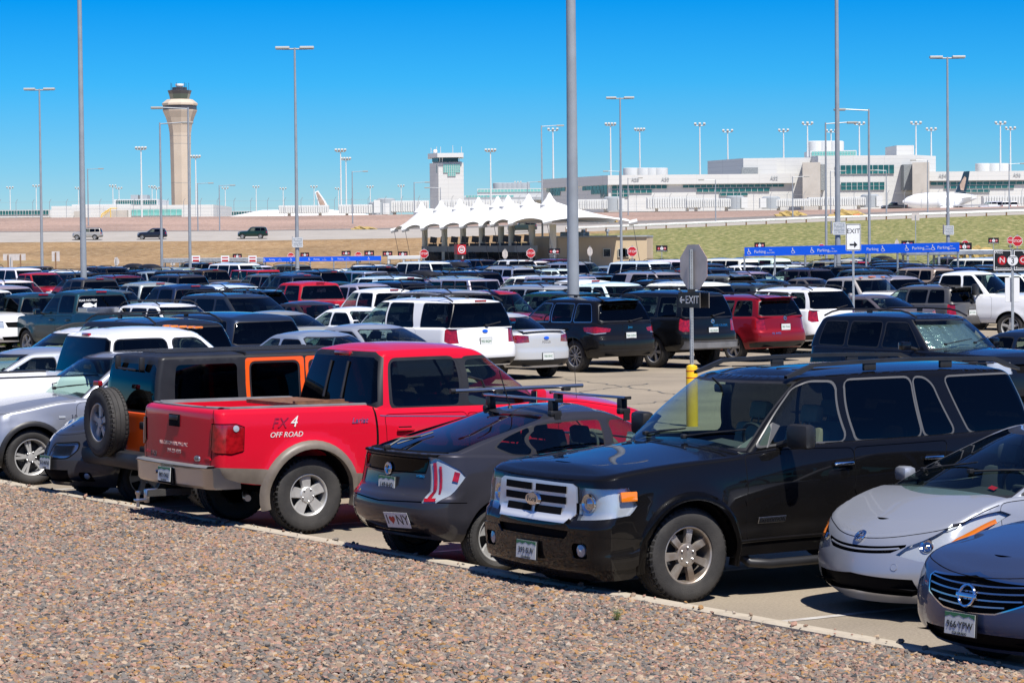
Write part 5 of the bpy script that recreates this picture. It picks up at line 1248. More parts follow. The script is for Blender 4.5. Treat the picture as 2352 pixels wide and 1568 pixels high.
def street_lamp(x, yt, yb, d, side_, k=1.0):
    B = vd(x, yb, d); h = vd(x, yt, d).z-B.z
    o = empty('street_lamp', B); q = MB().use('pole_grey'); q.lathe([(.11*k, -1), (.06*k, h)], 10); q.obj('pole_shaft', o, True, 40)
    q = MB().use('pole_grey'); q.tube([(0, 0, h-.1), (side_*1.7*k, 0, h)], .045*k, 6); q.obj('lamp_arm', o)
    q = MB().use('lamp_head'); q.box((side_*2.0*k, 0, h-.02), (.8*k, .35*k, .16*k), bev=.04); q.obj('lamp_head', o); return o
SL = [(372, 281, 620, 195, 1, 'tall single-arm street lamp in front of the control tower shaft base'), (437, 246, 620, 175, -1, 'tallest single-arm lamp crossing the control tower with arm pointing at its cab'),
      (1997, 250, 600, 186, -1, 'single-arm lamp between the two thick right-hand poles'), (1898, 281, 600, 203, 1, 'tall single-arm lamp close beside the Row H pole'),
      (203, 387, 505, 470, 1, None), (455, 420, 545, 462, 1, None), (505, 425, 548, 462, 1, None), (810, 393, 500, 470, 1, None), (952, 418, 505, 475, 1, None), (1012, 430, 510, 470, -1, None), (1246, 288, 545, 330, 1, None),
      (1212, 417, 500, 470, 1, None), (1424, 392, 520, 452, -1, None), (1443, 408, 505, 500, 1, None), (1644, 412, 522, 440, -1, None), (1821, 405, 510, 445, 1, None), (1908, 392, 502, 470, 1, None), (2036, 390, 495, 440, -1, None), (2131, 367, 492, 435, -1, None), (2318, 375, 474, 450, 1, None)]
for x, yt, yb, d, s_, lb in SL:
    lx = sorted(q[0] for q in SL if q[5] is None and q[0] > 430)
    tag(street_lamp(x, yt, yb, d, s_, 1.0 if d < 300 else 1.15), lb or ('slim single-arm lamp on the bank between thick pole and control tower' if x < 430 else f'slim single-arm lamp along the embankment road, {ORD[lx.index(x)]} past the control tower'), 'street lamp', 'single-arm street lamps')

def flood_mast(x, yt, yb, d, n, k=1.0):
    B = vd(x, yb, d); h = vd(x, yt, d).z-B.z; o = empty('floodlight_mast', B); q = MB().use('white_metal'); q.lathe([(.30*k, 0), (.17*k, h)], 8); q.obj('mast', o, True, 40)
    q = MB().use('white_metal'); q.tube([(-1.4*k, 0, h), (1.4*k, 0, h)], .14*k, 5); q.obj('cross_arm', o)
    for i in range(n):
        u = (i/(n-1)-.5)*2.9*k; q = MB().use('lamp_pale'); q.box((u, -.2, h+.55*k), (.75*k, .8*k, .65*k), Matrix.Rotation(.5, 4, 'X'), bev=.08*k); q.use('tower_dark'); q.box((u, -.25, h+.2*k), (.55*k, .5*k, .12*k)); q.obj('floodlight', o)
    return o
FM = [(326, 343, 500, 640, 4, 0.85), (451, 362, 500, 700, 4, 1.5), (784, 348, 500, 640, 4, 1.7), (796, 367, 500, 700, 4, 1.4), (1128, 348, 500, 640, 4, 1.6), (24, 432, 495, 1100, 3, 1.9), (84, 428, 495, 1100, 3, 1.9), (181, 433, 495, 1150, 3, 1.9), (260, 428, 490, 1100, 3, 1.9), (274, 433, 490, 1150, 3, 1.9), (350, 430, 490, 1100, 3, 1.9), (360, 433, 490, 1150, 3, 1.9),
      (518, 433, 495, 1150, 3, 1.9), (589, 430, 495, 1150, 3, 1.9), (651, 434, 495, 1150, 3, 1.9), (722, 430, 495, 1100, 3, 1.9), (778, 434, 495, 1150, 3, 1.9), (851, 430, 495, 1150, 3, 1.9), (922, 428, 495, 1150, 3, 1.9), (1190, 420, 470, 1100, 3, 1.9),
      (1271, 300, 412, 830, 3, 2.2), (1403, 288, 403, 800, 4, 2.2), (1470, 300, 403, 830, 4, 2.2), (1608, 288, 403, 800, 3, 2.2), (1672, 303, 403, 840, 3, 2.2), (1800, 302, 370, 840, 3, 2.2), (1855, 286, 360, 800, 3, 2.2), (1974, 286, 360, 800, 3, 2.2), (1909, 303, 360, 840, 3, 2.2), (2104, 285, 360, 800, 3, 2.2), (2139, 299, 360, 840, 3, 2.2), (2298, 285, 392, 800, 3, 2.2), (2321, 297, 392, 840, 3, 2.2)]
for x, yt, yb, d, n, k in FM:
    cls = 0 if d > 1000 else (1 if d < 750 else 2); near_ = [q[0] for q in FM if (0 if q[3] > 1000 else (1 if q[3] < 750 else 2)) == cls and (q[0] > 417) == (x > 417)]
    k_ = ORD[sorted(near_, key=lambda v: abs(v-417)).index(x)]; sd = 'canopy' if x > 417 else 'dirt bank signs'
    lab = (f'small far-off floodlight mast, {k_} from the control tower on the {sd} side' if cls == 0 else (f'tall four-lamp apron floodlight mast, {k_} from the control tower on the {sd} side' if cls == 1 else f'white floodlight mast on the concourse roof, {k_} from the ramp tower'))
    tag(flood_mast(x, yt, yb, d, n, k*.42 if d > 750 else .75), lab, 'floodlight mast', ['far floodlight masts', 'apron floodlight masts', 'concourse floodlight masts'][cls])

# ------------------------------------------------------------------ buildings: prisms over plans of (pixel x, depth)
def prism_part(parent, name, plan, y0, y1, m, dref=None, org=None):
    """plan [(x pixel, depth)]; y0 top and y1 bottom read at the first plan point"""
    xr, dr = plan[0]; zt_ = vd(xr, y0, dr).z; zb_ = vd(xr, y1, dr).z
    pts = [vd(x, 500, d) for x, d in plan]; q = MB().use(m); o = org or Vector((0, 0, 0))
    n = len(pts); vs = [(p.x-o.x, p.y-o.y, zb_-o.z) for p in pts]+[(p.x-o.x, p.y-o.y, zt_-o.z) for p in pts]
    ar = sum(pts[i-1].x*pts[i].y-pts[i].x*pts[i-1].y for i in range(n)); fs = [tuple(range(n-1, -1, -1)), tuple(range(n, 2*n))]+[(i, (i+1) % n, n+(i+1) % n, n+i) for i in range(n)]
    if ar < 0: fs = [f[::-1] for f in fs]
    q.add(vs, fs); return q.obj(name, parent)
def slab(parent, name, x0, y0, x1, y1, d, depth, m, org):
    """box whose front spans the pixel rectangle at depth d"""
    a = vd(x0, (y0+y1)/2, d); b = vd(x1, (y0+y1)/2, d); xm = (x0+x1)/2; z1 = vd(xm, y0, d).z; z0 = vd(xm, y1, d).z
    q = MB().use(m); q.box(((a.x+b.x)/2-org.x, d+depth/2-org.y, (z0+z1)/2-org.z), (b.x-a.x, depth, z1-z0)); return q.obj(name, parent)
def window_row(parent, x0, y0, x1, y1, d, n, org, m='teal_glass', rows_=1, fm='white_metal', mull=.16):
    """band of separate panes with frame bars"""
    f = slab(parent, 'window_band', x0, y0, x1, y1, d-.02, .05, fm, org)
    a = vd(x0, (y0+y1)/2, d); b = vd(x1, (y0+y1)/2, d); xm = (x0+x1)/2; z1 = vd(xm, y0, d).z; z0 = vd(xm, y1, d).z
    pw = (b.x-a.x)/n; ph = (z1-z0)/rows_; me = None
    for i in range(n):
        for j in range(rows_):
            if me is None:
                q = MB().use(m); q.box((0, 0, 0), (pw-mull, .06, ph-mull)); me = q.mesh('pane')
            o = link('pane', me, f, (a.x+pw*(i+.5)-org.x, d-.07-org.y, z0+ph*(j+.5)-org.z))
    return f

# concourse
D = 780; og = vd(1600, 452, D); conc = empty('concourse_building', og); tag(conc, 'long white airport concourse with dark teal window bands and gate numbers', 'terminal')
def P_(n, plan, y0, y1, m): return prism_part(conc, n, plan, y0, y1, m, org=og)
P_('main_wing', [(1398, D), (1850, D), (1850, D+60), (1248, 823+40), (1248, 823)], 402.3, 486, 'white_panel')
P_('roof_fascia', [(1397, D-1.2), (1827, D-1.2), (1827, D+50), (1247, 821+40), (1247, 821)], 402, 424, 'white_panel')
P_('east_wing', [(2134, D), (2500, D), (2500, D+60), (2134, D+60)], 394.2, 486, 'white_panel')
P_('roof_fascia', [(2133, D-1.2), (2500, D-1.2), (2500, D+50), (2133, D+50)], 393.8, 414.8, 'white_panel')
P_('core_block', [(1880, D-2), (2105, D-2), (2150, D+10), (2150, D+60), (1820, D+60)], 357.5, 486, 'white_panel')
P_('upper_block', [(1708, D+5), (1785, D+5), (1785, D+50), (1626, D+60), (1626, D+28)], 363, 420, 'white_panel')
P_('upper_block', [(1781, D+14), (1900, D+14), (1900, D+60), (1781, D+60)], 362, 420, 'white_panel')
for (a, b_) in ((1844, 1885), (2096, 2135)): P_('stair_tower', [(a, D-14), (b_, D-14), (b_, D+30), (a-2 if a < 2000 else a, D+30)], 372.5, 486, 'pale_concrete')
slab(conc, 'granite_panel', 1885, 377, 1898, 436, D-8, 6, 'granite', og); slab(conc, 'granite_panel', 2076, 377, 2096, 436, D-8, 6, 'granite', og)
slab(conc, 'granite_panel', 1703, 384, 1741, 400, D+4, 1, 'granite', og)
P_('clerestory', [(1862, D+30), (1968, D+30), (1968, D+60), (1848, D+70), (1848, D+45)], 345.5, 360, 'white_metal')
window_row(conc, 1864, 347, 1966, 357, D+29.8, 16, og, 'pale_glass', 2, mull=.12)
P_('penthouse', [(2060, D+5), (2100, D+5), (2100, D+30), (2034, D+40), (2034, D+20)], 333.5, 360, 'white_panel')
for x in (1874, 1895, 1919): 
    c = vd(x, 337, D+50); q = MB().use('white_metal'); q.lathe([(2.4, -3), (2.6, -.4), (2.6, 1.6), (2.2, 1.8)], 18, c=(c.x-og.x, c.y-og.y, c.z-og.z)); q.obj('cooling_drum', conc, True, 40)
for x in (1449, 1478, 1496, 1516, 2258, 2283, 2300): 
    c = vd(x, 396.5 if x < 2000 else 386, D+40); q = MB().use('white_metal'); q.lathe([(2.0, -3), (2.4, -.8), (2.4, 1.4), (2.0, 1.5)], 18, c=(c.x-og.x, c.y-og.y, c.z-og.z)); q.obj('cooling_drum', conc, True, 40)
for (x0, y0, x1, y1, n, rw) in ((1405, 424.5, 1532, 433.5, 10, 1), (1405, 434.5, 1498, 443, 7, 1), (1405, 444, 1445, 452, 3, 1), (1568, 423, 1801, 430, 17, 1), (1600, 431, 1768, 440, 12, 1), (1652, 441.5, 1718, 449, 4, 1), (1918, 378, 2054, 399, 11, 1), (1931, 417.5, 2032, 436, 8, 2), (2137, 415.5, 2500, 423.5, 24, 1), (2168, 424.5, 2330, 432.5, 11, 1), (2215, 434, 2274, 441.5, 4, 1), (1584, 455, 1610, 475, 2, 1)):
    window_row(conc, x0, y0, x1, y1, D-.3 if not 1900 < x0 < 2060 else D-2.3, n, og, 'teal_glass', rw)
# side wall windows of the wing
A_w = vd(1398, 430, D); B_w = vd(1248, 438, 823); dw = (A_w-B_w); nw_ = Vector((dw.y, -dw.x, 0)).normalized()
if nw_.y > 0: nw_ = -nw_
for (t0, t1, za, zb2, n) in ((.06, .36, 424.5, 432, 6), (.62, .99, 424.5, 433, 7), (.75, .99, 434.5, 443, 5), (.89, .99, 444, 452, 2), (.12, .28, 433, 442, 4)):
    for i in range(n):
        f0 = t0+(t1-t0)*i/n; f1 = t0+(t1-t0)*(i+1)/n-.004; p0 = B_w.lerp(A_w, f0)+nw_*.25; p1 = B_w.lerp(A_w, f1)+nw_*.25; z1 = vd(1398, za, D).z; z0 = vd(1398, zb2, D).z-.15
        q = MB().use('teal_glass'); q.add([(p.x-og.x, p.y-og.y, z-og.z) for p, z in ((p0, z0), (p1, z0), (p1, z1), (p0, z1))], [(0, 1, 2, 3)]); q.obj('pane', conc)
for txt, x, y in (('A28', 1459, 411.5), ('A30', 1528, 411.0), ('A32', 1778, 408), ('A34', 2165, 403), ('A36', 2336, 401)):
    c = vd(x, y, D-1.4); o = link('gate_number', text_mesh(txt, 1.35, 'bridge_grey', .05), conc); o.matrix_local = frame((c.x-og.x, c.y-og.y, c.z-og.z), (1, 0, 0), (0, -1, 0))

# far terminal building below the control tower
D2 = 900; og2 = vd(300, 496, D2); low_ = empty('terminal_building', og2); tag(low_, 'low white terminal with teal windows and yellow stairs below the control tower', 'terminal')
def Q_(n, x0, y0, x1, y1, dd, dep, m): return slab(low_, n, x0, y0, x1, y1, dd, dep, m, og2)
Q_('main_block', 118, 471, 490, 499, D2, 60, 'white_panel'); Q_('upper_block', 165, 468.5, 300, 476, D2+6, 40, 'white_panel'); Q_('clerestory', 262, 457, 362, 472, D2+14, 30, 'white_metal')
window_row(low_, 266, 459, 360, 469, D2+13.8, 18, og2, 'teal_glass'); window_row(low_, 302, 480, 418, 495, D2-.3, 9, og2, 'pale_glass')
Q_('low_wing', -60, 482, 118, 499, D2+30, 40, 'white_panel'); window_row(low_, -60, 483, 112, 493, D2+29.8, 26, og2, 'teal_glass')
Q_('service_wall', 240, 482, 292, 499, D2-3, 4, 'pale_concrete'); Q_('loading_bay', 170, 484, 186, 499, D2-2, 3, 'pale_concrete')
for x in (300, 321): Q_('cooling_unit', x, 447, x+17, 457, D2+20, 8, 'bridge_grey')
for i in range(7):
    c = vd(233+i*3, 497-i*2.2, D2-6); q = MB().use('yellow'); q.box((c.x-og2.x, c.y-og2.y, c.z-og2.z), (.7, 2.4, .14)); q.obj('stair_tread', low_)
for y0 in (-1.2, 1.2):
    q = MB().use('yellow'); p0 = vd(233, 492, D2-6+y0)-og2; p1 = vd(254, 478, D2-6+y0)-og2; q.tube([p0, p1, p1+Vector((2.2, 0, 0))], .16, 5); q.tube([p0, p0-Vector((0, 0, 1.2))], .12, 5); q.tube([p1, p1-Vector((0, 0, 3.2))], .12, 5); q.obj('stair_rail', low_)
og3 = vd(590, 496, D2+120); mid_ = empty('terminal_building', og3); tag(mid_, 'distant flat white terminal strip with small teal windows beside jet bridges', 'terminal')
slab(mid_, 'main_block', 500, 484, 640, 500, D2+120, 40, 'white_panel', og3); window_row(mid_, 505, 485, 630, 494, D2+119.8, 20, og3, 'teal_glass')
og4 = vd(1180, 470, 950); far_ = empty('terminal_building', og4); tag(far_, 'stepped glass terminal roof with drums behind the white canopy', 'terminal')
slab(far_, 'main_block', 1067, 447, 1420, 480, 960, 40, 'white_panel', og4); slab(far_, 'upper_block', 1096, 432, 1330, 447, 970, 30, 'white_panel', og4); slab(far_, 'grey_roof', 1040, 452.5, 1260, 459, 940, 30, 'bridge_grey', og4)
window_row(far_, 1097, 433.5, 1325, 440, 969.7, 30, og4, 'pale_glass'); window_row(far_, 1070, 447.5, 1180, 452.5, 959.7, 16, og4, 'pale_glass')
for i in range(6):
    c = vd(1147+i*11, 428, 985); q = MB().use('bridge_grey'); q.lathe([(2.1, -2), (2.4, 0), (2.4, 1.2), (1.9, 1.4)], 14, c=(c.x-og4.x, c.y-og4.y, c.z-og4.z)); q.obj('cooling_drum', far_, True, 40)

# control tower
DT = 1740; bt = vd(417, 520, DT); bt.z = 9.3; tw = empty('control_tower', bt); tag(tw, 'tall tan concrete control tower with flared top and dark cab', 'control tower')
def yz(y): return vd(414, y, DT).z-9.3
def ring(name, prof, m, n=8, sm=False, rot=.20):
    q = MB().use(m); q.lathe([(r/math.cos(math.pi/n) if n == 8 else r, yz(y)) for r, y in prof], n); q.v = [tuple(Matrix.Rotation(rot, 3, 'Z') @ Vector(v)) for v in q.v]; return q.obj(name, tw, sm, 40)
k2 = DT/6201.0
ring('shaft', [(20*k2, 540), (21*k2, 400), (22*k2, 330), (22.6*k2, 305), (25*k2, 288), (30*k2, 270), (36*k2, 255), (36.5*k2, 252)], 'tower_concrete')
ring('walkway_band', [(35.5*k2, 252), (35.5*k2, 242)], 'tower_dark'); ring('canopy_ring', [(36.5*k2, 242), (37.5*k2, 241), (37.5*k2, 237), (27*k2, 228)], 'tower_concrete')
ring('cab_glass', [(20*k2, 228), (23*k2, 215.5)], 'cab_green'); ring('cab_roof', [(23*k2, 215.5), (25.5*k2, 208), (24*k2, 207)], 'tower_dark'); ring('equipment_room', [(15.5*k2, 207), (15.5*k2, 200.5), (13*k2, 200)], 'tower_dark')
ring('radome', [(7*k2, 200), (7*k2, 198), (9*k2, 197.5), (10*k2, 194.5), (9.5*k2, 192.3), (4*k2, 191.8)], 'plane_white', 16, True)
for i in range(7):
    a = i*.9; q = MB().use('tower_dark'); r_ = 21*k2; q.tube([(r_*math.cos(a), r_*math.sin(a), yz(208)), (r_*math.cos(a), r_*math.sin(a), yz(190))], .12, 4); q.obj('antenna', tw)
for y in (475, 420, 330, 312): 
    q = MB().use('pale_concrete'); rr_ = {475: 20.45, 420: 20.86, 330: 22.03, 312: 22.45}[y]*k2/math.cos(math.pi/8); q.lathe([(rr_+.05, yz(y)), (rr_+.09, yz(y)+.25)], 8); q.v = [tuple(Matrix.Rotation(.20, 3, 'Z') @ Vector(v)) for v in q.v]; q.f = [f for f in q.f if len(f) == 4]; q.m = [0]*len(q.f); q.obj('joint_band', tw)

# ramp tower
DR = 850; br_ = vd(1030, 470, DR); rt = empty('ramp_tower', br_); tag(rt, 'square white ramp tower with teal tile windows above the canopy', 'control tower')
def RP(n, plan, y0, y1, m): return prism_part(rt, n, plan, y0, y1, m, org=br_)
RP('shaft', [(1008, DR), (1066, DR), (1066, DR+10), (988, DR+14), (988, DR+5)], 373.5, 490, 'white_panel')
RP('parapet', [(1012, DR+1), (1062, DR+1), (1062, DR+9), (996, DR+11), (996, DR+5)], 371, 373.5, 'white_metal')
RP('cab_glass', [(1008, DR+.6), (1054, DR+.6), (1054, DR+9), (994, DR+11), (994, DR+5)], 361, 371, 'dark_glass')
RP('cab_roof', [(1006, DR-1.5), (1066, DR-1.5), (1066, DR+12), (984, DR+15), (984, DR+4)], 351, 361, 'white_metal')
for x in (1009, 1015, 1054): slab(rt, 'cab_pillar', x, 361, x+1.8, 371, DR+.3, .5, 'white_metal', br_)
window_row(rt, 1018, 376, 1057, 396, DR-.2, 8, br_, 'pale_glass', 5, mull=.14); window_row(rt, 1028, 396.2, 1047, 404, DR-.2, 4, br_, 'pale_glass', 2, mull=.14)
pa = vd(990, 380, DR+5); pb = vd(1006.5, 380, DR+.4)
for i in range(4):
    for j in range(5):
        p0 = pa.lerp(pb, .08+.2*i); p1 = pa.lerp(pb, .26+.2*i); z1 = vd(1000, 377+4*j, DR).z; z0 = vd(1000, 380.5+4*j, DR).z
        q = MB().use('teal_glass'); q.add([(p.x-br_.x-.1, p.y-br_.y-.25, z-br_.z) for p, z in ((p0, z0), (p1, z0), (p1, z1), (p0, z1))], [(0, 1, 2, 3)]); q.obj('pane', rt)
for x in (990, 1003, 1012, 1040, 1060): q = MB().use('white_metal'); c = vd(x, 351, DR+4)-br_; q.tube([c, c+Vector((0, 0, 1.6+.4*(x % 3)))], .09, 4); q.obj('antenna', rt)
q = MB().use('plane_white'); c = vd(999.5, 347.5, DR+2)-br_; q.lathe([(0, -.25), (.5, -.15), (.75, .1)], 12, c=tuple(c), axis='y'); q.obj('dish', rt, True)

# ------------------------------------------------------------------ jet bridges, aircraft, apron things
def jet_bridge(x0, x1, y0, y1, d, n, cab, lab):
    B = vd((x0+x1)/2, y1, d); z0 = terrain_z((x0+x1)/2, d); o = empty('jet_bridge', (B.x, d, z0)); tag(o, lab, 'jet bridge', 'white jet bridges at the gates')
    a = vd(x0, y0, d); b_ = vd(x1, y0, d); zt_ = vd((x0+x1)/2, y0, d).z-z0; zb_ = max(B.z-z0, .8); w = b_.x-a.x
    q = MB().use('white_metal'); q.box((0, 1.5, (zt_+zb_)/2), (w, 3, zt_-zb_)); q.obj('tunnel', o)
    me = None
    for i in range(n):
        if me is None: q = MB().use('white_metal'); q.box((0, 0, 0), (w/n*.45, .3, zt_-zb_-.3)); me = q.mesh('rib')
        link('rib', me, o, (-w/2+w*(i+.5)/n, -.12, (zt_+zb_)/2))
    if cab:
        q = MB().use('bridge_grey'); q.lathe([(2.1, zb_-.4), (2.1, zt_+.3), (1.6, zt_+.6)], 12, c=(w/2*cab, 1.5, 0)); q.obj('rotunda', o, True, 40)
        q = MB().use('white_metal'); q.box((w/2*cab+1.9*cab, .6, (zt_+zb_)/2), (1.4, 2.4, zt_-zb_+.4)); q.obj('cab', o)
    for u in (-.3, .32):
        q = MB().use('pale_concrete'); q.box((w*u, 1.5, zb_/2), (.7, .9, zb_)); q.box((w*u, 1.5, .3), (2.2, 1.6, .6)); q.obj('support_leg', o)
for (x0, x1, y0, y1, d, n, cab, lab) in ((640, 755, 471, 489, 620, 22, 0, 'pale jet bridge left of the grey square cab'), (778, 868, 469, 490, 600, 16, 1, 'jet bridge ending in a grey cab beside the canopy'), (886, 985, 460, 486, 600, 18, -1, 'jet bridge behind the leftmost canopy peaks'), (1015, 1225, 458, 484, 640, 34, 0, 'long jet bridge running behind the canopy peaks'),
                                      (1320, 1408, 457, 480, 620, 16, 1, 'jet bridge below the shaded concourse end wall'), (1486, 1600, 452, 478, 640, 20, 0, 'jet bridge under gate A30'), (1577, 1690, 455, 476, 610, 22, 1, 'ribbed jet bridge under gate A32 with round grey joint'), (1772, 1860, 456, 474, 610, 18, -1, 'ribbed jet bridge against the concrete stair tower'), (1857, 2000, 452, 472, 615, 28, 1, 'longest ribbed jet bridge ending near the parked aircraft'), (2258, 2380, 449, 468, 690, 20, 0, 'cream jet bridge behind the white vans')):
    jet_bridge(x0, x1, y0, y1, d, n, cab, lab)
# aircraft
DA = 600; zg = 9.3; s_ = DA/6201.0; pb_ = vd(2150, 462, DA); ac_ = empty('airliner', (pb_.x, DA, zg)); tag(ac_, 'white airliner with dark painted tail fin parked by the fence', 'aircraft')
zc = pb_.z-zg; X0 = (2075-2150)*s_; X1 = (2243-2150)*s_
q = MB().use('plane_white'); pr = [(X0-.2, .15), (X0+.8, 1.0), (X0+2.5, 1.65), (X0+5, 1.95), (X0+10, 1.98), (X1-7, 1.95), (X1-4, 1.5), (X1-1.5, .85), (X1, .35)]; vs = []; nn = 20
for (x, r) in pr:
    up_ = 0 if x < X1-7 else (x-X1+7)*.12
    for k in range(nn): a = 2*math.pi*k/nn; vs.append((x, r*math.cos(a), zc+up_+r*math.sin(a)))
q.add(vs, [(i*nn+k, i*nn+(k+1) % nn, (i+1)*nn+(k+1) % nn, (i+1)*nn+k) for i in range(len(pr)-1) for k in range(nn)]+[tuple(range(nn)), tuple(range(len(vs)-1, len(vs)-nn-1, -1))]); q.obj('fuselage', ac_, True, 50)
def px_(x, y): return ((x-2150)*s_, vd(x, y, DA).z-zg)
tf = [px_(2192, 446), px_(2207, 414), (px_(2214, 393.5)), px_(2227, 392.5), px_(2223, 420), px_(2217, 446)]
q = MB().use('tail_dark'); q.prism(tf, -.25, .25, Matrix(((1, 0, 0, 0), (0, 0, -1, 0), (0, 1, 0, 0), (0, 0, 0, 1)))); q.obj('tail_fin', ac_)
q = MB().use('tail_fur'); q.prism([px_(2206, 436), px_(2204, 424), px_(2210, 412), px_(2215, 404), px_(2219, 408), px_(2217, 420), px_(2213, 437)], .26, .30, Matrix(((1, 0, 0, 0), (0, 0, -1, 0), (0, 1, 0, 0), (0, 0, 0, 1)))); q.obj('tail_artwork', ac_)
q = MB().use('plane_white'); q.add([(X1-5, 0, zc+.6), (X1-2, 0, zc+.7), (X1+2.4, -6, zc+1.2), (X1+1.0, -6, zc+1.15), (X1+2.4, 6, zc+1.2), (X1+1.0, 6, zc+1.15)], [(0, 1, 2, 3), (0, 5, 4, 1)]); q.obj('tailplane', ac_)
q = MB().use('plane_white'); q.prism([(0, -1), (5, -1), (11, -15), (9, -15)], zc-1.2, zc-.9); q.prism([(0, 1), (9, 15), (11, 15), (5, 1)], zc-1.2, zc-.9); q.obj('wing', ac_)
for sy in (-5, 5): q = MB().use('plane_white'); q.lathe([(.5, -1.5), (.95, -.5), (.95, 1.0), (.5, 2)], 12, c=(1.5, sy, zc-1.9), axis='x'); q.obj('engine', ac_, True, 50)
for xx, yy in ((X0+4, 0), (5, -3), (5, 3)): q = MB().use('tower_dark'); q.tube([(xx, yy, zc-1), (xx, yy, 0)], .15, 6); q.lathe([(.5, -.25), (.5, .25)], 12, c=(xx, yy, .5), axis='y'); q.obj('landing_gear', ac_)
# tail of a second aircraft
c = vd(738, 470, 640); at_ = empty('airliner', (c.x, 640, 9.3)); tag(at_, 'second airliner showing only its dark tail fin above the bridges', 'aircraft'); s2_ = 640/6201.0
tf = [((x-738)*s2_, vd(x, y, 640).z-9.3) for x, y in ((733, 472), (724, 440), (731, 437), (748, 462), (753, 472))]; Mx = Matrix(((1, 0, 0, 0), (0, 0, -1, 0), (0, 1, 0, 0), (0, 0, 0, 1)))
q = MB().use('plane_white'); q.prism(tf, -.25, .25, Mx); q.obj('tail_fin', at_)
tf = [((x-738)*s2_, vd(x, y, 640).z-9.3) for x, y in ((735, 471), (726.5, 442), (730, 440), (744, 462), (748, 471))]; q = MB().use('tail_fur'); q.prism(tf, .26, .3, Mx); q.obj('tail_artwork', at_)
q = MB().use('plane_white'); q.lathe([(.4, -16), (1.9, -8), (1.95, 2), (1.9, 8), (.5, 18)], 16, c=(-6, 0, .3), axis='x'); q.obj('fuselage', at_, True, 50)

# perimeter fence on the lip
fz = empty('security_fence', (0, 0, 0)); tag(fz, 'tall thin wire fence with angled post tops along the apron edge', 'fence')
q = MB().use('galv'); q.lathe([(.045, -.2), (.045, 3.1)], 5); q.tube([(0, 0, 3.05), (.35, 0, 3.6)], .04, 4); pm = q.mesh('fence_post')
for i in range(64):
    x = -40+i*38.5; z = terrain_z(x, 523); p = vd(x, 490, 523); link('fence_post', pm, fz, (p.x, 523, z))
for dz in (.4, 1.6, 3.0):
    q = MB().use('galv'); q.tube([(vd(x, 490, 523).x, 523, terrain_z(x, 523)+dz) for x in range(-40, 2420, 120)], .018, 3); q.obj('fence_rail', fz)
# guard rail on the right-hand road edge
gr_ = empty('guard_rail', (0, 0, 0)); tag(gr_, 'long pale guard rail climbing along the embankment road above the grass', 'guard rail')
gx = [1300+i*46 for i in range(30)]; gp = [Vector((vd(x, 500, 424).x, 424, terrain_z(x, 425))) for x in gx]
q = MB().use('galv'); vs = []
for p in gp:
    for (dy, dz) in ((0, .45), (-.06, .53), (0, .6), (-.06, .68), (0, .76), (.03, .6)): vs.append((p.x, p.y+dy, p.z+dz))
q.add(vs, [(i*6+k, (i+1)*6+k, (i+1)*6+(k+1) % 6, i*6+(k+1) % 6) for i in range(len(gp)-1) for k in range(6)]); q.obj('rail', gr_)
q = MB().use('wood_post'); q.box((0, .12, .35), (.2, .2, .95)); pm = q.mesh('post')
for p in gp: link('post', pm, gr_, p)
# straw piles
for (x, y, d, w, h, lab) in ((1815, 500, 462, 5, .8, 'flat straw bale heap on the gravel verge below the lamp'), (1400, 509, 462, 3, .7, 'small straw roll lying on grey verge beside canopy tip'), (1945, 500, 450, 6, 1.0, 'tangled straw heap beside an orange cone'), (2238, 549, 352, 4.6, 1.7, 'large golden rock-like straw mound behind the right stop signs'), (2178, 551, 352, 2.0, 1.4, 'small golden straw mound behind the blue parking board'), (833, 528, 458, 4, .5, 'low straw scrap at the foot of the pink bank')):
    p = vd(x, y, d); z = terrain_z(x, d); bm = bmesh.new(); bmesh.ops.create_icosphere(bm, subdivisions=3, radius=1); r2 = random.Random(int(x))
    ph = [r2.uniform(0, 6) for _ in range(6)]
    for v in bm.verts:
        j = 1+.22*math.sin(v.co.x*5+ph[0])*math.sin(v.co.y*4+ph[1])+.15*math.sin(v.co.x*11+ph[2]+v.co.z*7); v.co = Vector((v.co.x*w/2*j, v.co.y*1.2*j, max(-.2, v.co.z*h*j)))
    me = bpy.data.meshes.new('straw_heap'); bm.to_mesh(me); bm.free(); me.materials.append(MATS['straw']); o = link('straw_heap', me, None, (p.x, d, z)); tag(o, lab, 'straw heap')
cz = vd(1962, 497, 448); q = MB().use('cone_orange'); q.lathe([(.42, 0), (.42, .06), (.3, .07), (.07, .95), (0, .95)], 12); o = q.obj('traffic_cone', None, True, 40, (cz.x, 448, terrain_z(1962, 448))); o.rotation_euler = (0, 1.2, 0); tag(o, 'tipped orange traffic cone beside straw on the road verge', 'traffic cone')

# ------------------------------------------------------------------ toll plaza
peaks = [(968, 470, 338), (1013, 466, 330), (1056, 463, 322), (1099, 459, 314), (1143, 457, 306), (1167, 455, 300), (1214, 452, 291), (1262, 450, 283)]
lefts = [(905, 528), (930, 526), (973, 523), (1018, 521), (1063, 519), (1108, 517), (1134, 514), (1176, 512), (1256, 509)]
can = empty('toll_canopy', vd(1110, 600, 310)); can.location.z = 0; co = can.location.copy(); tag(can, 'row of white tensile canopy peaks over the toll lanes', 'canopy')
PK = [vd(x, y, d) for x, y, d in peaks]; nP = len(PK)
LF = [vd(x, y, 340-(340-276)*i/8) for i, (x, y) in enumerate(lefts)]
RT = [vd(1176+(lefts[i][0]-1176)*.2+197+i*5, 511, 342-(342-284)*i/8) for i in range(9)]
RT[8] = vd(1453, 510, 282)
NT, NR = 8, 9
def edge_pt(A, B, t, lift):                       # sagging or scalloped edge between two corners
    p = A.lerp(B, t); p.z += lift*4*t*(1-t); return p
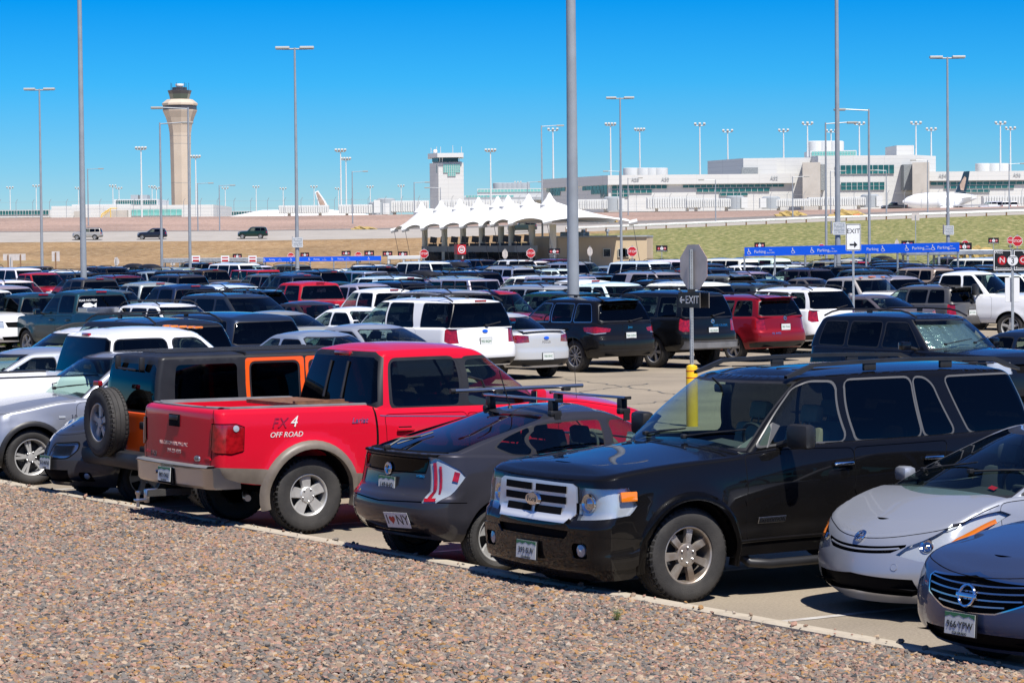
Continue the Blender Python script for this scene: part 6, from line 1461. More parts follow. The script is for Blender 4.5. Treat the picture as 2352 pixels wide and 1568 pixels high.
for k in range(nP):
    c = PK[k]; bnd = []
    sd0 = (PK[k].z+(PK[k-1].z if k else PK[k].z-.9))/2; sd1 = (PK[k].z+(PK[k+1].z if k < nP-1 else PK[k].z))/2
    def ridge(A, B, zs, t):
        p = A.lerp(B, t); w = 1-abs(t-.47)/.53; p.z += (zs-2.3-p.z)*max(0, w)**1.1; return p
    first = k == 0; last = k == nP-1
    for i in range(NT): bnd.append(edge_pt(LF[k], LF[k+1], i/NT, .45))
    for i in range(NT*2): bnd.append(ridge(LF[k+1], RT[k+1], sd1, i/(NT*2)) if not last else edge_pt(LF[k+1], RT[k+1], i/(NT*2), .5))
    for i in range(NT): bnd.append(edge_pt(RT[k+1], RT[k], i/NT, .45))
    for i in range(NT*2): bnd.append(ridge(LF[k], RT[k], sd0, 1-i/(NT*2)) if not first else edge_pt(RT[k], LF[k], i/(NT*2), .5))
    n_ = len(bnd); vs = []; fs = []
    for j in range(NR+1):
        r_ = .05+.95*(j/NR)**1.3
        for p in bnd:
            z = p.z+(c.z-.35-p.z)*max(0.0, 1-r_)**1.4; vs.append((c.x+(p.x-c.x)*r_-co.x, c.y+(p.y-c.y)*r_-co.y, z))
    for j in range(NR):
        for i in range(n_): fs.append((j*n_+i, j*n_+(i+1) % n_, (j+1)*n_+(i+1) % n_, (j+1)*n_+i))
    q = MB().use('membrane'); q.add(vs, fs); q.obj('membrane', can, True)
for p in PK:
    q = MB().use('membrane'); q.lathe([(.98, -1.15), (1.02, -.9), (.88, -.82), (.40, -.2), (.10, .33), (0, .36)], 16, c=(p.x-co.x, p.y-co.y, p.z)); q.obj('peak_cap', can, True, 50)
for x, y, d in peaks:
    p = vd(x+8, 560, d); q = MB().use('cream'); q.lathe([(.36, 0), (.36, 5.0)], 14, c=(p.x-co.x, d-co.y, 0)); q.obj('column', can, True, 40)
    pass
for p in LF+[RT[8]]:
    q = MB().use('white_metal'); q.tube([(p.x-co.x-.4, p.y-co.y, p.z-.1), (p.x-co.x+.5, p.y-co.y, p.z+.1)], .28, 8); q.obj('mast_end', can)
    q = MB().use('tower_dark'); q.tube([(p.x-co.x, p.y-co.y, p.z), (p.x-co.x+.9, p.y-co.y, 0)], .03, 3); q.obj('guy_cable', can)
def booth(x, d, w, i):
    p = vd(x, 590, d); o = empty('toll_booth', (p.x, d, 0)); tag(o, f'grey blue-based toll booth under the canopy, {ORD[9-i]} from the tan office', 'toll booth', 'toll booths under the canopy')
    q = MB().use('booth_blue'); q.box((0, 0, .5), (w, 2, 1.0)); q.obj('base', o); q = MB().use('dark_glass'); q.box((0, 0, 1.55), (w*.86, 1.9, 1.1)); q.obj('glazing', o)
    q = MB().use('booth_grey'); q.box((0, -.05, 2.45), (w*1.12, 2.5, .7)); q.obj('roof_band', o); q = MB().use('booth_grey'); q.box((w*.3, -.97, 1.55), (.18, .08, 1.1)); q.obj('mullion', o)
    q = MB().use('tower_dark'); q.box((w*.1, 0, 3.55), (.85, .3, .75), Matrix.Rotation(.15, 4, 'Y')); q.box((w*.05, 0, 2.95), (1.1, .5, .3)); q.tube([(w*.1, 0, 2.8), (w*.1, 0, 3.3)], .05, 4); q.obj('lane_signal', o)
for i in range(10): booth(992+i*24, 336-i*5.0, 2.2, i)
# plaza office
of = empty('plaza_office', vd(1380, 600, 292)); of.location.z = 0; oo = of.location.copy(); tag(of, 'flat-roofed tan office block beside the toll canopy', 'building')
def OP(n, plan, z0, z1, m):
    pts = [vd(x, 560, d) for x, d in plan]; q = MB().use(m); n_ = len(pts); q.add([(p.x-oo.x, p.y-oo.y, z) for z in (z0, z1) for p in pts], [tuple(range(n_)), tuple(range(2*n_-1, n_-1, -1))]+[(i, n_+i, n_+(i+1) % n_, (i+1) % n_) for i in range(n_)]); return q.obj(n, of)
OP('wall', [(1282.6, 288), (1211.6, 303), (1212, 316), (1500, 302), (1486, 288)], 0, 3.62, 'tan_wall'); OP('roof_edge', [(1282.6, 287.8), (1210.8, 303), (1211, 316.3), (1501, 302.3), (1487, 287.8)], 3.62, 3.78, 'bridge_grey')
for x in (1316, 1394, 1428, 1524/1.0-88):
    a = vd(x-7.5, 570, 287.9); b_ = vd(x+7.5, 570, 287.9); q = MB().use('cream'); q.box(((a.x+b_.x)/2-oo.x, a.y-oo.y-.02, 1.95), (b_.x-a.x+.16, .06, .92)); w_ = q.obj('window', of); q = MB().use('dark_glass'); q.box(((a.x+b_.x)/2-oo.x, a.y-oo.y-.06, 1.95), (b_.x-a.x, .03, .76)); q.obj('pane', w_)
for x in (1340, 1395): p = vd(x, 543, 296); q = MB().use('galv'); q.lathe([(.12, 3.7), (.12, 4.2), (.25, 4.25), (.2, 4.5)], 10, c=(p.x-oo.x, p.y-oo.y, 0)); q.obj('roof_vent', of)
a = vd(1320, 543, 298); q = MB().use('galv'); q.box((a.x-oo.x, a.y-oo.y, 4.0), (3.2, 1.5, .5), bev=.1); q.obj('roof_unit', of)
# ------------------------------------------------------------------ signs in the lot
def wheelchair(parent, x, y, s, m='sign_white'):
    q = MB().use(m); z = .004
    q.lathe([(s*.11, z), (s*.11, z+.003)], 10, c=(x-.02*s, y+s*.42, 0))
    def bar(a, b, w):
        a = Vector((*a, 0)); b = Vector((*b, 0)); d = (b-a).normalized(); n = Vector((-d.y, d.x, 0))*w/2
        q.prism([tuple((a+n).xy), tuple((a-n).xy), tuple((b-n).xy), tuple((b+n).xy)], z, z+.003)
    bar((x, y+s*.3), (x+s*.04, y-s*.05), s*.1); bar((x+s*.02, y-s*.04), (x+s*.3, y-s*.06), s*.1); bar((x+s*.27, y-s*.04), (x+s*.42, y-s*.4), s*.1); bar((x+.02*s, y+s*.13), (x+s*.26, y+s*.1), s*.07)
    pts = [(x+s*.05+s*.3*math.cos(t), y-s*.18+s*.3*math.sin(t)) for t in np.linspace(1.9, 6.0, 10)]
    for a, b in zip(pts[:-1], pts[1:]): bar(a, b, s*.07)
    q.obj('wheelchair_symbol', parent)
def blue_board(x0, yt0, yb0, d0, x1, yt1, yb1, d1, items, posts, lab):
    A = vd(x0, (yt0+yb0)/2, d0); B = vd(x1, (yt1+yb1)/2, d1); h = vd(x0, yt0, d0).z-vd(x0, yb0, d0).z; w = (B-A).length
    o = empty('parking_board', (A.x, A.y, 0)); tag(o, lab, 'sign board')
    ux = (B-A).normalized(); n = Vector((ux.y, -ux.x, 0)).normalized(); c = (A+B)/2-Vector((A.x, A.y, 0))
    F = frame(c, ux, n)
    q = MB().use('sign_blue'); q.box((0, 0, -.03), (w, h, .06)); p = q.obj('board', o); p.matrix_local = F
    for k, f in items:
        x = (f-.5)*w
        if k == 'w': wheelchair(p, x-.05, 0, h*.6)
        elif k == 'p': t_ = link('lettering', text_mesh('Parking', h*.46, 'sign_white', .001), p); t_.location = (x+.04, -.01, .004)
        else:
            for tx_, dy in (('Van', .12), ('Accessible', -.14)): t_ = link('lettering', text_mesh(tx_, h*.22, 'sign_white', .001), p); t_.location = (x, dy*h*1.1, .004)
    for f in posts:
        P = A.lerp(B, f); q = MB().use('galv'); q.lathe([(.05, 0), (.05, P.z-.1)], 8, c=(P.x-A.x, P.y-A.y+.06, 0)); q.obj('post', o, True, 40)
blue_board(1710, 567.5, 588, 131, 2203, 555, 578, 127, [('w', .025), ('p', .07), ('v', .125), ('w', .235), ('w', .325), ('p', .37), ('v', .42), ('p', .60), ('w', .655), ('w', .765), ('p', .81), ('v', .855), ('w', .885), ('p', .925), ('v', .965)], [.0, .145, .29, .43, .575, .72, .86, .995], 'long blue accessible parking board on posts behind the white exit sign')
blue_board(605, 590.5, 601, 214, 875, 587, 597.7, 212, [('w', .012), ('p', .07), ('v', .14), ('w', .24), ('w', .395), ('p', .45), ('v', .52), ('w', .59), ('p', .655), ('v', .72), ('w', .9)], [.0, .2, .4, .6, .8, .995], 'long blue accessible parking board on posts left of the canopy')

def post(o, p, z1, r=.03, m='galv', z0=0.0):
    q = MB().use(m); q.box((p[0], p[1], (z0+z1)/2), (2*r, 2*r, z1-z0)); return q.obj('post', o)
# white EXIT arrow sign
c = vd(1960, 544, 78); o = empty('exit_sign', (c.x, 78, 0)); tag(o, 'white rectangular EXIT sign with black right arrow on a thin post', 'sign')
post(o, (0, .04, 0), c.z+.36); s = sign_face(o, 'sign_panel', facing((0, 0, c.z), .05), .44, .78, 'sign_white', [('EXIT', 0, .17, .19, 'sign_black')], border='sign_black', round_=.04)
q = MB().use('sign_black'); q.prism([(-.11, -.19), (.02, -.19), (.02, -.12), (.12, -.215), (.02, -.31), (.02, -.24), (-.11, -.24)], .003, .006); q.obj('arrow', s)
# stop sign seen from behind on yellow bollard
g = vz(1590, 978); o = empty('stop_sign', (g.x, g.y, 0)); tag(o, 'back of an octagonal stop sign on a perforated post in a yellow bollard', 'stop sign')
q = MB().use('yellow'); q.lathe([(.098, 0), (.098, .95), (.085, 1.0), (.04, 1.02), (0, 1.02)], 24); q.obj('bollard', o, True, 40)
for z in (.80, .91): q = MB().use('sign_red'); q.lathe([(.0985, z), (.100, z+.003), (.100, z+.012), (.0985, z+.015)], 24); q.obj('reflector_band', o, True, 40)
zt2 = vd(1590, 572, g.y).z
q = MB().use('galv')
for sx_ in (-.024, .024): q.box((sx_, 0, (1.0+zt2)/2), (.004, .05, zt2-1.0))
for sy_ in (-.025, .025): q.box((0, sy_, (1.0+zt2)/2), (.046, .004, zt2-1.0))
q.use('gap_black'); nh = int((zt2-1.05)/.0254)
for i in range(nh): q.box((0, -.0275, 1.06+i*.0254), (.011, .002, .011)); q.box((-.0265, 0, 1.06+i*.0254), (.002, .011, .011))
pp_ = q.obj('post', o); pp_.rotation_euler = (0, 0, .25)
so = vd(1594.5, 613, g.y).z; nb = Vector((-math.cos(AF), -math.sin(AF), 0)); rx = Vector((math.sin(AF), -math.cos(AF), 0))
q = MB().use('sign_back'); q.prism(octagon(.405), -.002, .002); q.use('sign_red'); q.prism(octagon(.405), -.0045, -.0025); so_ = q.obj('sign_panel', o); so_.matrix_local = frame(Vector((0, 0, so))-nb*.05, rx, nb)
q = MB().use('black_plastic'); q.box((0, 0, vd(1590, 668, g.y).z), (.12, .12, .07)); q.obj('bracket', o)
for off, w_ in ((.06, .62), (-.05, .62)):
    zc2 = vd(1590, 688, g.y).z; s = sign_face(o, 'exit_panel', frame(Vector((0, 0, zc2))+nb*off+rx*(.02 if off > 0 else .12), rx, nb), .60, .25, 'sign_black', [('EXIT', .09, 0, .185, 'sign_white')] if off > 0 else [], border=None)
    if off > 0:
        q = MB().use('sign_white')
        for a, b in (((-.25, 0), (-.13, 0)), ((-.25, 0), (-.20, .05)), ((-.25, 0), (-.20, -.05))):
            a = Vector((*a, 0)); b = Vector((*b, 0)); d_ = (b-a).normalized(); n_ = Vector((-d_.y, d_.x, 0))*.012; q.prism([tuple((a+n_).xy), tuple((a-n_).xy), tuple((b-n_).xy), tuple((b+n_).xy)], .003, .006)
        q.obj('arrow', s)
# row sign N / 3 / O
def row_sign(x, y, d, k, left, mid, right, lab, grp=None, full=False, rot=0.0, plates=False):
    c = vd(x, y, d); o = empty('row_sign', (c.x, d, 0)); tag(o, lab, 'row sign', grp)
    post(o, (0, .03, 0), c.z+.26*k, .026*max(1, k*.8))
    for sx_, L_ in ((-1, left), (1, right)):
        s = sign_face(o, 'sign_panel', facing((sx_*.225*k*math.cos(rot), sx_*.225*k*math.sin(rot), c.z), rot), .42*k, .48*k, 'sign_black', [('West', -.09*k*sx_*-1 if sx_ < 0 else .09*k, .18*k, .085*k, 'sign_white'), ('Economy', 0, -.18*k, .085*k, 'sign_white')] if full else [('Economy', 0, -.18*k, .085*k, 'sign_white')], border='sign_white' if full else None)
        q = MB().use('sign_red'); q.lathe([(.1*k, .004), (.1*k, .007), (0, .0071)], 18, c=(sx_*-.02*k-.03*k*(1 if sx_ < 0 else -1), 0, 0)); q.obj('letter_disc', s)
        t_ = link('lettering', text_mesh(L_, .17*k, 'sign_white', .001), s); t_.location = (sx_*-.02*k-.03*k*(1 if sx_ < 0 else -1), 0, .009)
    q = MB().use('sign_white'); q.lathe([(.12*k, .02), (.12*k, .024), (0, .0241)], 20); dsc = q.obj('section_disc', o); dsc.matrix_local = facing((0, 0, c.z), rot)
    t_ = link('lettering', text_mesh(mid, .18*k, 'sign_black', .001), dsc); t_.location = (0, -.02*k, .027)
    if full: t_ = link('lettering', text_mesh('Section', .055*k, 'sign_black', .001), dsc); t_.location = (0, .08*k, .027)
    if plates:
        q = MB().use('sign_white'); q.box((0, .06, vd(x, 665, d).z), (.32, .012, .54), bev=.005); q.obj('back_plate', o)
row_sign(2326, 597, 60, .98, 'N', '3', 'O', 'black row sign with red N and O discs around a white 3', full=True, rot=-.12, plates=True)
RG = 'small black row signs with two red discs'
RS = ((2215, 566, 165), (2282, 552, 230), (1520, 570, 215), (1273, 577, 210), (890, 582, 250), (848, 581, 250), (545, 588, 270), (1058, 584, 255), (795, 581, 270), (700, 585, 280), (925, 583, 250), (2085, 560, 190), (1745, 563, 230))
def nth(x, xs): return ORD[sorted([v for v in xs if (v > 1057) == (x > 1057)], key=lambda v: abs(v-1057)).index(x)]+' from the red totem on the '+('office' if x > 1057 else 'shelter')+' side'
for x, y, d in RS: row_sign(x, y, d, 1.05, 'L', '2', 'M', 'small black row sign with red discs, '+nth(x, [q[0] for q in RS]), RG)
def stop_sign(x, y, d, face, lab, grp):
    c = vd(x, y, d); o = empty('stop_sign', (c.x, d, 0)); tag(o, lab, 'stop sign', grp); post(o, (0, .05, 0), c.z+.5, .04)
    q = MB().use('sign_back' if not face else 'sign_white'); q.prism(octagon(.42), -.004, .002); q.use('sign_red' if face else 'sign_back'); q.prism(octagon(.39), .003, .006); s = q.obj('sign_panel', o); s.matrix_local = facing((0, 0, c.z), .1 if face else .9)
    if face: t_ = link('lettering', text_mesh('STOP', .28, 'sign_white', .001), s); t_.location = (0, 0, .009)
    if face: s2_ = sign_face(o, 'exit_panel', facing((0, 0, c.z-.68), .1), .5, .2, 'sign_black', [('EXIT', 0, 0, .15, 'sign_white')])
SS = ((2337, 553, 205, 1), (2321, 551, 300, 1), (2217, 561, 250, 1), (1452, 577, 215, 1), (1219, 581, 240, 1), (974, 582, 245, 1), (823, 586, 300, 1), (1887, 569, 260, 1), (668, 588, 300, 1), (1355, 577, 240, 0), (1160, 583, 240, 0), (2060, 560, 250, 0), (268, 600, 300, 0))
for x, y, d, f in SS:
    stop_sign(x, y, d, f, ('red octagonal stop sign facing us, ' if f else 'grey back of a stop sign, ')+nth(x, [q[0] for q in SS if q[3] == f]), 'far stop signs' if f else 'far stop sign backs')
# red totem
c = vd(1057, 590, 235); o = empty('bus_stop_totem', (c.x, 235, 0)); tag(o, 'red topped black totem with white bus circle before the toll booths', 'totem'); zt2 = vd(1057, 561, 235).z
q = MB().use('sign_red'); q.box((0, 0, zt2-.42), (.8, .8, .84)); t1 = q.obj('red_cap', o); q = MB().use('sign_black'); q.box((0, 0, (zt2-.84)/2), (.78, .78, zt2-.84)); t2 = q.obj('column', o)
q = MB().use('sign_white'); q.lathe([(.32, .404), (.32, .41), (0, .4101)], 22); q.use('sign_red'); q.lathe([(.25, .411), (.25, .414), (0, .4141)], 22); q.use('sign_white'); q.box((0, 0, .417), (.3, .26, .005)); q.use('sign_black'); q.box((0, .03, .421), (.24, .09, .003)); e = q.obj('bus_emblem', t1); e.matrix_local = facing((0, 0, zt2-.42))
t_ = link('lettering', text_mesh('E', .36, 'sign_white', .002), t2); t_.matrix_local = facing((.1, -.395, zt2-1.15)); t_ = link('lettering', text_mesh('Economy', .15, 'sign_white', .002), t2); t_.matrix_local = facing((.05, -.395, zt2-1.5))
o.rotation_euler = (0, 0, .35)
# shelters
def shelter(x0, x1, y, d, lab, n=4, m='white_metal', roof=.28):
    A = vd(x0, y, d); B = vd(x1, y, d); o = empty('bus_shelter', (A.x, d, 0)); tag(o, lab, 'shelter'); w = B.x-A.x
    q = MB().use(m); q.box((w/2, .9, A.z), (w+.2, 2.0, roof), bev=.03); q.obj('roof', o)
    for i in range(n):
        for yy in (.0, 1.8): q = MB().use(m); q.box((w*i/(n-1), yy, A.z/2), (.12, .12, A.z-roof/2)); q.obj('post', o)
    q = MB().use('lens_clear'); q.add([(.1, 1.75, .3), (w-.1, 1.75, .3), (w-.1, 1.75, A.z-.3), (.1, 1.75, A.z-.3)], [(0, 1, 2, 3)]); q.obj('glass_panel', o)
shelter(893, 962, 591, 215, 'white framed glass bus shelter beside the left blue board', 3)
shelter(374, 606, 598, 262, 'long grey roofed shelter left of the blue parking board', 7, 'galv', .45)
shelter(2085, 2300, 580, 150, 'grey roofed shelter behind the white pickup', 4, 'galv')
for x, y in ((455, 597), (520, 597), (418, 597)): pass
for x in (450, 517, 580):
    c = vd(x, 597, 258); o = empty('notice_board', (c.x, 258, 0)); tag(o, 'small white notice with red heading on a post by the grey shelter', 'notice', 'white notices by the grey shelter'); post(o, (0, .05, 0), c.z+.4, .04)
    s = sign_face(o, 'sign_panel', facing((0, 0, c.z)), .8, .9, 'sign_white', []); q = MB().use('sign_red'); q.box((0, .25, .004), (.6, .12, .002)); q.box((0, -.05, .004), (.6, .2, .002)); q.obj('red_print', s)
# timber-post signs seen from behind at far left
for (x, y, d, w, h, np_, lab) in ((33, 590, 310, 2.6, .75, 2, 'wide grey sign back on two timber posts on the dirt bank'), (128, 588, 310, .9, 1.15, 1, 'tall narrow grey sign back on one timber post'), (25, 600, 300, .4, 1.2, 1, 'thin upright grey marker beside the wide sign back'), (267, 600, 290, .35, .9, 1, 'small dark oval marker on a thin post'), (397, 601, 300, .5, .7, 1, 'small pale square sign back on a short post')):
    c = vd(x, y, d); o = empty('road_sign', (c.x, d, 0)); tag(o, lab, 'sign'); q = MB().use('sign_back'); q.box((0, 0, c.z), (w, .04, h)); q.obj('sign_panel', o)
    for i in range(np_): q = MB().use('wood_post' if w > .6 else 'galv'); q.box(((i-.5)*w*.55 if np_ > 1 else 0, -.08, (c.z+h*.4)/2), (.14 if w > .6 else .06, .1, c.z+h*.4)); q.obj('post', o)
c = vd(2103, 532, 352); o = empty('road_sign', (c.x, 352, terrain_z(2103, 352))); tag(o, 'small pale square sign back standing on the green bank', 'sign'); q = MB().use('sign_back'); q.box((0, 0, c.z-o.location.z+2.0), (1.0, .04, 1.0)); q.obj('sign_panel', o); post(o, (0, -.05, 0), c.z-o.location.z+2.2, .05)
# ------------------------------------------------------------------ details on the near cars
def surf(wall, face, x, z, XC, s=1, off=0.0):
    """frame on the skin: local x reads left to right for a viewer outside, z outward"""
    q, n = wall.pt(face, abs(x), z); sg = s if face in 'sq' else (1 if x >= 0 else -1)
    n = Vector((-n[0], n[1]*sg, n[2])); p = Vector((XC-q[0], q[1]*sg, q[2]))+n*off
    rt = {'s': Vector((-s, 0, 0)), 'q': Vector((-s, 0, 0)), 'f': Vector((0, 1, 0)), 'r': Vector((0, -1, 0))}[face]
    return frame(p, rt, n)
def letter(C, wall, face, x, z, txt, size, m, XC, s=1, shear=0.0, off=.004, space=1.0, name='badge_lettering'):
    C.add(name, text_mesh(txt, size, m, .0015, shear=shear, space=space), M=surf(wall, face, x, z, XC, s, off))
def oval(C, wall, face, x, z, rx, ry, m, XC, s=1, txt=None, th=.012, tm='trim_grey', off=.0, name='emblem', ts=None):
    q = MB().use(m); n = 28; q.add([(rx*math.cos(2*math.pi*k/n), ry*math.sin(2*math.pi*k/n), 0) for k in range(n)]+[(rx*.86*math.cos(2*math.pi*k/n), ry*.86*math.sin(2*math.pi*k/n), th) for k in range(n)]+[(0, 0, th*1.15)],
        [(k, (k+1) % n, n+(k+1) % n, n+k) for k in range(n)]+[(n+k, n+(k+1) % n, 2*n) for k in range(n)])
    i = C.add(name, q.mesh(name, True, 40), M=surf(wall, face, x, z, XC, s, off))
    if txt: C.add('emblem_lettering', text_mesh(txt, ts or ry*1.1, tm, .001), i, Matrix.Translation((0, 0, th*1.2)))
    return i
def ringem(C, wall, face, x, z, r, w, m, XC, s=1, off=.006, bars=(), inner=False):
    q = MB().use(m); n = 28; pts = [(r*math.cos(2*math.pi*k/n), r*math.sin(2*math.pi*k/n), 0) for k in range(n+1)]; q.tube(pts, w, 6, False)
    if inner:
        q.tube([(r*.95*math.cos(t), r*.3+r*.38*math.sin(t), 0) for t in np.linspace(0, 6.283, 20)], w*.8, 5, False); q.tube([(r*.34*math.cos(t), -r*.05+r*.9*math.sin(t), 0) for t in np.linspace(0, 6.283, 20)], w*.8, 5, False)
    for (cx, cy, bw, bh) in bars: q.box((cx, cy, 0), (bw, bh, w*1.6), bev=.003)
    return C.add('emblem', q.mesh('emblem', True, 40), M=surf(wall, face, x, z, XC, s, off))
def flare(C, wall, a, z, R0, w, proud, m, XC, t0=-.25, t1=math.pi+.25):
    for s in (1, -1):
        q = MB().use(m); vs = []; th = np.linspace(t0, t1, 26)
        for t in th:
            def P(r, o, inn=0):
                aa, zz = a+r*math.cos(t), z+r*math.sin(t); y = wall.pt('s', aa, zz)[0][1]; return (XC-aa, s*(y+o-inn), zz)
            vs += [P(R0, 0, .07), P(R0-.004, proud*.8), P(R0+w*.35, proud), P(R0+w*.75, proud*.75), P(R0+w, .002)]
        q.add(vs, [(i*5+k, i*5+5+k, i*5+6+k, i*5+1+k) for i in range(len(th)-1) for k in range(4)]+[(0, 1, 2, 3, 4), tuple(range(len(vs)-1, len(vs)-6, -1))]); C.add('wheel_arch_flare', q.mesh('wheel_arch_flare', True, 50))
def bumper_bar(C, wall, z0, z1, out, m, XC, rear=True, ymax=None, name='rear_bumper', top='black_plastic', wrap=.25):
    """wrapped bumper standing proud of the tail or nose"""
    L = XC*2; q = MB(); f = 'r' if rear else 'f'
    ys_ = np.linspace(0, ymax, 10); rowp = []
    for y in ys_: p = wall.pt(f, y, (z0+z1)/2)[0]; rowp.append((p[0]+(out if rear else -out), p[1]))
    rowp.append((rowp[-1][0]-(wrap*.25 if rear else -wrap*.25), ymax+.045)); rowp.append((rowp[-1][0]-(wrap if rear else -wrap), ymax+.06))
    full = [(a, -y) for a, y in rowp[::-1]]+rowp[1:]
    sg = 1 if rear else -1; prof = [(-.14, z1), (0.02, z1), (.0, z1-.02), (-.01, z0+.03), (-.04, z0), (-.16, z0)]
    vs = [(XC-(a+d*sg), y, z) for a, y in full for d, z in prof]; n = len(prof)
    q.use(m); q.add(vs, [(i*n+k, i*n+n+k, i*n+n+k+1, i*n+k+1) for i in range(len(full)-1) for k in range(n-1)]+[tuple(range(n)), tuple(range(len(vs)-1, len(vs)-n-1, -1))])
    i = C.add(name, q.mesh(name, True, 35))
    if top:
        t = MB().use(top); t.add([(XC-(a+d*sg), y, z1+h) for a, y in full[2:-2] for d, h in ((-.13, .006), (-.13, .022), (-.005, .022), (.012, .006))], [(i_*4+k, i_*4+4+k, i_*4+5+k, i_*4+1+k) for i_ in range(len(full)-5) for k in range(3)]); C.add('step_pad', t.mesh('step_pad', True, 40), i)
    return i

def x_f150(C, low, up, XC, zr):
    L = XC*2
    for a in (.92, 4.45): flare(C, low, a, .40, .50, .085, .035, 'arch_tan', XC)
    bi = bumper_bar(C, low, .50, .72, .13, 'chrome_dull', XC, ymax=.86, top='grey_plastic', wrap=.16)
    p = low.pt('r', 0, .6)[0]; xb = XC-p[0]-.14
    q = MB().use('gap_black'); q.box((xb+.02, 0, .60), (.06, .36, .17), bev=.01); C.add('plate_recess', q.mesh('plate_recess'))
    F = frame((xb-.016, .0, .615), (0, -1, 0), (-1, 0, .05)); b = MB().use('plate_white'); b.box((0, 0, 0), (.30, .15, .006)); b.use('plate_green'); b.prism([(-.15, .073), (-.15, .04), (-.06, .055), (0, .044), (.07, .058), (.15, .042), (.15, .073)][::-1], .0035, .0045)
    i = C.add('license_plate', b.mesh('license_plate'), M=F, label='license plate reading 982 DKE'); C.add('plate_number', text_mesh('982·DKE', .066, 'ink_dark', .001), i, Matrix.Translation((0, -.012, .005))); C.add('plate_lettering', text_mesh('COLORADO', .024, 'ink_dark', .001), i, Matrix.Translation((0, -.062, .005)))
    q = MB().use('rubber'); q.box((xb+.03, 0, .42), (.5, .07, .07)); q.use('chrome_dull'); q.box((xb-.16, 0, .44), (.14, .05, .05), bev=.008); q.box((xb-.22, 0, .39), (.05, .05, .14), bev=.008); q.box((xb-.28, 0, .35), (.16, .06, .03), bev=.008); q.lathe([(.018, .36), (.018, .40), (.03, .42), (.027, .445), (0, .452)], 14, c=(xb-.32, 0, 0)); q.lathe([(.02, .28), (.02, .345)], 10, c=(xb-.32, 0, 0)); C.add('tow_hitch', q.mesh('tow_hitch', True, 40))
    q = MB().use('chrome'); 
    q.lathe([(0, -.0), (.02, .0), (.022, .012), (0, .02)], 12, c=(xb+.0, .26, .62), axis='x'); C.add('bumper_socket', q.mesh('bumper_socket', True, 40))
    q = MB().use('chrome_dull'); q.tube([(XC-5.0, -.55, .42), (XC-5.15, -.86, .40), (XC-5.16, -.93, .40)], .035, 10); C.add('exhaust_pipe', q.mesh('exhaust_pipe', True, 40))
    # tailgate handle, seams and lettering
    q = MB().use('gap_black'); q.box((0, 0, 0), (.26, .13, .012), bev=.006); q.use('black_plastic'); q.box((0, .03, .012), (.2, .05, .02), bev=.008); C.add('tailgate_handle', q.mesh('tailgate_handle', True, 40), M=surf(low, 'r', 0.001, 1.18, XC, off=.004))
    letter(C, low, 'r', .02, .93, 'ALL CUSTOM BUILDING, INC', .056, 'decal_faded', XC, space=.95, name='tailgate_lettering'); letter(C, low, 'r', .0, .85, '719-221-4393', .06, 'decal_faded', XC, name='tailgate_lettering')
    letter(C, low, 'r', .55, .79, 'F150', .085, 'trim_grey', XC); oval(C, low, 'r', -.52, .80, .06, .035, 'chrome_dull', XC, txt='Ford', ts=.035)
    for s in (1, -1):
        letter(C, low, 's', 4.82 if s < 0 else 4.66, 1.17, 'FX', .15, 'red_lens', XC, s, .35, name='decal_lettering'); letter(C, low, 's', 4.655 if s < 0 else 4.82, 1.18, '4', .165, 'plate_white', XC, s, .35, name='decal_lettering'); letter(C, low, 's', 4.74, 1.05, 'OFF ROAD', .078, 'plate_white', XC, s, .3, name='decal_lettering')
        letter(C, low, 's', 3.86, 1.17, 'Lariat', .085, 'chrome_dull', XC, s, .35, name='decal_lettering')
        q = MB(); ribbon(low, [('s', 1.4, 1.165), ('s', 3.6, 1.215)], .012, .002, 'chrome_dull', XC, q, sides=(s,)); C.add('pin_stripe', q.mesh('pin_stripe'))
        q = MB().use('white_lens'); F = surf(low, 's', 5.31, 1.13, XC, s, .014); q.lathe([(.035, 0), (.033, .006), (0, .009)], 14); C.add('reverse_lamp', q.mesh('reverse_lamp', True, 40), M=F)
    # sliding rear window bars and third brake light
    for y in (-.2, .2):
        a0, n0 = up.pt('B', abs(y)/ .9, .16); a1, _ = up.pt('B', abs(y)/.95, .80); q = MB().use('black_plastic'); sg = 1 if y > 0 else -1
        p0 = Vector((XC-a0[0]-.012, y, a0[2])); p1 = Vector((XC-a1[0]-.012, y*.95, a1[2])); q.tube([p0, p1], .016, 6); C.add('window_bar', q.mesh('window_bar'))
    q = MB().use('red_lens'); a1, _ = up.pt('B', .02, .93); q.box((XC-a1[0]+.0, 0, a1[2]), (.05, .34, .05), bev=.012); q.use('white_lens'); C.add('brake_light', q.mesh('brake_light', True, 40))
    # wooden board lying in the bed is separate; radio antenna on the wing
    q = MB().use('black_plastic'); q.tube([(XC-.95, -.82, 1.16), (XC-1.02, -.83, 2.0)], .004, 4); C.add('antenna', q.mesh('antenna'))
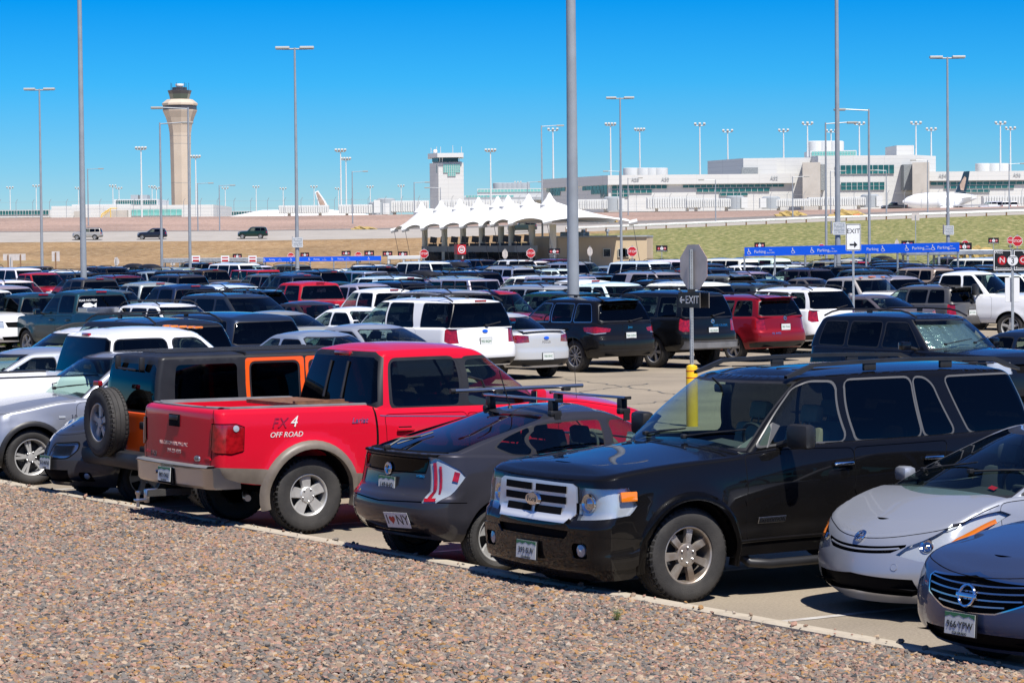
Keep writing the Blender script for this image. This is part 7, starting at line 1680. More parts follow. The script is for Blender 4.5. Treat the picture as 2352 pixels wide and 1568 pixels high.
def x_exped(C, low, up, XC, zr):
    # grille slots and bars
    for k, (z0, z1) in enumerate(((.945, 1.005), (.855, .915), (.765, .825))):
        for sg in (1, -1):
            q = MB().use('gap_black'); vs = []; n = 8
            for i in range(n+1):
                y = .03+(.47-.05*(k == 2)-.03)*i/n; a = low.pt('f', y, z0)[0]; b = low.pt('f', y, z1)[0]; vs += [(XC-a[0]+.0235, sg*y, z0), (XC-b[0]+.0235, sg*y, z1)]
            q.add(vs, [(2*i, 2*i+2, 2*i+3, 2*i+1) for i in range(n)]); C.add('grille_slot', q.mesh('grille_slot'))
    oval(C, low, 'f', .001, .885, .115, .06, 'chrome', XC, txt='Ford', off=.024, th=.02, ts=.07)
    plate(C, low, 'f', .0, .44, '393·SUV', XC, push=.045)
    for s in (1, -1):
        F = low.pt('f', .80, .92)[0]; q = MB().use('amber_lens'); G = surf(low, 's', .37, .935, XC, s, -.012); q.box((0, 0, 0), (.16, .085, .03), bev=.01); C.add('turn_signal', q.mesh('turn_signal', True, 40), M=G)
        q = MB().use('chrome'); G = surf(low, 'f', s*.70, .89, XC, 1, -.03); q.lathe([(.085, .0), (.08, .012), (.05, -.005), (.03, .012), (0, .02)], 20); C.add('headlight_bulb', q.mesh('headlight_bulb', True, 40), M=G)
        q = MB().use('white_lens'); G = surf(low, 'f', s*.69, .495, XC, 1, -.02); q.lathe([(.055, 0), (.052, .016), (.0, .03)], 20); C.add('fog_lamp', q.mesh('fog_lamp', True, 40), M=G)
        q = MB().use('chrome_dull'); q.box((0, 0, 0), (.30, .058, .008), bev=.004); i = C.add('badge_plate', q.mesh('badge_plate'), M=surf(low, 's', 1.84, .66, XC, s, .006)); C.add('badge_lettering', text_mesh('EXPEDITION', .052, 'black_plastic', .001), i, Matrix.Translation((0, 0, .006)))
        flare(C, low, .98, .405, .475, .07, .022, 'car_paint', XC); flare(C, low, 4.0, .405, .475, .07, .022, 'car_paint', XC)
        q = MB().use('black_plastic'); y = .90; q.tube([(XC-1.62, s*(y-.1), .36), (XC-1.66, s*y, .29), (XC-1.85, s*(y+.03), .27), (XC-3.3, s*(y+.03), .27), (XC-3.48, s*y, .29), (XC-3.52, s*(y-.1), .36)], .042, 10); C.add('side_step', q.mesh('side_step', True, 50))
        q = MB(); ribbon(low, [('s', 1.5, .485), ('s', 3.5, .485)], .03, .012, 'car_paint', XC, q, sides=(s,)); C.add('side_moulding', q.mesh('side_moulding', True, 40), paint=True)
        # mirror sail
        q = MB().use('trim_grey'); pts = [up.pt('s', a, z, .006)[0] for a, z in ((1.63, 1.27), (1.86, 1.27), (2.02, 1.45), (1.95, 1.48))]; q.add([(XC-p[0], s*p[1], p[2]) for p in pts], [(0, 1, 2, 3) if s < 0 else (3, 2, 1, 0)]); C.add('mirror_sail', q.mesh('mirror_sail'))
        # roof rail standing on feet
        q = MB().use('black_plastic'); n = 18; vs = []
        for i in range(n+1):
            t = i/n; a = 2.25+2.75*t; e = min(1, min(t, 1-t)*9); z = float(zr(a))-.055
            lo = .075*min(1, max(0, (min(t, 1-t)-.035)*14)); hi = .025+.085*e
            for (dy, dz) in ((-.022, lo), (-.02, hi), (.02, hi), (.024, lo)): vs.append((XC-a, s*(.665+dy), z+dz))
        q.add(vs, [(i*4+k, i*4+4+k, i*4+4+(k+1) % 4, i*4+(k+1) % 4) for i in range(n) for k in range(4)])
        for a in (3.2, 4.1): q.box((XC-a, s*.665, float(zr(a))-.01), (.14, .034, .07), bev=.008)
        C.add('roof_rail', q.mesh('roof_rail', True, 35))
    q = MB().use('black_plastic'); p = up.pt('P', 0.0, .55)[0]; pz = p[2]+.17; px = XC-p[0]-.28; q.box((px, 0, pz), (.03, .25, .075), bev=.02); q.tube([(px+.12, 0, pz+.1), (px, 0, pz)], .012, 5); C.add('rear_view_mirror', q.mesh('rear_view_mirror', True, 40))
    for k in range(5):
        q = MB().use('black_plastic'); y = -.44+.22*k; q.tube([(XC-2.5, y, float(zr(2.5))+.004-.02*abs(y)), (XC-4.9, y, float(zr(4.9))+.004-.02*abs(y))], .006, 4)
        C.add('roof_groove', q.mesh('roof_groove'))
def x_wedge3(C, low, up, XC, zr):
    plate(C, low, 'r', .0, .80, '149·IHQ', XC, push=-.02)
    C.parts[-3] = C.parts[-3][:3]+(frame((XC-low.pt('r', 0, .80)[0][0]-.012, .0, .80), (0, -1, 0), (-1, 0, .05)),)+C.parts[-3][4:]
    ringem(C, low, 'r', .001, .945, .055, .009, 'chrome', XC, inner=True, off=.012)
    letter(C, low, 'r', .52, .935, 'PRIUS', .055, 'chrome', XC); letter(C, low, 'r', -.50, .90, 'HYBRID', .032, 'chrome', XC)
    # bumper stickers
    q = MB().use('sign_white'); q.box((0, 0, 0), (.37, .155, .002)); i = C.add('bumper_sticker', q.mesh('bumper_sticker'), M=surf(low, 'r', -.30, .475, XC, off=.004), label='white bumper sticker reading I heart NY')
    C.add('sticker_lettering', text_mesh('I', .135, 'sign_black', .0008), i, Matrix.Translation((-.15, 0, .002))); C.add('sticker_lettering', text_mesh('NY', .14, 'sign_black', .0008), i, Matrix.Translation((.085, 0, .002)))
    h = MB().use('sign_red'); h.prism([(.045*(16*math.sin(t)**3)/16, .045*(13*math.cos(t)-5*math.cos(2*t)-2*math.cos(3*t)-math.cos(4*t))/16) for t in np.linspace(6.28, 0, 24)[:-1]], .001, .0025); C.add('heart', h.mesh('heart'), i, Matrix.Translation((-.075, .005, .001)))
    q = MB().use('yellow'); q.box((0, 0, 0), (.25, .105, .002)); i = C.add('bumper_sticker', q.mesh('bumper_sticker'), M=surf(low, 'r', .40, .745, XC, off=.006), label='yellow sticker reading Groove'); C.add('sticker_lettering', text_mesh('GROOVE', .055, 'sign_black', .0008), i, Matrix.Translation((.02, .012, .002))); C.add('sticker_lettering', text_mesh('AUTO SERVICES', .022, 'sign_black', .0008), i, Matrix.Translation((0, -.035, .002)))
    for s in (1, -1):
        for (aa, za, ab, zb_, wd) in ((.69, 1.03, .69, .70, .030), (.745, 1.0, .745, .74, .022), (.905, .945, .88, .86, .055)):
            q = MB(); ribbon(low, [('Y', aa, za), ('Y', ab, zb_)], wd, .003, 'red_lens', XC, q, sides=(s,), base=-.015); C.add('taillight_segment', q.mesh('taillight_segment', True, 40))
        q = MB(); ribbon(low, [('Y', .66, .685), ('Y', .77, .69)], .035, .003, 'red_lens', XC, q, sides=(s,)); C.add('taillight_segment', q.mesh('taillight_segment'))
    # spoiler lip
    q = MB().use('gap_black'); pts = [up.pt('B', f, .015)[0] for f in np.linspace(0, .8, 9)]; full = [(p[0], -p[1], p[2]) for p in pts[::-1]]+[tuple(p) for p in pts[1:]]
    vs = [(XC-(a+d), y, z+h) for a, y, z in full for d, h in ((-.10, .035), (.03, .012), (.035, -.006), (-.06, -.012))]; q.add(vs, [(i*4+k, i*4+4+k, i*4+4+(k+1) % 4, i*4+(k+1) % 4) for i in range(len(full)-1) for k in range(4)]); C.add('spoiler', q.mesh('spoiler', True, 40))
    # rear wiper
    A = up.pt('B', .15, .06)[0]; B = up.pt('B', .30, .42)[0]; q = MB().use('black_plastic'); a_ = Vector((XC-A[0]-.01, .13, A[2]+.035)); b_ = Vector((XC-B[0], .10, B[2]+.03)); q.tube([a_, a_.lerp(b_, .4)+Vector((0, 0, .035)), b_], .011, 6); q.box(tuple(a_), (.07, .05, .05), bev=.015); q.tube([a_.lerp(b_, .3), b_+Vector((.14, 0, .03))], .008, 5); C.add('rear_wiper', q.mesh('rear_wiper', True, 40))
    # roof bars with feet
    for a in (2.05, 2.85):
        z = float(zr(a)); i = None; q = MB().use('chrome_dull'); q.box((XC-a, 0, z+.085), (.07, 1.30, .022), bev=.009); i = C.add('roof_bar', q.mesh('roof_bar', True, 40))
        for s in (1, -1):
            q = MB().use('black_plastic'); q.box((XC-a, s*.56, z+.015), (.08, .08, .13), bev=.015); q.box((XC-a, s*.585, z-.045), (.13, .07, .06), bev=.015); q.box((XC-a, s*.635, z-.09), (.07, .012, .09)); q.box((XC-a, s*.66, z+.085), (.075, .02, .03), bev=.006); C.add('bar_foot', q.mesh('bar_foot', True, 40), i)
    q = MB().use('chrome_dull'); z = float(zr(2.6)); q.tube([(XC-1.85, .42, z+.135), (XC-3.35, .42, z+.135)], .021, 10); q.use('black_plastic'); q.tube([(XC-3.35, .42, z+.135), (XC-3.40, .42, z+.135)], .026, 10); q.box((XC-2.05, .42, z+.112), (.09, .06, .05), bev=.012); q.box((XC-2.85, .42, z+.112), (.09, .06, .05), bev=.012); q.tube([(XC-3.0, .42, z+.135), (XC-3.04, .42, z+.23), (XC-3.2, .42, z+.27)], .012, 6); C.add('rack_arm', q.mesh('rack_arm', True, 40))
    q = MB().use('black_plastic'); z = float(zr(2.95)); q.lathe([(.03, 0), (.012, .03)], 10, c=(XC-2.98, 0, z-.01)); q.tube([(XC-2.98, 0, z), (XC-3.1, 0, z+.36)], .006, 5); C.add('antenna', q.mesh('antenna'))
    for s in (1,):
        pass
def x_wrangler(C, low, up, XC, zr):
    L = XC*2; ty, rm = make_wheel(.40, .222, .25, 'five', True, 'alloy'); xr = XC-L
    M = Matrix.Translation((xr-.22, .08, 1.02)) @ Matrix.Rotation(math.pi/2, 4, 'Z')
    i = C.add('spare_wheel', ty, M=M); C.add('rim', rm, i)
    q = MB().use('black_plastic'); q.box((xr-.05, .05, 1.0), (.14, .2, .25), bev=.02); C.add('spare_mount', q.mesh('spare_mount'))
    q = MB().use('black_plastic'); q.box((xr-.10, 0, .60), (.24, 1.72, .20), bev=.05); C.add('rear_bumper', q.mesh('rear_bumper', True, 40))
    for z in (1.0, .72):
        q = MB().use('black_plastic'); q.box((xr-.03, -.58, z), (.05, .26, .09), bev=.02); C.add('gate_hinge', q.mesh('gate_hinge', True, 40))
    for y in (-.33, .33):
        q = MB().use('black_plastic'); q.box((xr+.05, y, 1.70), (.07, .05, .16), bev=.02); C.add('glass_hinge', q.mesh('glass_hinge', True, 40))
    q = MB().use('black_plastic'); q.tube([(xr+.02, .25, 1.64), (xr+.02, -.20, 1.63)], .013, 6); C.add('rear_wiper', q.mesh('rear_wiper'))
    q = MB().use('red_lens'); q.box((xr-.20, .35, 1.46), (.06, .16, .06), bev=.012); q.use('black_plastic'); q.tube([(xr-.2, .3, 1.44), (xr-.15, .2, 1.1)], .02, 6); C.add('brake_light', q.mesh('brake_light'))
    for s in (1, -1):
        q = MB().use('red_lens'); q.box((xr-.01, s*.70, .92), (.06, .12, .2), bev=.015); C.add('taillight', q.mesh('taillight'))
        for a in (.72, 3.67):
            q = MB().use('black_plastic'); vs = []; th = np.linspace(.25, math.pi-.25, 12)
            for t in th:
                for (y, dr) in ((.72, 0), (.93, .0), (.94, -.05)): vs.append((XC-(a+(.50+dr)*math.cos(t)), s*y, .40+min((.50+dr)*math.sin(t)*1.12, .50)))
            q.add(vs, [(k*3+j, k*3+3+j, k*3+4+j, k*3+1+j) for k in range(len(th)-1) for j in range(2)]); C.add('fender', q.mesh('fender', True, 40))
        for a in (2.35, 3.14):
            q = MB().use('black_plastic'); q.box((XC-a+.06, s*.78, 1.0), (.16, .03, .04), bev=.01); C.add('door_handle', q.mesh('door_handle'))
    for k in range(7):
        q = MB().use('black_plastic'); y = -.5+k*.166; q.box((XC-3.0, y, float(zr(3.0))+.004), (2.4, .03, .012), bev=.004); C.add('roof_rib', q.mesh('roof_rib'))
    q = MB().use('black_plastic'); q.box((XC-3.2, 0, 1.80), (.02, 1.32, .03)); C.add('roof_seam', q.mesh('roof_seam'))
def x_altima(C, low, up, XC, zr):
    for z in (.555, .605, .655, .70):
        ym = {.555: .33, .605: .46, .655: .49, .70: .49}[z]; q = MB(); ribbon(low, [('f', .005, z), ('f', ym, z+.012)], .011, .0, 'chrome_dull', XC, q, base=-.025); C.add('grille_bar', q.mesh('grille_bar', True, 40))
    ringem(C, low, 'f', .001, .625, .075, .011, 'chrome', XC, bars=((0, 0, .20, .032),), off=.012); plate(C, low, 'f', -.02, .40, '966·YPW', XC, push=.035)
def x_wedge2(C, low, up, XC, zr):
    for z in (.592,): q = MB(); ribbon(low, [('f', .003, z-.008), ('f', .42, z+.022)], .014, .003, 'car_paint', XC, q, base=-.02); C.add('grille_bar', q.mesh('grille_bar', True, 40), paint=True)
    ringem(C, low, 'f', .001, .665, .05, .008, 'chrome', XC, inner=True, off=.01)
    q = MB().use('car_paint'); q.lathe([(.03, 0), (.03, .002), (.027, .003), (.027, .001), (0, .001)], 20); C.add('tow_cap', q.mesh('tow_cap'), M=surf(low, 'f', .42, .47, XC, 1, .001), paint=True)
    for s in (1, -1):
        q = MB().use('chrome'); G = surf(low, 'f', s*.62, .655, XC, 1, -.03); q.lathe([(.06, .0), (.055, .01), (.03, -.005), (0, .015)], 18); C.add('headlight_bulb', q.mesh('headlight_bulb', True, 40), M=G)
        q = MB(); ribbon(low, [('Z', .80, .63), ('Z', .93, .70), ('s', .82, .80)], .035, -.004, 'amber_lens', XC, q, sides=(s,), base=-.02); C.add('turn_signal', q.mesh('turn_signal', True, 40))
    q = MB().use('sign_red'); p = up.pt('P', .45, .12)[0]; q.box((0, 0, 0), (.07, .05, .002)); C.add('permit_sticker', q.mesh('permit_sticker'), M=surf(up, 'f', .48, float(p[2])+.03, XC, 1, -.012))
def x_vibe(C, low, up, XC, zr):
    plate(C, low, 'f', .001, .49, '515·N763', XC, push=.03, state='ILLINOIS')
    for k in range(9):
        z = .60+.014*k; q = MB(); ribbon(low, [('f', .09, z), ('f', .38, z+.015)], .004, .002, 'black_plastic', XC, q, base=-.02); C.add('grille_bar', q.mesh('grille_bar'))
    for s in (1, -1):
        q = MB().use('white_lens'); q.lathe([(.04, 0), (.03, .015), (0, .02)], 14); C.add('fog_lamp', q.mesh('fog_lamp', True, 40), M=surf(low, 'f', s*.55, .34, XC, 1, -.015))
def x_x3(C, low, up, XC, zr):
    for a in (.84, 3.635): flare(C, low, a, .36, .41, .06, .012, 'black_plastic', XC)
    for s in (1, -1):
        q = MB(); ribbon(low, [('s', 1.3, .34), ('s', 3.15, .34)], .12, .012, 'black_plastic', XC, q, sides=(s,)); C.add('side_cladding', q.mesh('side_cladding', True, 40))
        q = MB().use('white_lens'); q.box((0, 0, 0), (.09, .03, .012), bev=.005); C.add('side_marker', q.mesh('side_marker'), M=surf(low, 's', 1.25, .86, XC, s, .004)); letter(C, low, 's', 1.42, .86, '3.0i', .06, 'chrome', XC, s)
    q = MB().use('black_plastic'); p = up.pt('P', 0.0, .6)[0]; q.box((XC-p[0]-.28, 0, p[2]+.08), (.03, .22, .065), bev=.02); C.add('rear_view_mirror', q.mesh('rear_view_mirror', True, 40))
def x_whitecab(C, low, up, XC, zr):
    q = MB().use('red_lens'); a1, _ = up.pt('B', .02, .95); q.box((XC-a1[0]+.02, 0, a1[2]+.01), (.05, .24, .06), bev=.015); C.add('brake_light', q.mesh('brake_light', True, 40))
    for y in (-.5, -.28, 0, .28, .5): q = MB().use('amber_lens'); q.box((XC-2.12, y, float(zr(2.12))+.012), (.12, .08, .03), bev=.012); C.add('roof_marker', q.mesh('roof_marker', True, 40))
def rear_dress(txt, y=0, z=.95, emb=None, word=None, wz=None, col='chrome', push=.015, wx=.0):
    def f(C, low, up, XC, zr):
        F = frame((XC-low.pt('r', 0, z)[0][0]-push, y, z), (0, -1, 0), (-1, 0, .05)); b = MB().use('black_plastic'); b.box((0, 0, -.006), (.325, .165, .014)); b.use('plate_white'); b.box((0, 0, .002), (.305, .152, .004)); i = C.add('license_plate', b.mesh('license_plate'), M=F, label='license plate reading '+txt)
        C.add('plate_number', text_mesh(txt, .068, 'plate_green', .001), i, Matrix.Translation((0, 0, .006)))
        if emb == 'oval': oval(C, low, 'r', .001, z+.22, .075, .035, 'sign_blue', XC, off=.006)
        elif emb: ringem(C, low, 'r', .001, z+.22, .05, .008, 'chrome', XC, inner=True, off=.008)
        if word: letter(C, low, 'r', wx, wz or z+.13, word, .07, col, XC, space=1.1)
        A = up.pt('B', .1, .10)[0]; B = up.pt('B', .45, .22)[0]
        if sp_has_wiper(C): q = MB().use('black_plastic'); q.tube([(XC-A[0]-.03, -.05, A[2]), (XC-B[0]-.025, -.45, B[2])], .014, 6); q.box((XC-A[0]-.03, -.05, A[2]), (.06, .08, .05), bev=.015); C.add('rear_wiper', q.mesh('rear_wiper', True, 40))
    return f
def sp_has_wiper(C): return C.H > 1.6
def shade(C, low, up, XC, zr):
    q = MB().use('foil'); n = 14; vs = []
    for i in range(n+1):
        f = (-1+2*i/n)*.78; 
        for v in (.14, .36, .6, .86):
            p = up.pt('P', abs(f), v, -.05)[0]; dz = .012*math.sin(i*2.2)*(1 if v > .2 else .4); vs.append((XC-p[0]-.03+dz, p[1]*(1 if f >= 0 else -1), p[2]-.01))
    q.add(vs, [(i*4+k, i*4+4+k, i*4+5+k, i*4+1+k) for i in range(n) for k in range(3)]); C.add('sun_shade', q.mesh('sun_shade'))
def front_marker(C, low, up, XC, zr):
    for y in (-.5, 0, .5): q = MB().use('amber_lens'); a = C_ws(up)+.12; q.box((XC-a, y, float(zr(a))+.012-.03*abs(y)), (.11, .26 if y == 0 else .1, .035), bev=.012); C.add('roof_marker', q.mesh('roof_marker', True, 40))
def C_ws(up): return float(up.fr(1.0))
def toolbox(C, low, up, XC, zr):
    q = MB().use('chrome_dull'); q.box((XC-4.0, 0, 1.36), (.5, 1.75, .16), bev=.02); C.add('tool_box', q.mesh('tool_box'))
    letter(C, up, 'r', .45, 1.62, 'FEAR NO FISH', .085, 'sign_white', XC, off=.01, name='window_decal')
    q = MB().use('sign_white'); q.prism([(-.2, .0), (-.12, .07), (.05, .08), (.15, .02), (.24, .08), (.22, -.06), (.14, -.01), (.02, -.05), (-.1, -.06)], 0, .002); C.add('window_decal', q.mesh('window_decal'), M=surf(up, 'r', .45, 1.48, XC, 1, .01))
    q = MB().use('black_plastic'); q.box((0, 0, 0), (.26, .12, .02), bev=.01); C.add('tailgate_handle', q.mesh('tailgate_handle'), M=surf(low, 'r', 0.001, 1.13, XC, 1, .006))
for k_, f_ in (('f150', x_f150), ('exped', x_exped), ('wedge3', x_wedge3), ('wrangler', x_wrangler), ('altima', x_altima), ('wedge2', x_wedge2), ('vibe', x_vibe), ('x3', x_x3), ('whitecab', x_whitecab)): S[k_]['extra'] = [f_]
S['exped']['rails'] = None

def hero(k, name, cat, lab, px, py, rz, a, y, col, me=0.0, z=0.0, grp=None, pitch=0.0):
    C = build_car(S[k]) if (k, 0) not in PROTO else PROTO[(k, 0)]; PROTO[(k, 0)] = C
    l = seat_car(C, px, py, rz, a, y, z); TAKEN.append((l[0], l[1])); return place(C, name, l, rz, col, me, lab, cat, grp, pitch)
PROTO = {}; TAKEN = []
IN, OUT = AF+math.pi, AF                             # nose to the kerb / tail to the kerb
hero('f150', 'pickup_truck', 'pickup truck', 'bright red crew cab pickup with tan wheel flares, tail to the kerb', 304.5, 533, OUT, 4.45, -.845, (.56, .006, .024), 0, pitch=R(.6))
hero('exped', 'suv', 'suv', 'glossy black full-size SUV with chrome bar grille, nose to the kerb', 682, 601, IN, .98, .845, (.0035, .0035, .004))
hero('wedge3', 'hatchback', 'hatchback', 'dark grey wedge hatchback with silver roof bars and heart sticker', 494.5, 570, OUT, 3.64, -.74, (.036, .036, .046), .35)
hero('wrangler', 'off_roader', 'off-roader', 'orange off-roader with black hard top and spare wheel on its tail', 218, 510, OUT, 3.67, -.84, (.80, .10, .012))
hero('wedge2', 'hatchback', 'hatchback', 'silver wedge hatchback with slanting headlights, nose to the kerb', 860, 534, IN, .1, 0, (.45, .475, .53), .6, .665)
hero('altima', 'sedan', 'sedan', 'blue-grey sedan with slatted chrome grille overhanging the kerb', 972, 590, IN, .06, 0, (.045, .068, .145), .5, .625)
hero('vibe', 'hatchback', 'hatchback', 'dark grey hatchback with twin mesh grilles beside the spare wheel', 52, 461, IN, .06, 0, (.045, .047, .055), .4, .49)
hero('x3', 'suv', 'suv', 'silver compact SUV with double-spoke wheels and black arch trims', 29.6, 484, IN, .84, .78, (.36, .38, .43), .65)
hero('whitecab', 'pickup_truck', 'pickup truck', 'white crew cab pickup with black bed rails behind the orange off-roader', 140, 327.5, OUT, 3.0, -.5, (.76, .77, .80), 0, 1.94)
# further kerb-row cars at the left edge
S['leftsedan'] = dict(S['sedan2']); S['leftsuv'] = dict(S['crossover'])
hero('leftsedan', 'sedan', 'sedan', 'silver sedan with blue sky reflections beside the white pickup bed', 35, 347, IN, 2.6, 0, (.47, .50, .55), .6, 1.45)
hero('leftsuv', 'station_wagon', 'station wagon', 'white wagon with long black roof rail behind the white pickup', 75, 326, IN, 2.4, 0, (.72, .72, .72), .2, 1.69)
# second row, tails to the aisle
T2 = R(128)
def dress(k, base, **kw): S[k] = dict(S[base]); S[k].update(kw)
dress('r_bigsuv', 'bigsuv', extra=[rear_dress('952·BQM', z=.98, emb='oval', push=.02)])
dress('r_focus', 'sedan', extra=[rear_dress('785·SHC', z=.52, word='FOCUS', wz=.84), lambda C, low, up, XC, zr: oval(C, low, 'r', .001, .93, .075, .033, 'sign_blue', XC, off=.006)], spoiler=(4.38, 1.11, 1.2, .22, 'paint'))
dress('r_mid', 'midsuv', extra=[rear_dress('744·OZW', z=.86, word='Jeep', wz=1.06)], mats=dict(strim='chrome_dull'), regs=[r for r in S['midsuv']['regs'] if r[0] != 'taillight']+[('taillight', [('Y', .56, .96), ('Y', .9, .93), ('Y', 1.22, .97), ('Y', 1.27, 1.07), ('Y', .9, 1.09), ('Y', .53, 1.04)], dict(off=-.006)), ('reverse', [('Y', .66, .925), ('Y', .9, .90), ('Y', 1.15, .94), ('Y', 1.17, .96), ('Y', .9, .925), ('Y', .64, .945)], dict(off=-.004))])
dress('r_cruiser', 'landcruiser', extra=[rear_dress('102·MHM', z=.90, emb='t', word='LAND CRUISER', wz=1.02, wx=-.25), lambda C, low, up, XC, zr: bumper_bar(C, low, .46, .66, .10, 'grey_plastic', XC, ymax=.80, top=None)])
dress('r_cross', 'crossover', extra=[rear_dress('783·TNG', z=.88, emb='t', word='V6 4WD', wz=.72, wx=.35)])
dress('r_range', 'rangesport', extra=[rear_dress('123·VDX', z=.92)], gh=dict(S['rangesport']['gh']))
dress('f_runner', 'runner', extra=[shade]); dress('r_runner', 'runner', extra=[rear_dress('417·KSA', z=.9)])
dress('f_truck', 'pickup', extra=[front_marker]); dress('f_super', 'hdtruck')
dress('r_silver', 'pickup', extra=[toolbox]); dress('r_equi', 'crossover', extra=[rear_dress('817·ZXC', z=.86, word='G M C', wz=1.0)])
dress('f_van', 'minivan'); dress('f_wagon', 'wagon', extra=[shade]); dress('r_van', 'minivan', rails=None, extra=[rear_dress('555·KTR', z=.9)])
C2 = 1/2.297
def row2(k, name, cat, lab, x, ytop, rz, col, me=0.0, az=None, a=None, grp=None):
    H = S[k]['H']; L = S[k]['L']; hero(k, name, cat, lab, x*C2, ytop*C2, rz, a if a is not None else L*.56, 0, col, me, az or H)
N_ = T2+math.pi
# wheel contact (x, y) for those whose wheels show
hero('r_mid', 'suv', 'suv', 'black mid-size SUV with chrome window line and chrome ten-spoke wheels', 578, 371.6, T2, 3.78, .82, (.005, .005, .006), 0)
hero('r_cruiser', 'suv', 'suv', 'black tall SUV with grey rear bumper behind the stop sign post', 656.8, 367, T2, 3.68, .82, (.005, .006, .008), 0)
hero('r_cross', 'suv', 'suv', 'dark red crossover with roof rails, tail to the aisle', 735.8, 361, T2, 3.615, .78, (.20, .006, .014), .15)
hero('r_focus', 'sedan', 'sedan', 'silver compact sedan with small trunk spoiler beside the black SUV', 546, 376.2, T2, 3.5, -.70, (.60, .61, .62), .35)
row2('r_bigsuv', 'suv', 'suv', 'white full-size SUV with black roof rails behind the red pickup roof', 972, 681, T2, (.78, .79, .80))
row2('r_range', 'suv', 'suv', 'white square-roofed SUV with clear round tail lamps', 1803, 657, T2, (.78, .79, .80))
row2('sedan2', 'sedan', 'sedan', 'silver sedan showing its rear glass behind the red pickup', 838, 741, T2, (.50, .53, .58), .6)
row2('sedan', 'sedan', 'sedan', 'pale silver-blue sedan roof between van and silver sedan', 712, 757, T2, (.40, .46, .55), .6)
row2('r_van', 'minivan', 'minivan', 'dark blue boxy minivan with large tinted rear glass', 490, 714, T2, (.012, .022, .05), .2)
row2('landcruiser', 'suv', 'suv', 'black tall SUV with full-length grey roof rails behind the white pickup cab', 310, 726, T2, (.012, .013, .016), .1)
row2('f_runner', 'suv', 'suv', 'black SUV with silver foil sun shade behind its windshield', 2115, 716, N_, (.004, .006, .012), 0)
row2('f_truck', 'pickup_truck', 'pickup truck', 'beige pickup with amber cab marker lamps facing the aisle', 1975, 633, N_, (.44, .41, .38), .35, a=2.7)
row2('r_equi', 'suv', 'suv', 'grey-brown crossover with dark roof racks beside the beige pickup', 2120, 652, T2, (.14, .135, .13), .5)
hero('f_super', 'pickup_truck', 'pickup truck', 'large white pickup with tall black towing mirrors under the row sign', 1011, 341, N_+R(18), 1.0, -.9, (.76, .77, .79))
row2('r_runner', 'suv', 'suv', 'silver rugged SUV with stickers on its rear quarter glass', 1205, 652, T2, (.44, .46, .48), .5)
row2('smalltruck', 'pickup_truck', 'pickup truck', 'white extended cab pickup with matching bed cap behind the white SUV', 890, 660, T2, (.76, .77, .78))
row2('f_van', 'minivan', 'minivan', 'dark blue-grey minivan with roof rack facing the aisle', 545, 672, N_, (.025, .032, .045), .35)
row2('sedan2', 'sedan', 'sedan', 'dark brown sedan with slim headlights facing the aisle', 705, 690, N_, (.035, .028, .026), .4)
row2('r_silver', 'pickup_truck', 'pickup truck', 'teal pickup with metal tool box and white fish decal on its rear glass', 212, 664, T2, (.012, .045, .065), .3, a=3.0)
row2('pickup', 'pickup_truck', 'pickup truck', 'white pickup with mesh grille behind the weedy island at the edge', -42, 662, N_, (.76, .77, .78), 0, a=2.6)
row2('smalltruck', 'pickup_truck', 'pickup truck', 'dark teal pickup with bed cap beside the tool box pickup', 88, 671, T2, (.012, .035, .05), .3, a=3.0)
row2('f_wagon', 'station_wagon', 'station wagon', 'white wagon with foil shade behind the tool box pickup', 390, 694, N_, (.72, .73, .74))
row2('van', 'van', 'van', 'tall white passenger van standing above the surrounding cars', 548, 603, N_, (.76, .77, .78))
row2('pickup', 'pickup_truck', 'pickup truck', 'dark navy crew cab pickup with red brake lamp, tail towards us', 690, 628, T2, (.008, .012, .03), .1, a=3.0)
row2('pickup', 'pickup_truck', 'pickup truck', 'charcoal crew cab pickup beside the thick left pole, tail towards us', 215, 636, T2, (.04, .04, .042), .3, a=3.0)
row2('pickup', 'pickup_truck', 'pickup truck', 'white crew cab pickup with roof box half hidden by the thick pole', 1345, 640, T2, (.76, .77, .78), 0, a=3.0)
row2('sedan', 'sedan', 'sedan', 'bright red sedan beneath the blue accessible parking board', 2110, 606, N_, (.50, .012, .025))
row2('midsuv', 'suv', 'suv', 'black SUV with twin roof rails behind the tall black SUV', 1500, 640, T2, (.006, .008, .012))
S['rightdark'] = dict(S['sedan2']); row2('rightdark', 'sedan', 'sedan', 'dark blue sedan bonnet at the edge beside the black SUV', 2395, 752, N_, (.01, .02, .05), .2)

# board lying in the red pickup's bed
fo = [o for o in bpy.data.objects if o.get('label', '').startswith('bright red crew')][0]
q = MB().use('bed_wood'); q.box((0, 0, 0), (.62, 1.2, .04)); q.box((.0, -.5, .03), (.6, .06, .03)); w_ = q.obj('wooden_board'); w_.matrix_world = Matrix.Translation(fo.location) @ Matrix.Rotation(AF, 4, 'Z') @ Matrix.Translation((S['f150']['L']/2-4.1, -.05, 1.345)); tag(w_, 'brown wooden board lying across the red pickup bed', 'board')
# stall lines
g0 = Vector((1.42, 22.82, 0))+KD*1.45
for i in range(-6, 4):
    p = g0+KD*(i*2.95)+SA*(-.7); stripe(p, p+SA*5.6)
w2 = Vector((1.5, 63.5, 0))+Vector((math.sin(R(38)), -math.cos(R(38)), 0))*1.0
for i in range(-6, 6):
    p = w2+Vector((math.cos(R(50)), math.sin(R(50)), 0))*(i*3.0+1.0); stripe(p, p+Vector((-math.sin(R(38)), math.cos(R(38)), 0))*5.5)
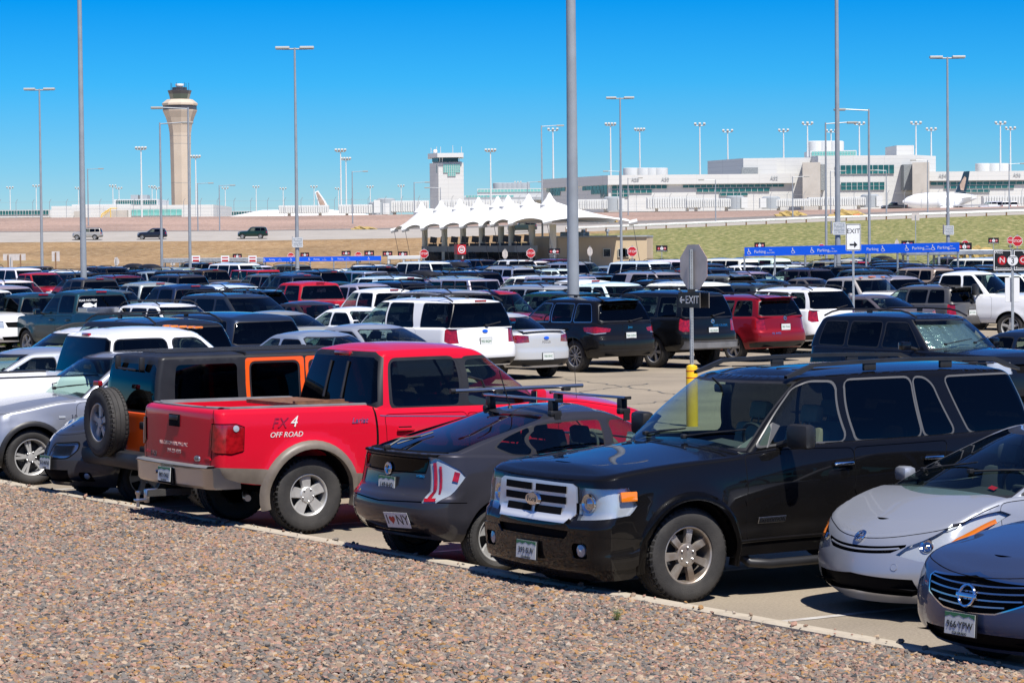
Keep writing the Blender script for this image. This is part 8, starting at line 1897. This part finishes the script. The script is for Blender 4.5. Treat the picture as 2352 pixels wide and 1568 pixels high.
# tar-filled cracks in the aisle
for i, (x0, y0, x1, y1) in enumerate(((1290, 870, 1560, 905), (1330, 935, 1570, 918), (2000, 700, 2352, 690), (1290, 905, 1500, 880), (200, 1085, 320, 1075), (1350, 1190, 1420, 1180))):
    A = vz(x0, y0); B = vz(x1, y1); d_ = (B-A).normalized(); n_ = Vector((-d_.y, d_.x, 0)); r2 = random.Random(i); k = 26; vs = []; o1 = 0
    for j in range(k+1):
        o1 = o1*.7+r2.uniform(-.12, .12); p = A.lerp(B, j/k)+n_*o1; w_ = r2.uniform(.012, .03); vs += [(p.x+n_.x*w_, p.y+n_.y*w_, .0045), (p.x-n_.x*w_, p.y-n_.y*w_, .0045)]
    q = MB().use('tread_grey'); q.add(vs, [(2*j, 2*j+1, 2*j+3, 2*j+2) for j in range(k)]); q.obj('tar_crack')['kind'] = 'structure'
# weeds on the little island at the left edge
isl = vz(20, 812); q = MB().use('concrete'); q.box((isl.x-3, isl.y+1.2, .07), (9, 2.4, .14), bev=.02); o = q.obj('kerb_island'); o['kind'] = 'structure'
for i, (x, y) in enumerate(((62, 775), (48, 780), (8, 778), (20, 782), (75, 772))):
    p = vz(x, y+25); q = MB().use('shrub'); r2 = random.Random(i)
    for k in range(60):
        a = r2.uniform(0, 6.28); t = r2.uniform(.2, 1); h_ = r2.uniform(.25, .75); b = Vector((math.cos(a)*.1*t, math.sin(a)*.1*t, 0)); e = Vector((math.cos(a)*.32*t, math.sin(a)*.32*t, h_)); q.tube([b, b.lerp(e, .6)+Vector((0, 0, .05)), e], [.006, .004, .002], 3)
        for _ in range(5):
            c_ = b.lerp(e, r2.uniform(.4, 1)); d_ = Vector((r2.uniform(-1, 1), r2.uniform(-1, 1), r2.uniform(-.3, 1))).normalized(); s_2 = d_.cross(Vector((0, 0, 1))).normalized()*.015; q.add([c_, c_+d_*.035+s_2, c_+d_*.07, c_+d_*.035-s_2], [(0, 1, 2, 3)])
    o = q.obj('weed', None, loc=(p.x, p.y, .14)); tag(o, 'scraggly green weed clump growing on the kerb island', 'weed', 'weeds on the kerb island')
    if i < 1:
        x, y = (1418, 1418); p = vz(x, y, .2); o2 = link('weed', o.data, None, (p.x, p.y, bed_z(p))); o2.scale = (.15, .15, .15); tag(o2, 'tiny green weed sprouting alone from the gravel bed', 'weed')
# cars on the embankment road
def road_car(k, x, yb, d, rz, col, me, lab, name, cat):
    p = vd(x, yb, d); z = terrain_z(x, d); place(proto_(k), name, (p.x, d, z), rz, col, me, lab, cat)
def proto_(k):
    if (k, 1) not in PROTO: PROTO[(k, 1)] = build_car(S[k], 1)
    return PROTO[(k, 1)]
road_car('landcruiser', 202, 552, 431, R(180), (.42, .40, .36), .4, 'silver-beige SUV driving along the embankment road', 'suv', 'suv')
road_car('midsuv', 350, 552, 431, R(184), (.012, .016, .03), .1, 'dark navy SUV driving on the road below the control tower', 'suv', 'suv')
road_car('landcruiser', 581, 549, 431, R(182), (.008, .028, .022), .1, 'dark green square SUV driving on the road beside the light pole', 'suv', 'suv')
road_car('runner', 1200, 538, 432, R(182), (.03, .045, .04), .2, 'dark SUV on the road half hidden under the canopy edge', 'suv', 'suv')
road_car('pickup', 2054, 472, 575, R(180), (.015, .015, .018), .1, 'black pickup parked by the fence before the airliner', 'pickup_truck', 'pickup truck')
for x, c_ in ((2275, (.55, .57, .66)), (2303, (.76, .76, .76)), (2322, (.76, .76, .76))): road_car('van', x, 466, 600, R(180 if x < 2300 else 95), c_, 0, 'pale blue-white van parked beyond the aircraft tail' if x < 2300 else 'white van parked rear towards us beyond the aircraft tail' if x < 2310 else 'white van nearest the jet bridge legs beyond the aircraft tail', 'van', 'van')
# ------------------------------------------------------------------ the crowd of parked cars
PROTO = globals().get("PROTO", {})
def proto(k, lod):
    if (k, lod) not in PROTO: PROTO[(k, lod)] = build_car(S[k], lod)
    return PROTO[(k, lod)]
PAL = dict(black=((.006, .006, .007), 0), navy=((.008, .018, .06), .1), charcoal=((.035, .037, .042), .3), grey=((.12, .125, .13), .4), silver=((.46, .47, .48), .55), white=((.74, .75, .76), 0), red=((.36, .012, .02), 0), maroon=((.13, .008, .014), .2), blue=((.015, .07, .24), .2), teal=((.012, .045, .06), .3), tan=((.38, .33, .26), .4), green=((.012, .04, .028), .2), brown=((.05, .03, .02), .3))
KN_ = dict(bigsuv=('suv', 'full-size SUV'), sedan=('sedan', 'compact sedan'), sedan2=('sedan', 'long sedan'), midsuv=('suv', 'mid-size SUV'), landcruiser=('suv', 'tall boxy SUV'), crossover=('suv', 'rounded crossover'), rangesport=('suv', 'square-roofed SUV'), runner=('suv', 'rugged SUV'), pickup=('pickup_truck', 'crew cab pickup'), smalltruck=('pickup_truck', 'small pickup'), minivan=('minivan', 'minivan'), van=('van', 'passenger van'), hatch=('hatchback', 'hatchback'), wagon=('station_wagon', 'low wagon with roof bars'), wrangler=('off_roader', 'black-topped boxy off-roader'),
           boxtop=('suv', 'crossover with black roof box'), boxwagon=('station_wagon', 'wagon with black roof box'))
S['boxtop'] = dict(S['crossover']); S['boxtop'].update(cargo=(1.7, 3.7, .15, .8, .26), rails=None); S['boxwagon'] = dict(S['wagon']); S['boxwagon'].update(cargo=(1.5, 3.4, -.1, .75, .25), rails=None)
TAKEN = globals().get("TAKEN", [])
AR2 = R(54); U2 = Vector((math.cos(AR2), math.sin(AR2), 0)); N2 = Vector((-math.sin(AR2), math.cos(AR2), 0)); RZ2 = R(128)
def crowd():
    r = random.Random(11); O = Vector((1.5, 63.5, 0)); n = 0
    kinds = ['bigsuv']*9+['sedan']*10+['sedan2']*10+['midsuv']*11+['landcruiser']*7+['crossover']*14+['rangesport']*5+['runner']*8+['pickup']*11+['smalltruck']*5+['minivan']*7+['van']*2+['hatch']*7+['wagon']*8+['wrangler']*3+['boxtop']*4+['boxwagon']*3
    colsw = ['black']*17+['navy']*8+['charcoal']*11+['grey']*11+['silver']*26+['white']*24+['red']*4+['maroon']*4+['blue']*6+['teal']*4+['tan']*4+['green']*4+['brown']*3
    offs = []; o_ = 6.9                            # distance of row centre lines behind the second row
    while o_ < 330:
        offs += [o_, o_+5.6+7.2]; o_ += 18.4
    offs = [-18.4+6.9+12.8-.0] + offs
    for k, off in enumerate(sorted(offs)):
        for i in range(-60, 110):
            p = O+N2*(off+r.uniform(-.35, .35)+1.2)+U2*(i*3.05+r.uniform(-.15, .15)+(k*1.3) % 3)
            if p.y < 66 or p.y > 198: continue
            px = 512+FOC*p.x/p.y
            if not -135 < px < 1160: continue
            if any((p.x-q[0])**2+(p.y-q[1])**2 < 4.4**2 and (abs((Vector((p.x-q[0], p.y-q[1], 0))).dot(U2)) < 2.55) for q in TAKEN): continue
            if r.random() < .05: continue
            kd = r.choice(kinds); cl = r.choice(colsw); away = r.random() < (.62 if k % 2 else .5)
            if kd == 'wrangler': cl = r.choice(['red', 'black', 'silver', 'green'])
            if kd == 'van': cl = 'white'
            col, me = PAL[cl]; col = tuple(min(.8, c*r.uniform(.85, 1.2)) for c in col)
            lab = f"{cl} {KN_[kd][1]}, {'tail' if away else 'nose'} towards us, {ORD[k]} row past the aisle"
            place(proto(kd, 1), KN_[kd][0], (p.x, p.y, 0), RZ2+(0 if away else math.pi)+r.uniform(-.03, .03), col, me, lab, KN_[kd][0].replace('_', ' '), f"{cl} {KN_[kd][1]}s in row {k+1} beyond the aisle"); n += 1
    return n
NCROWD = crowd()
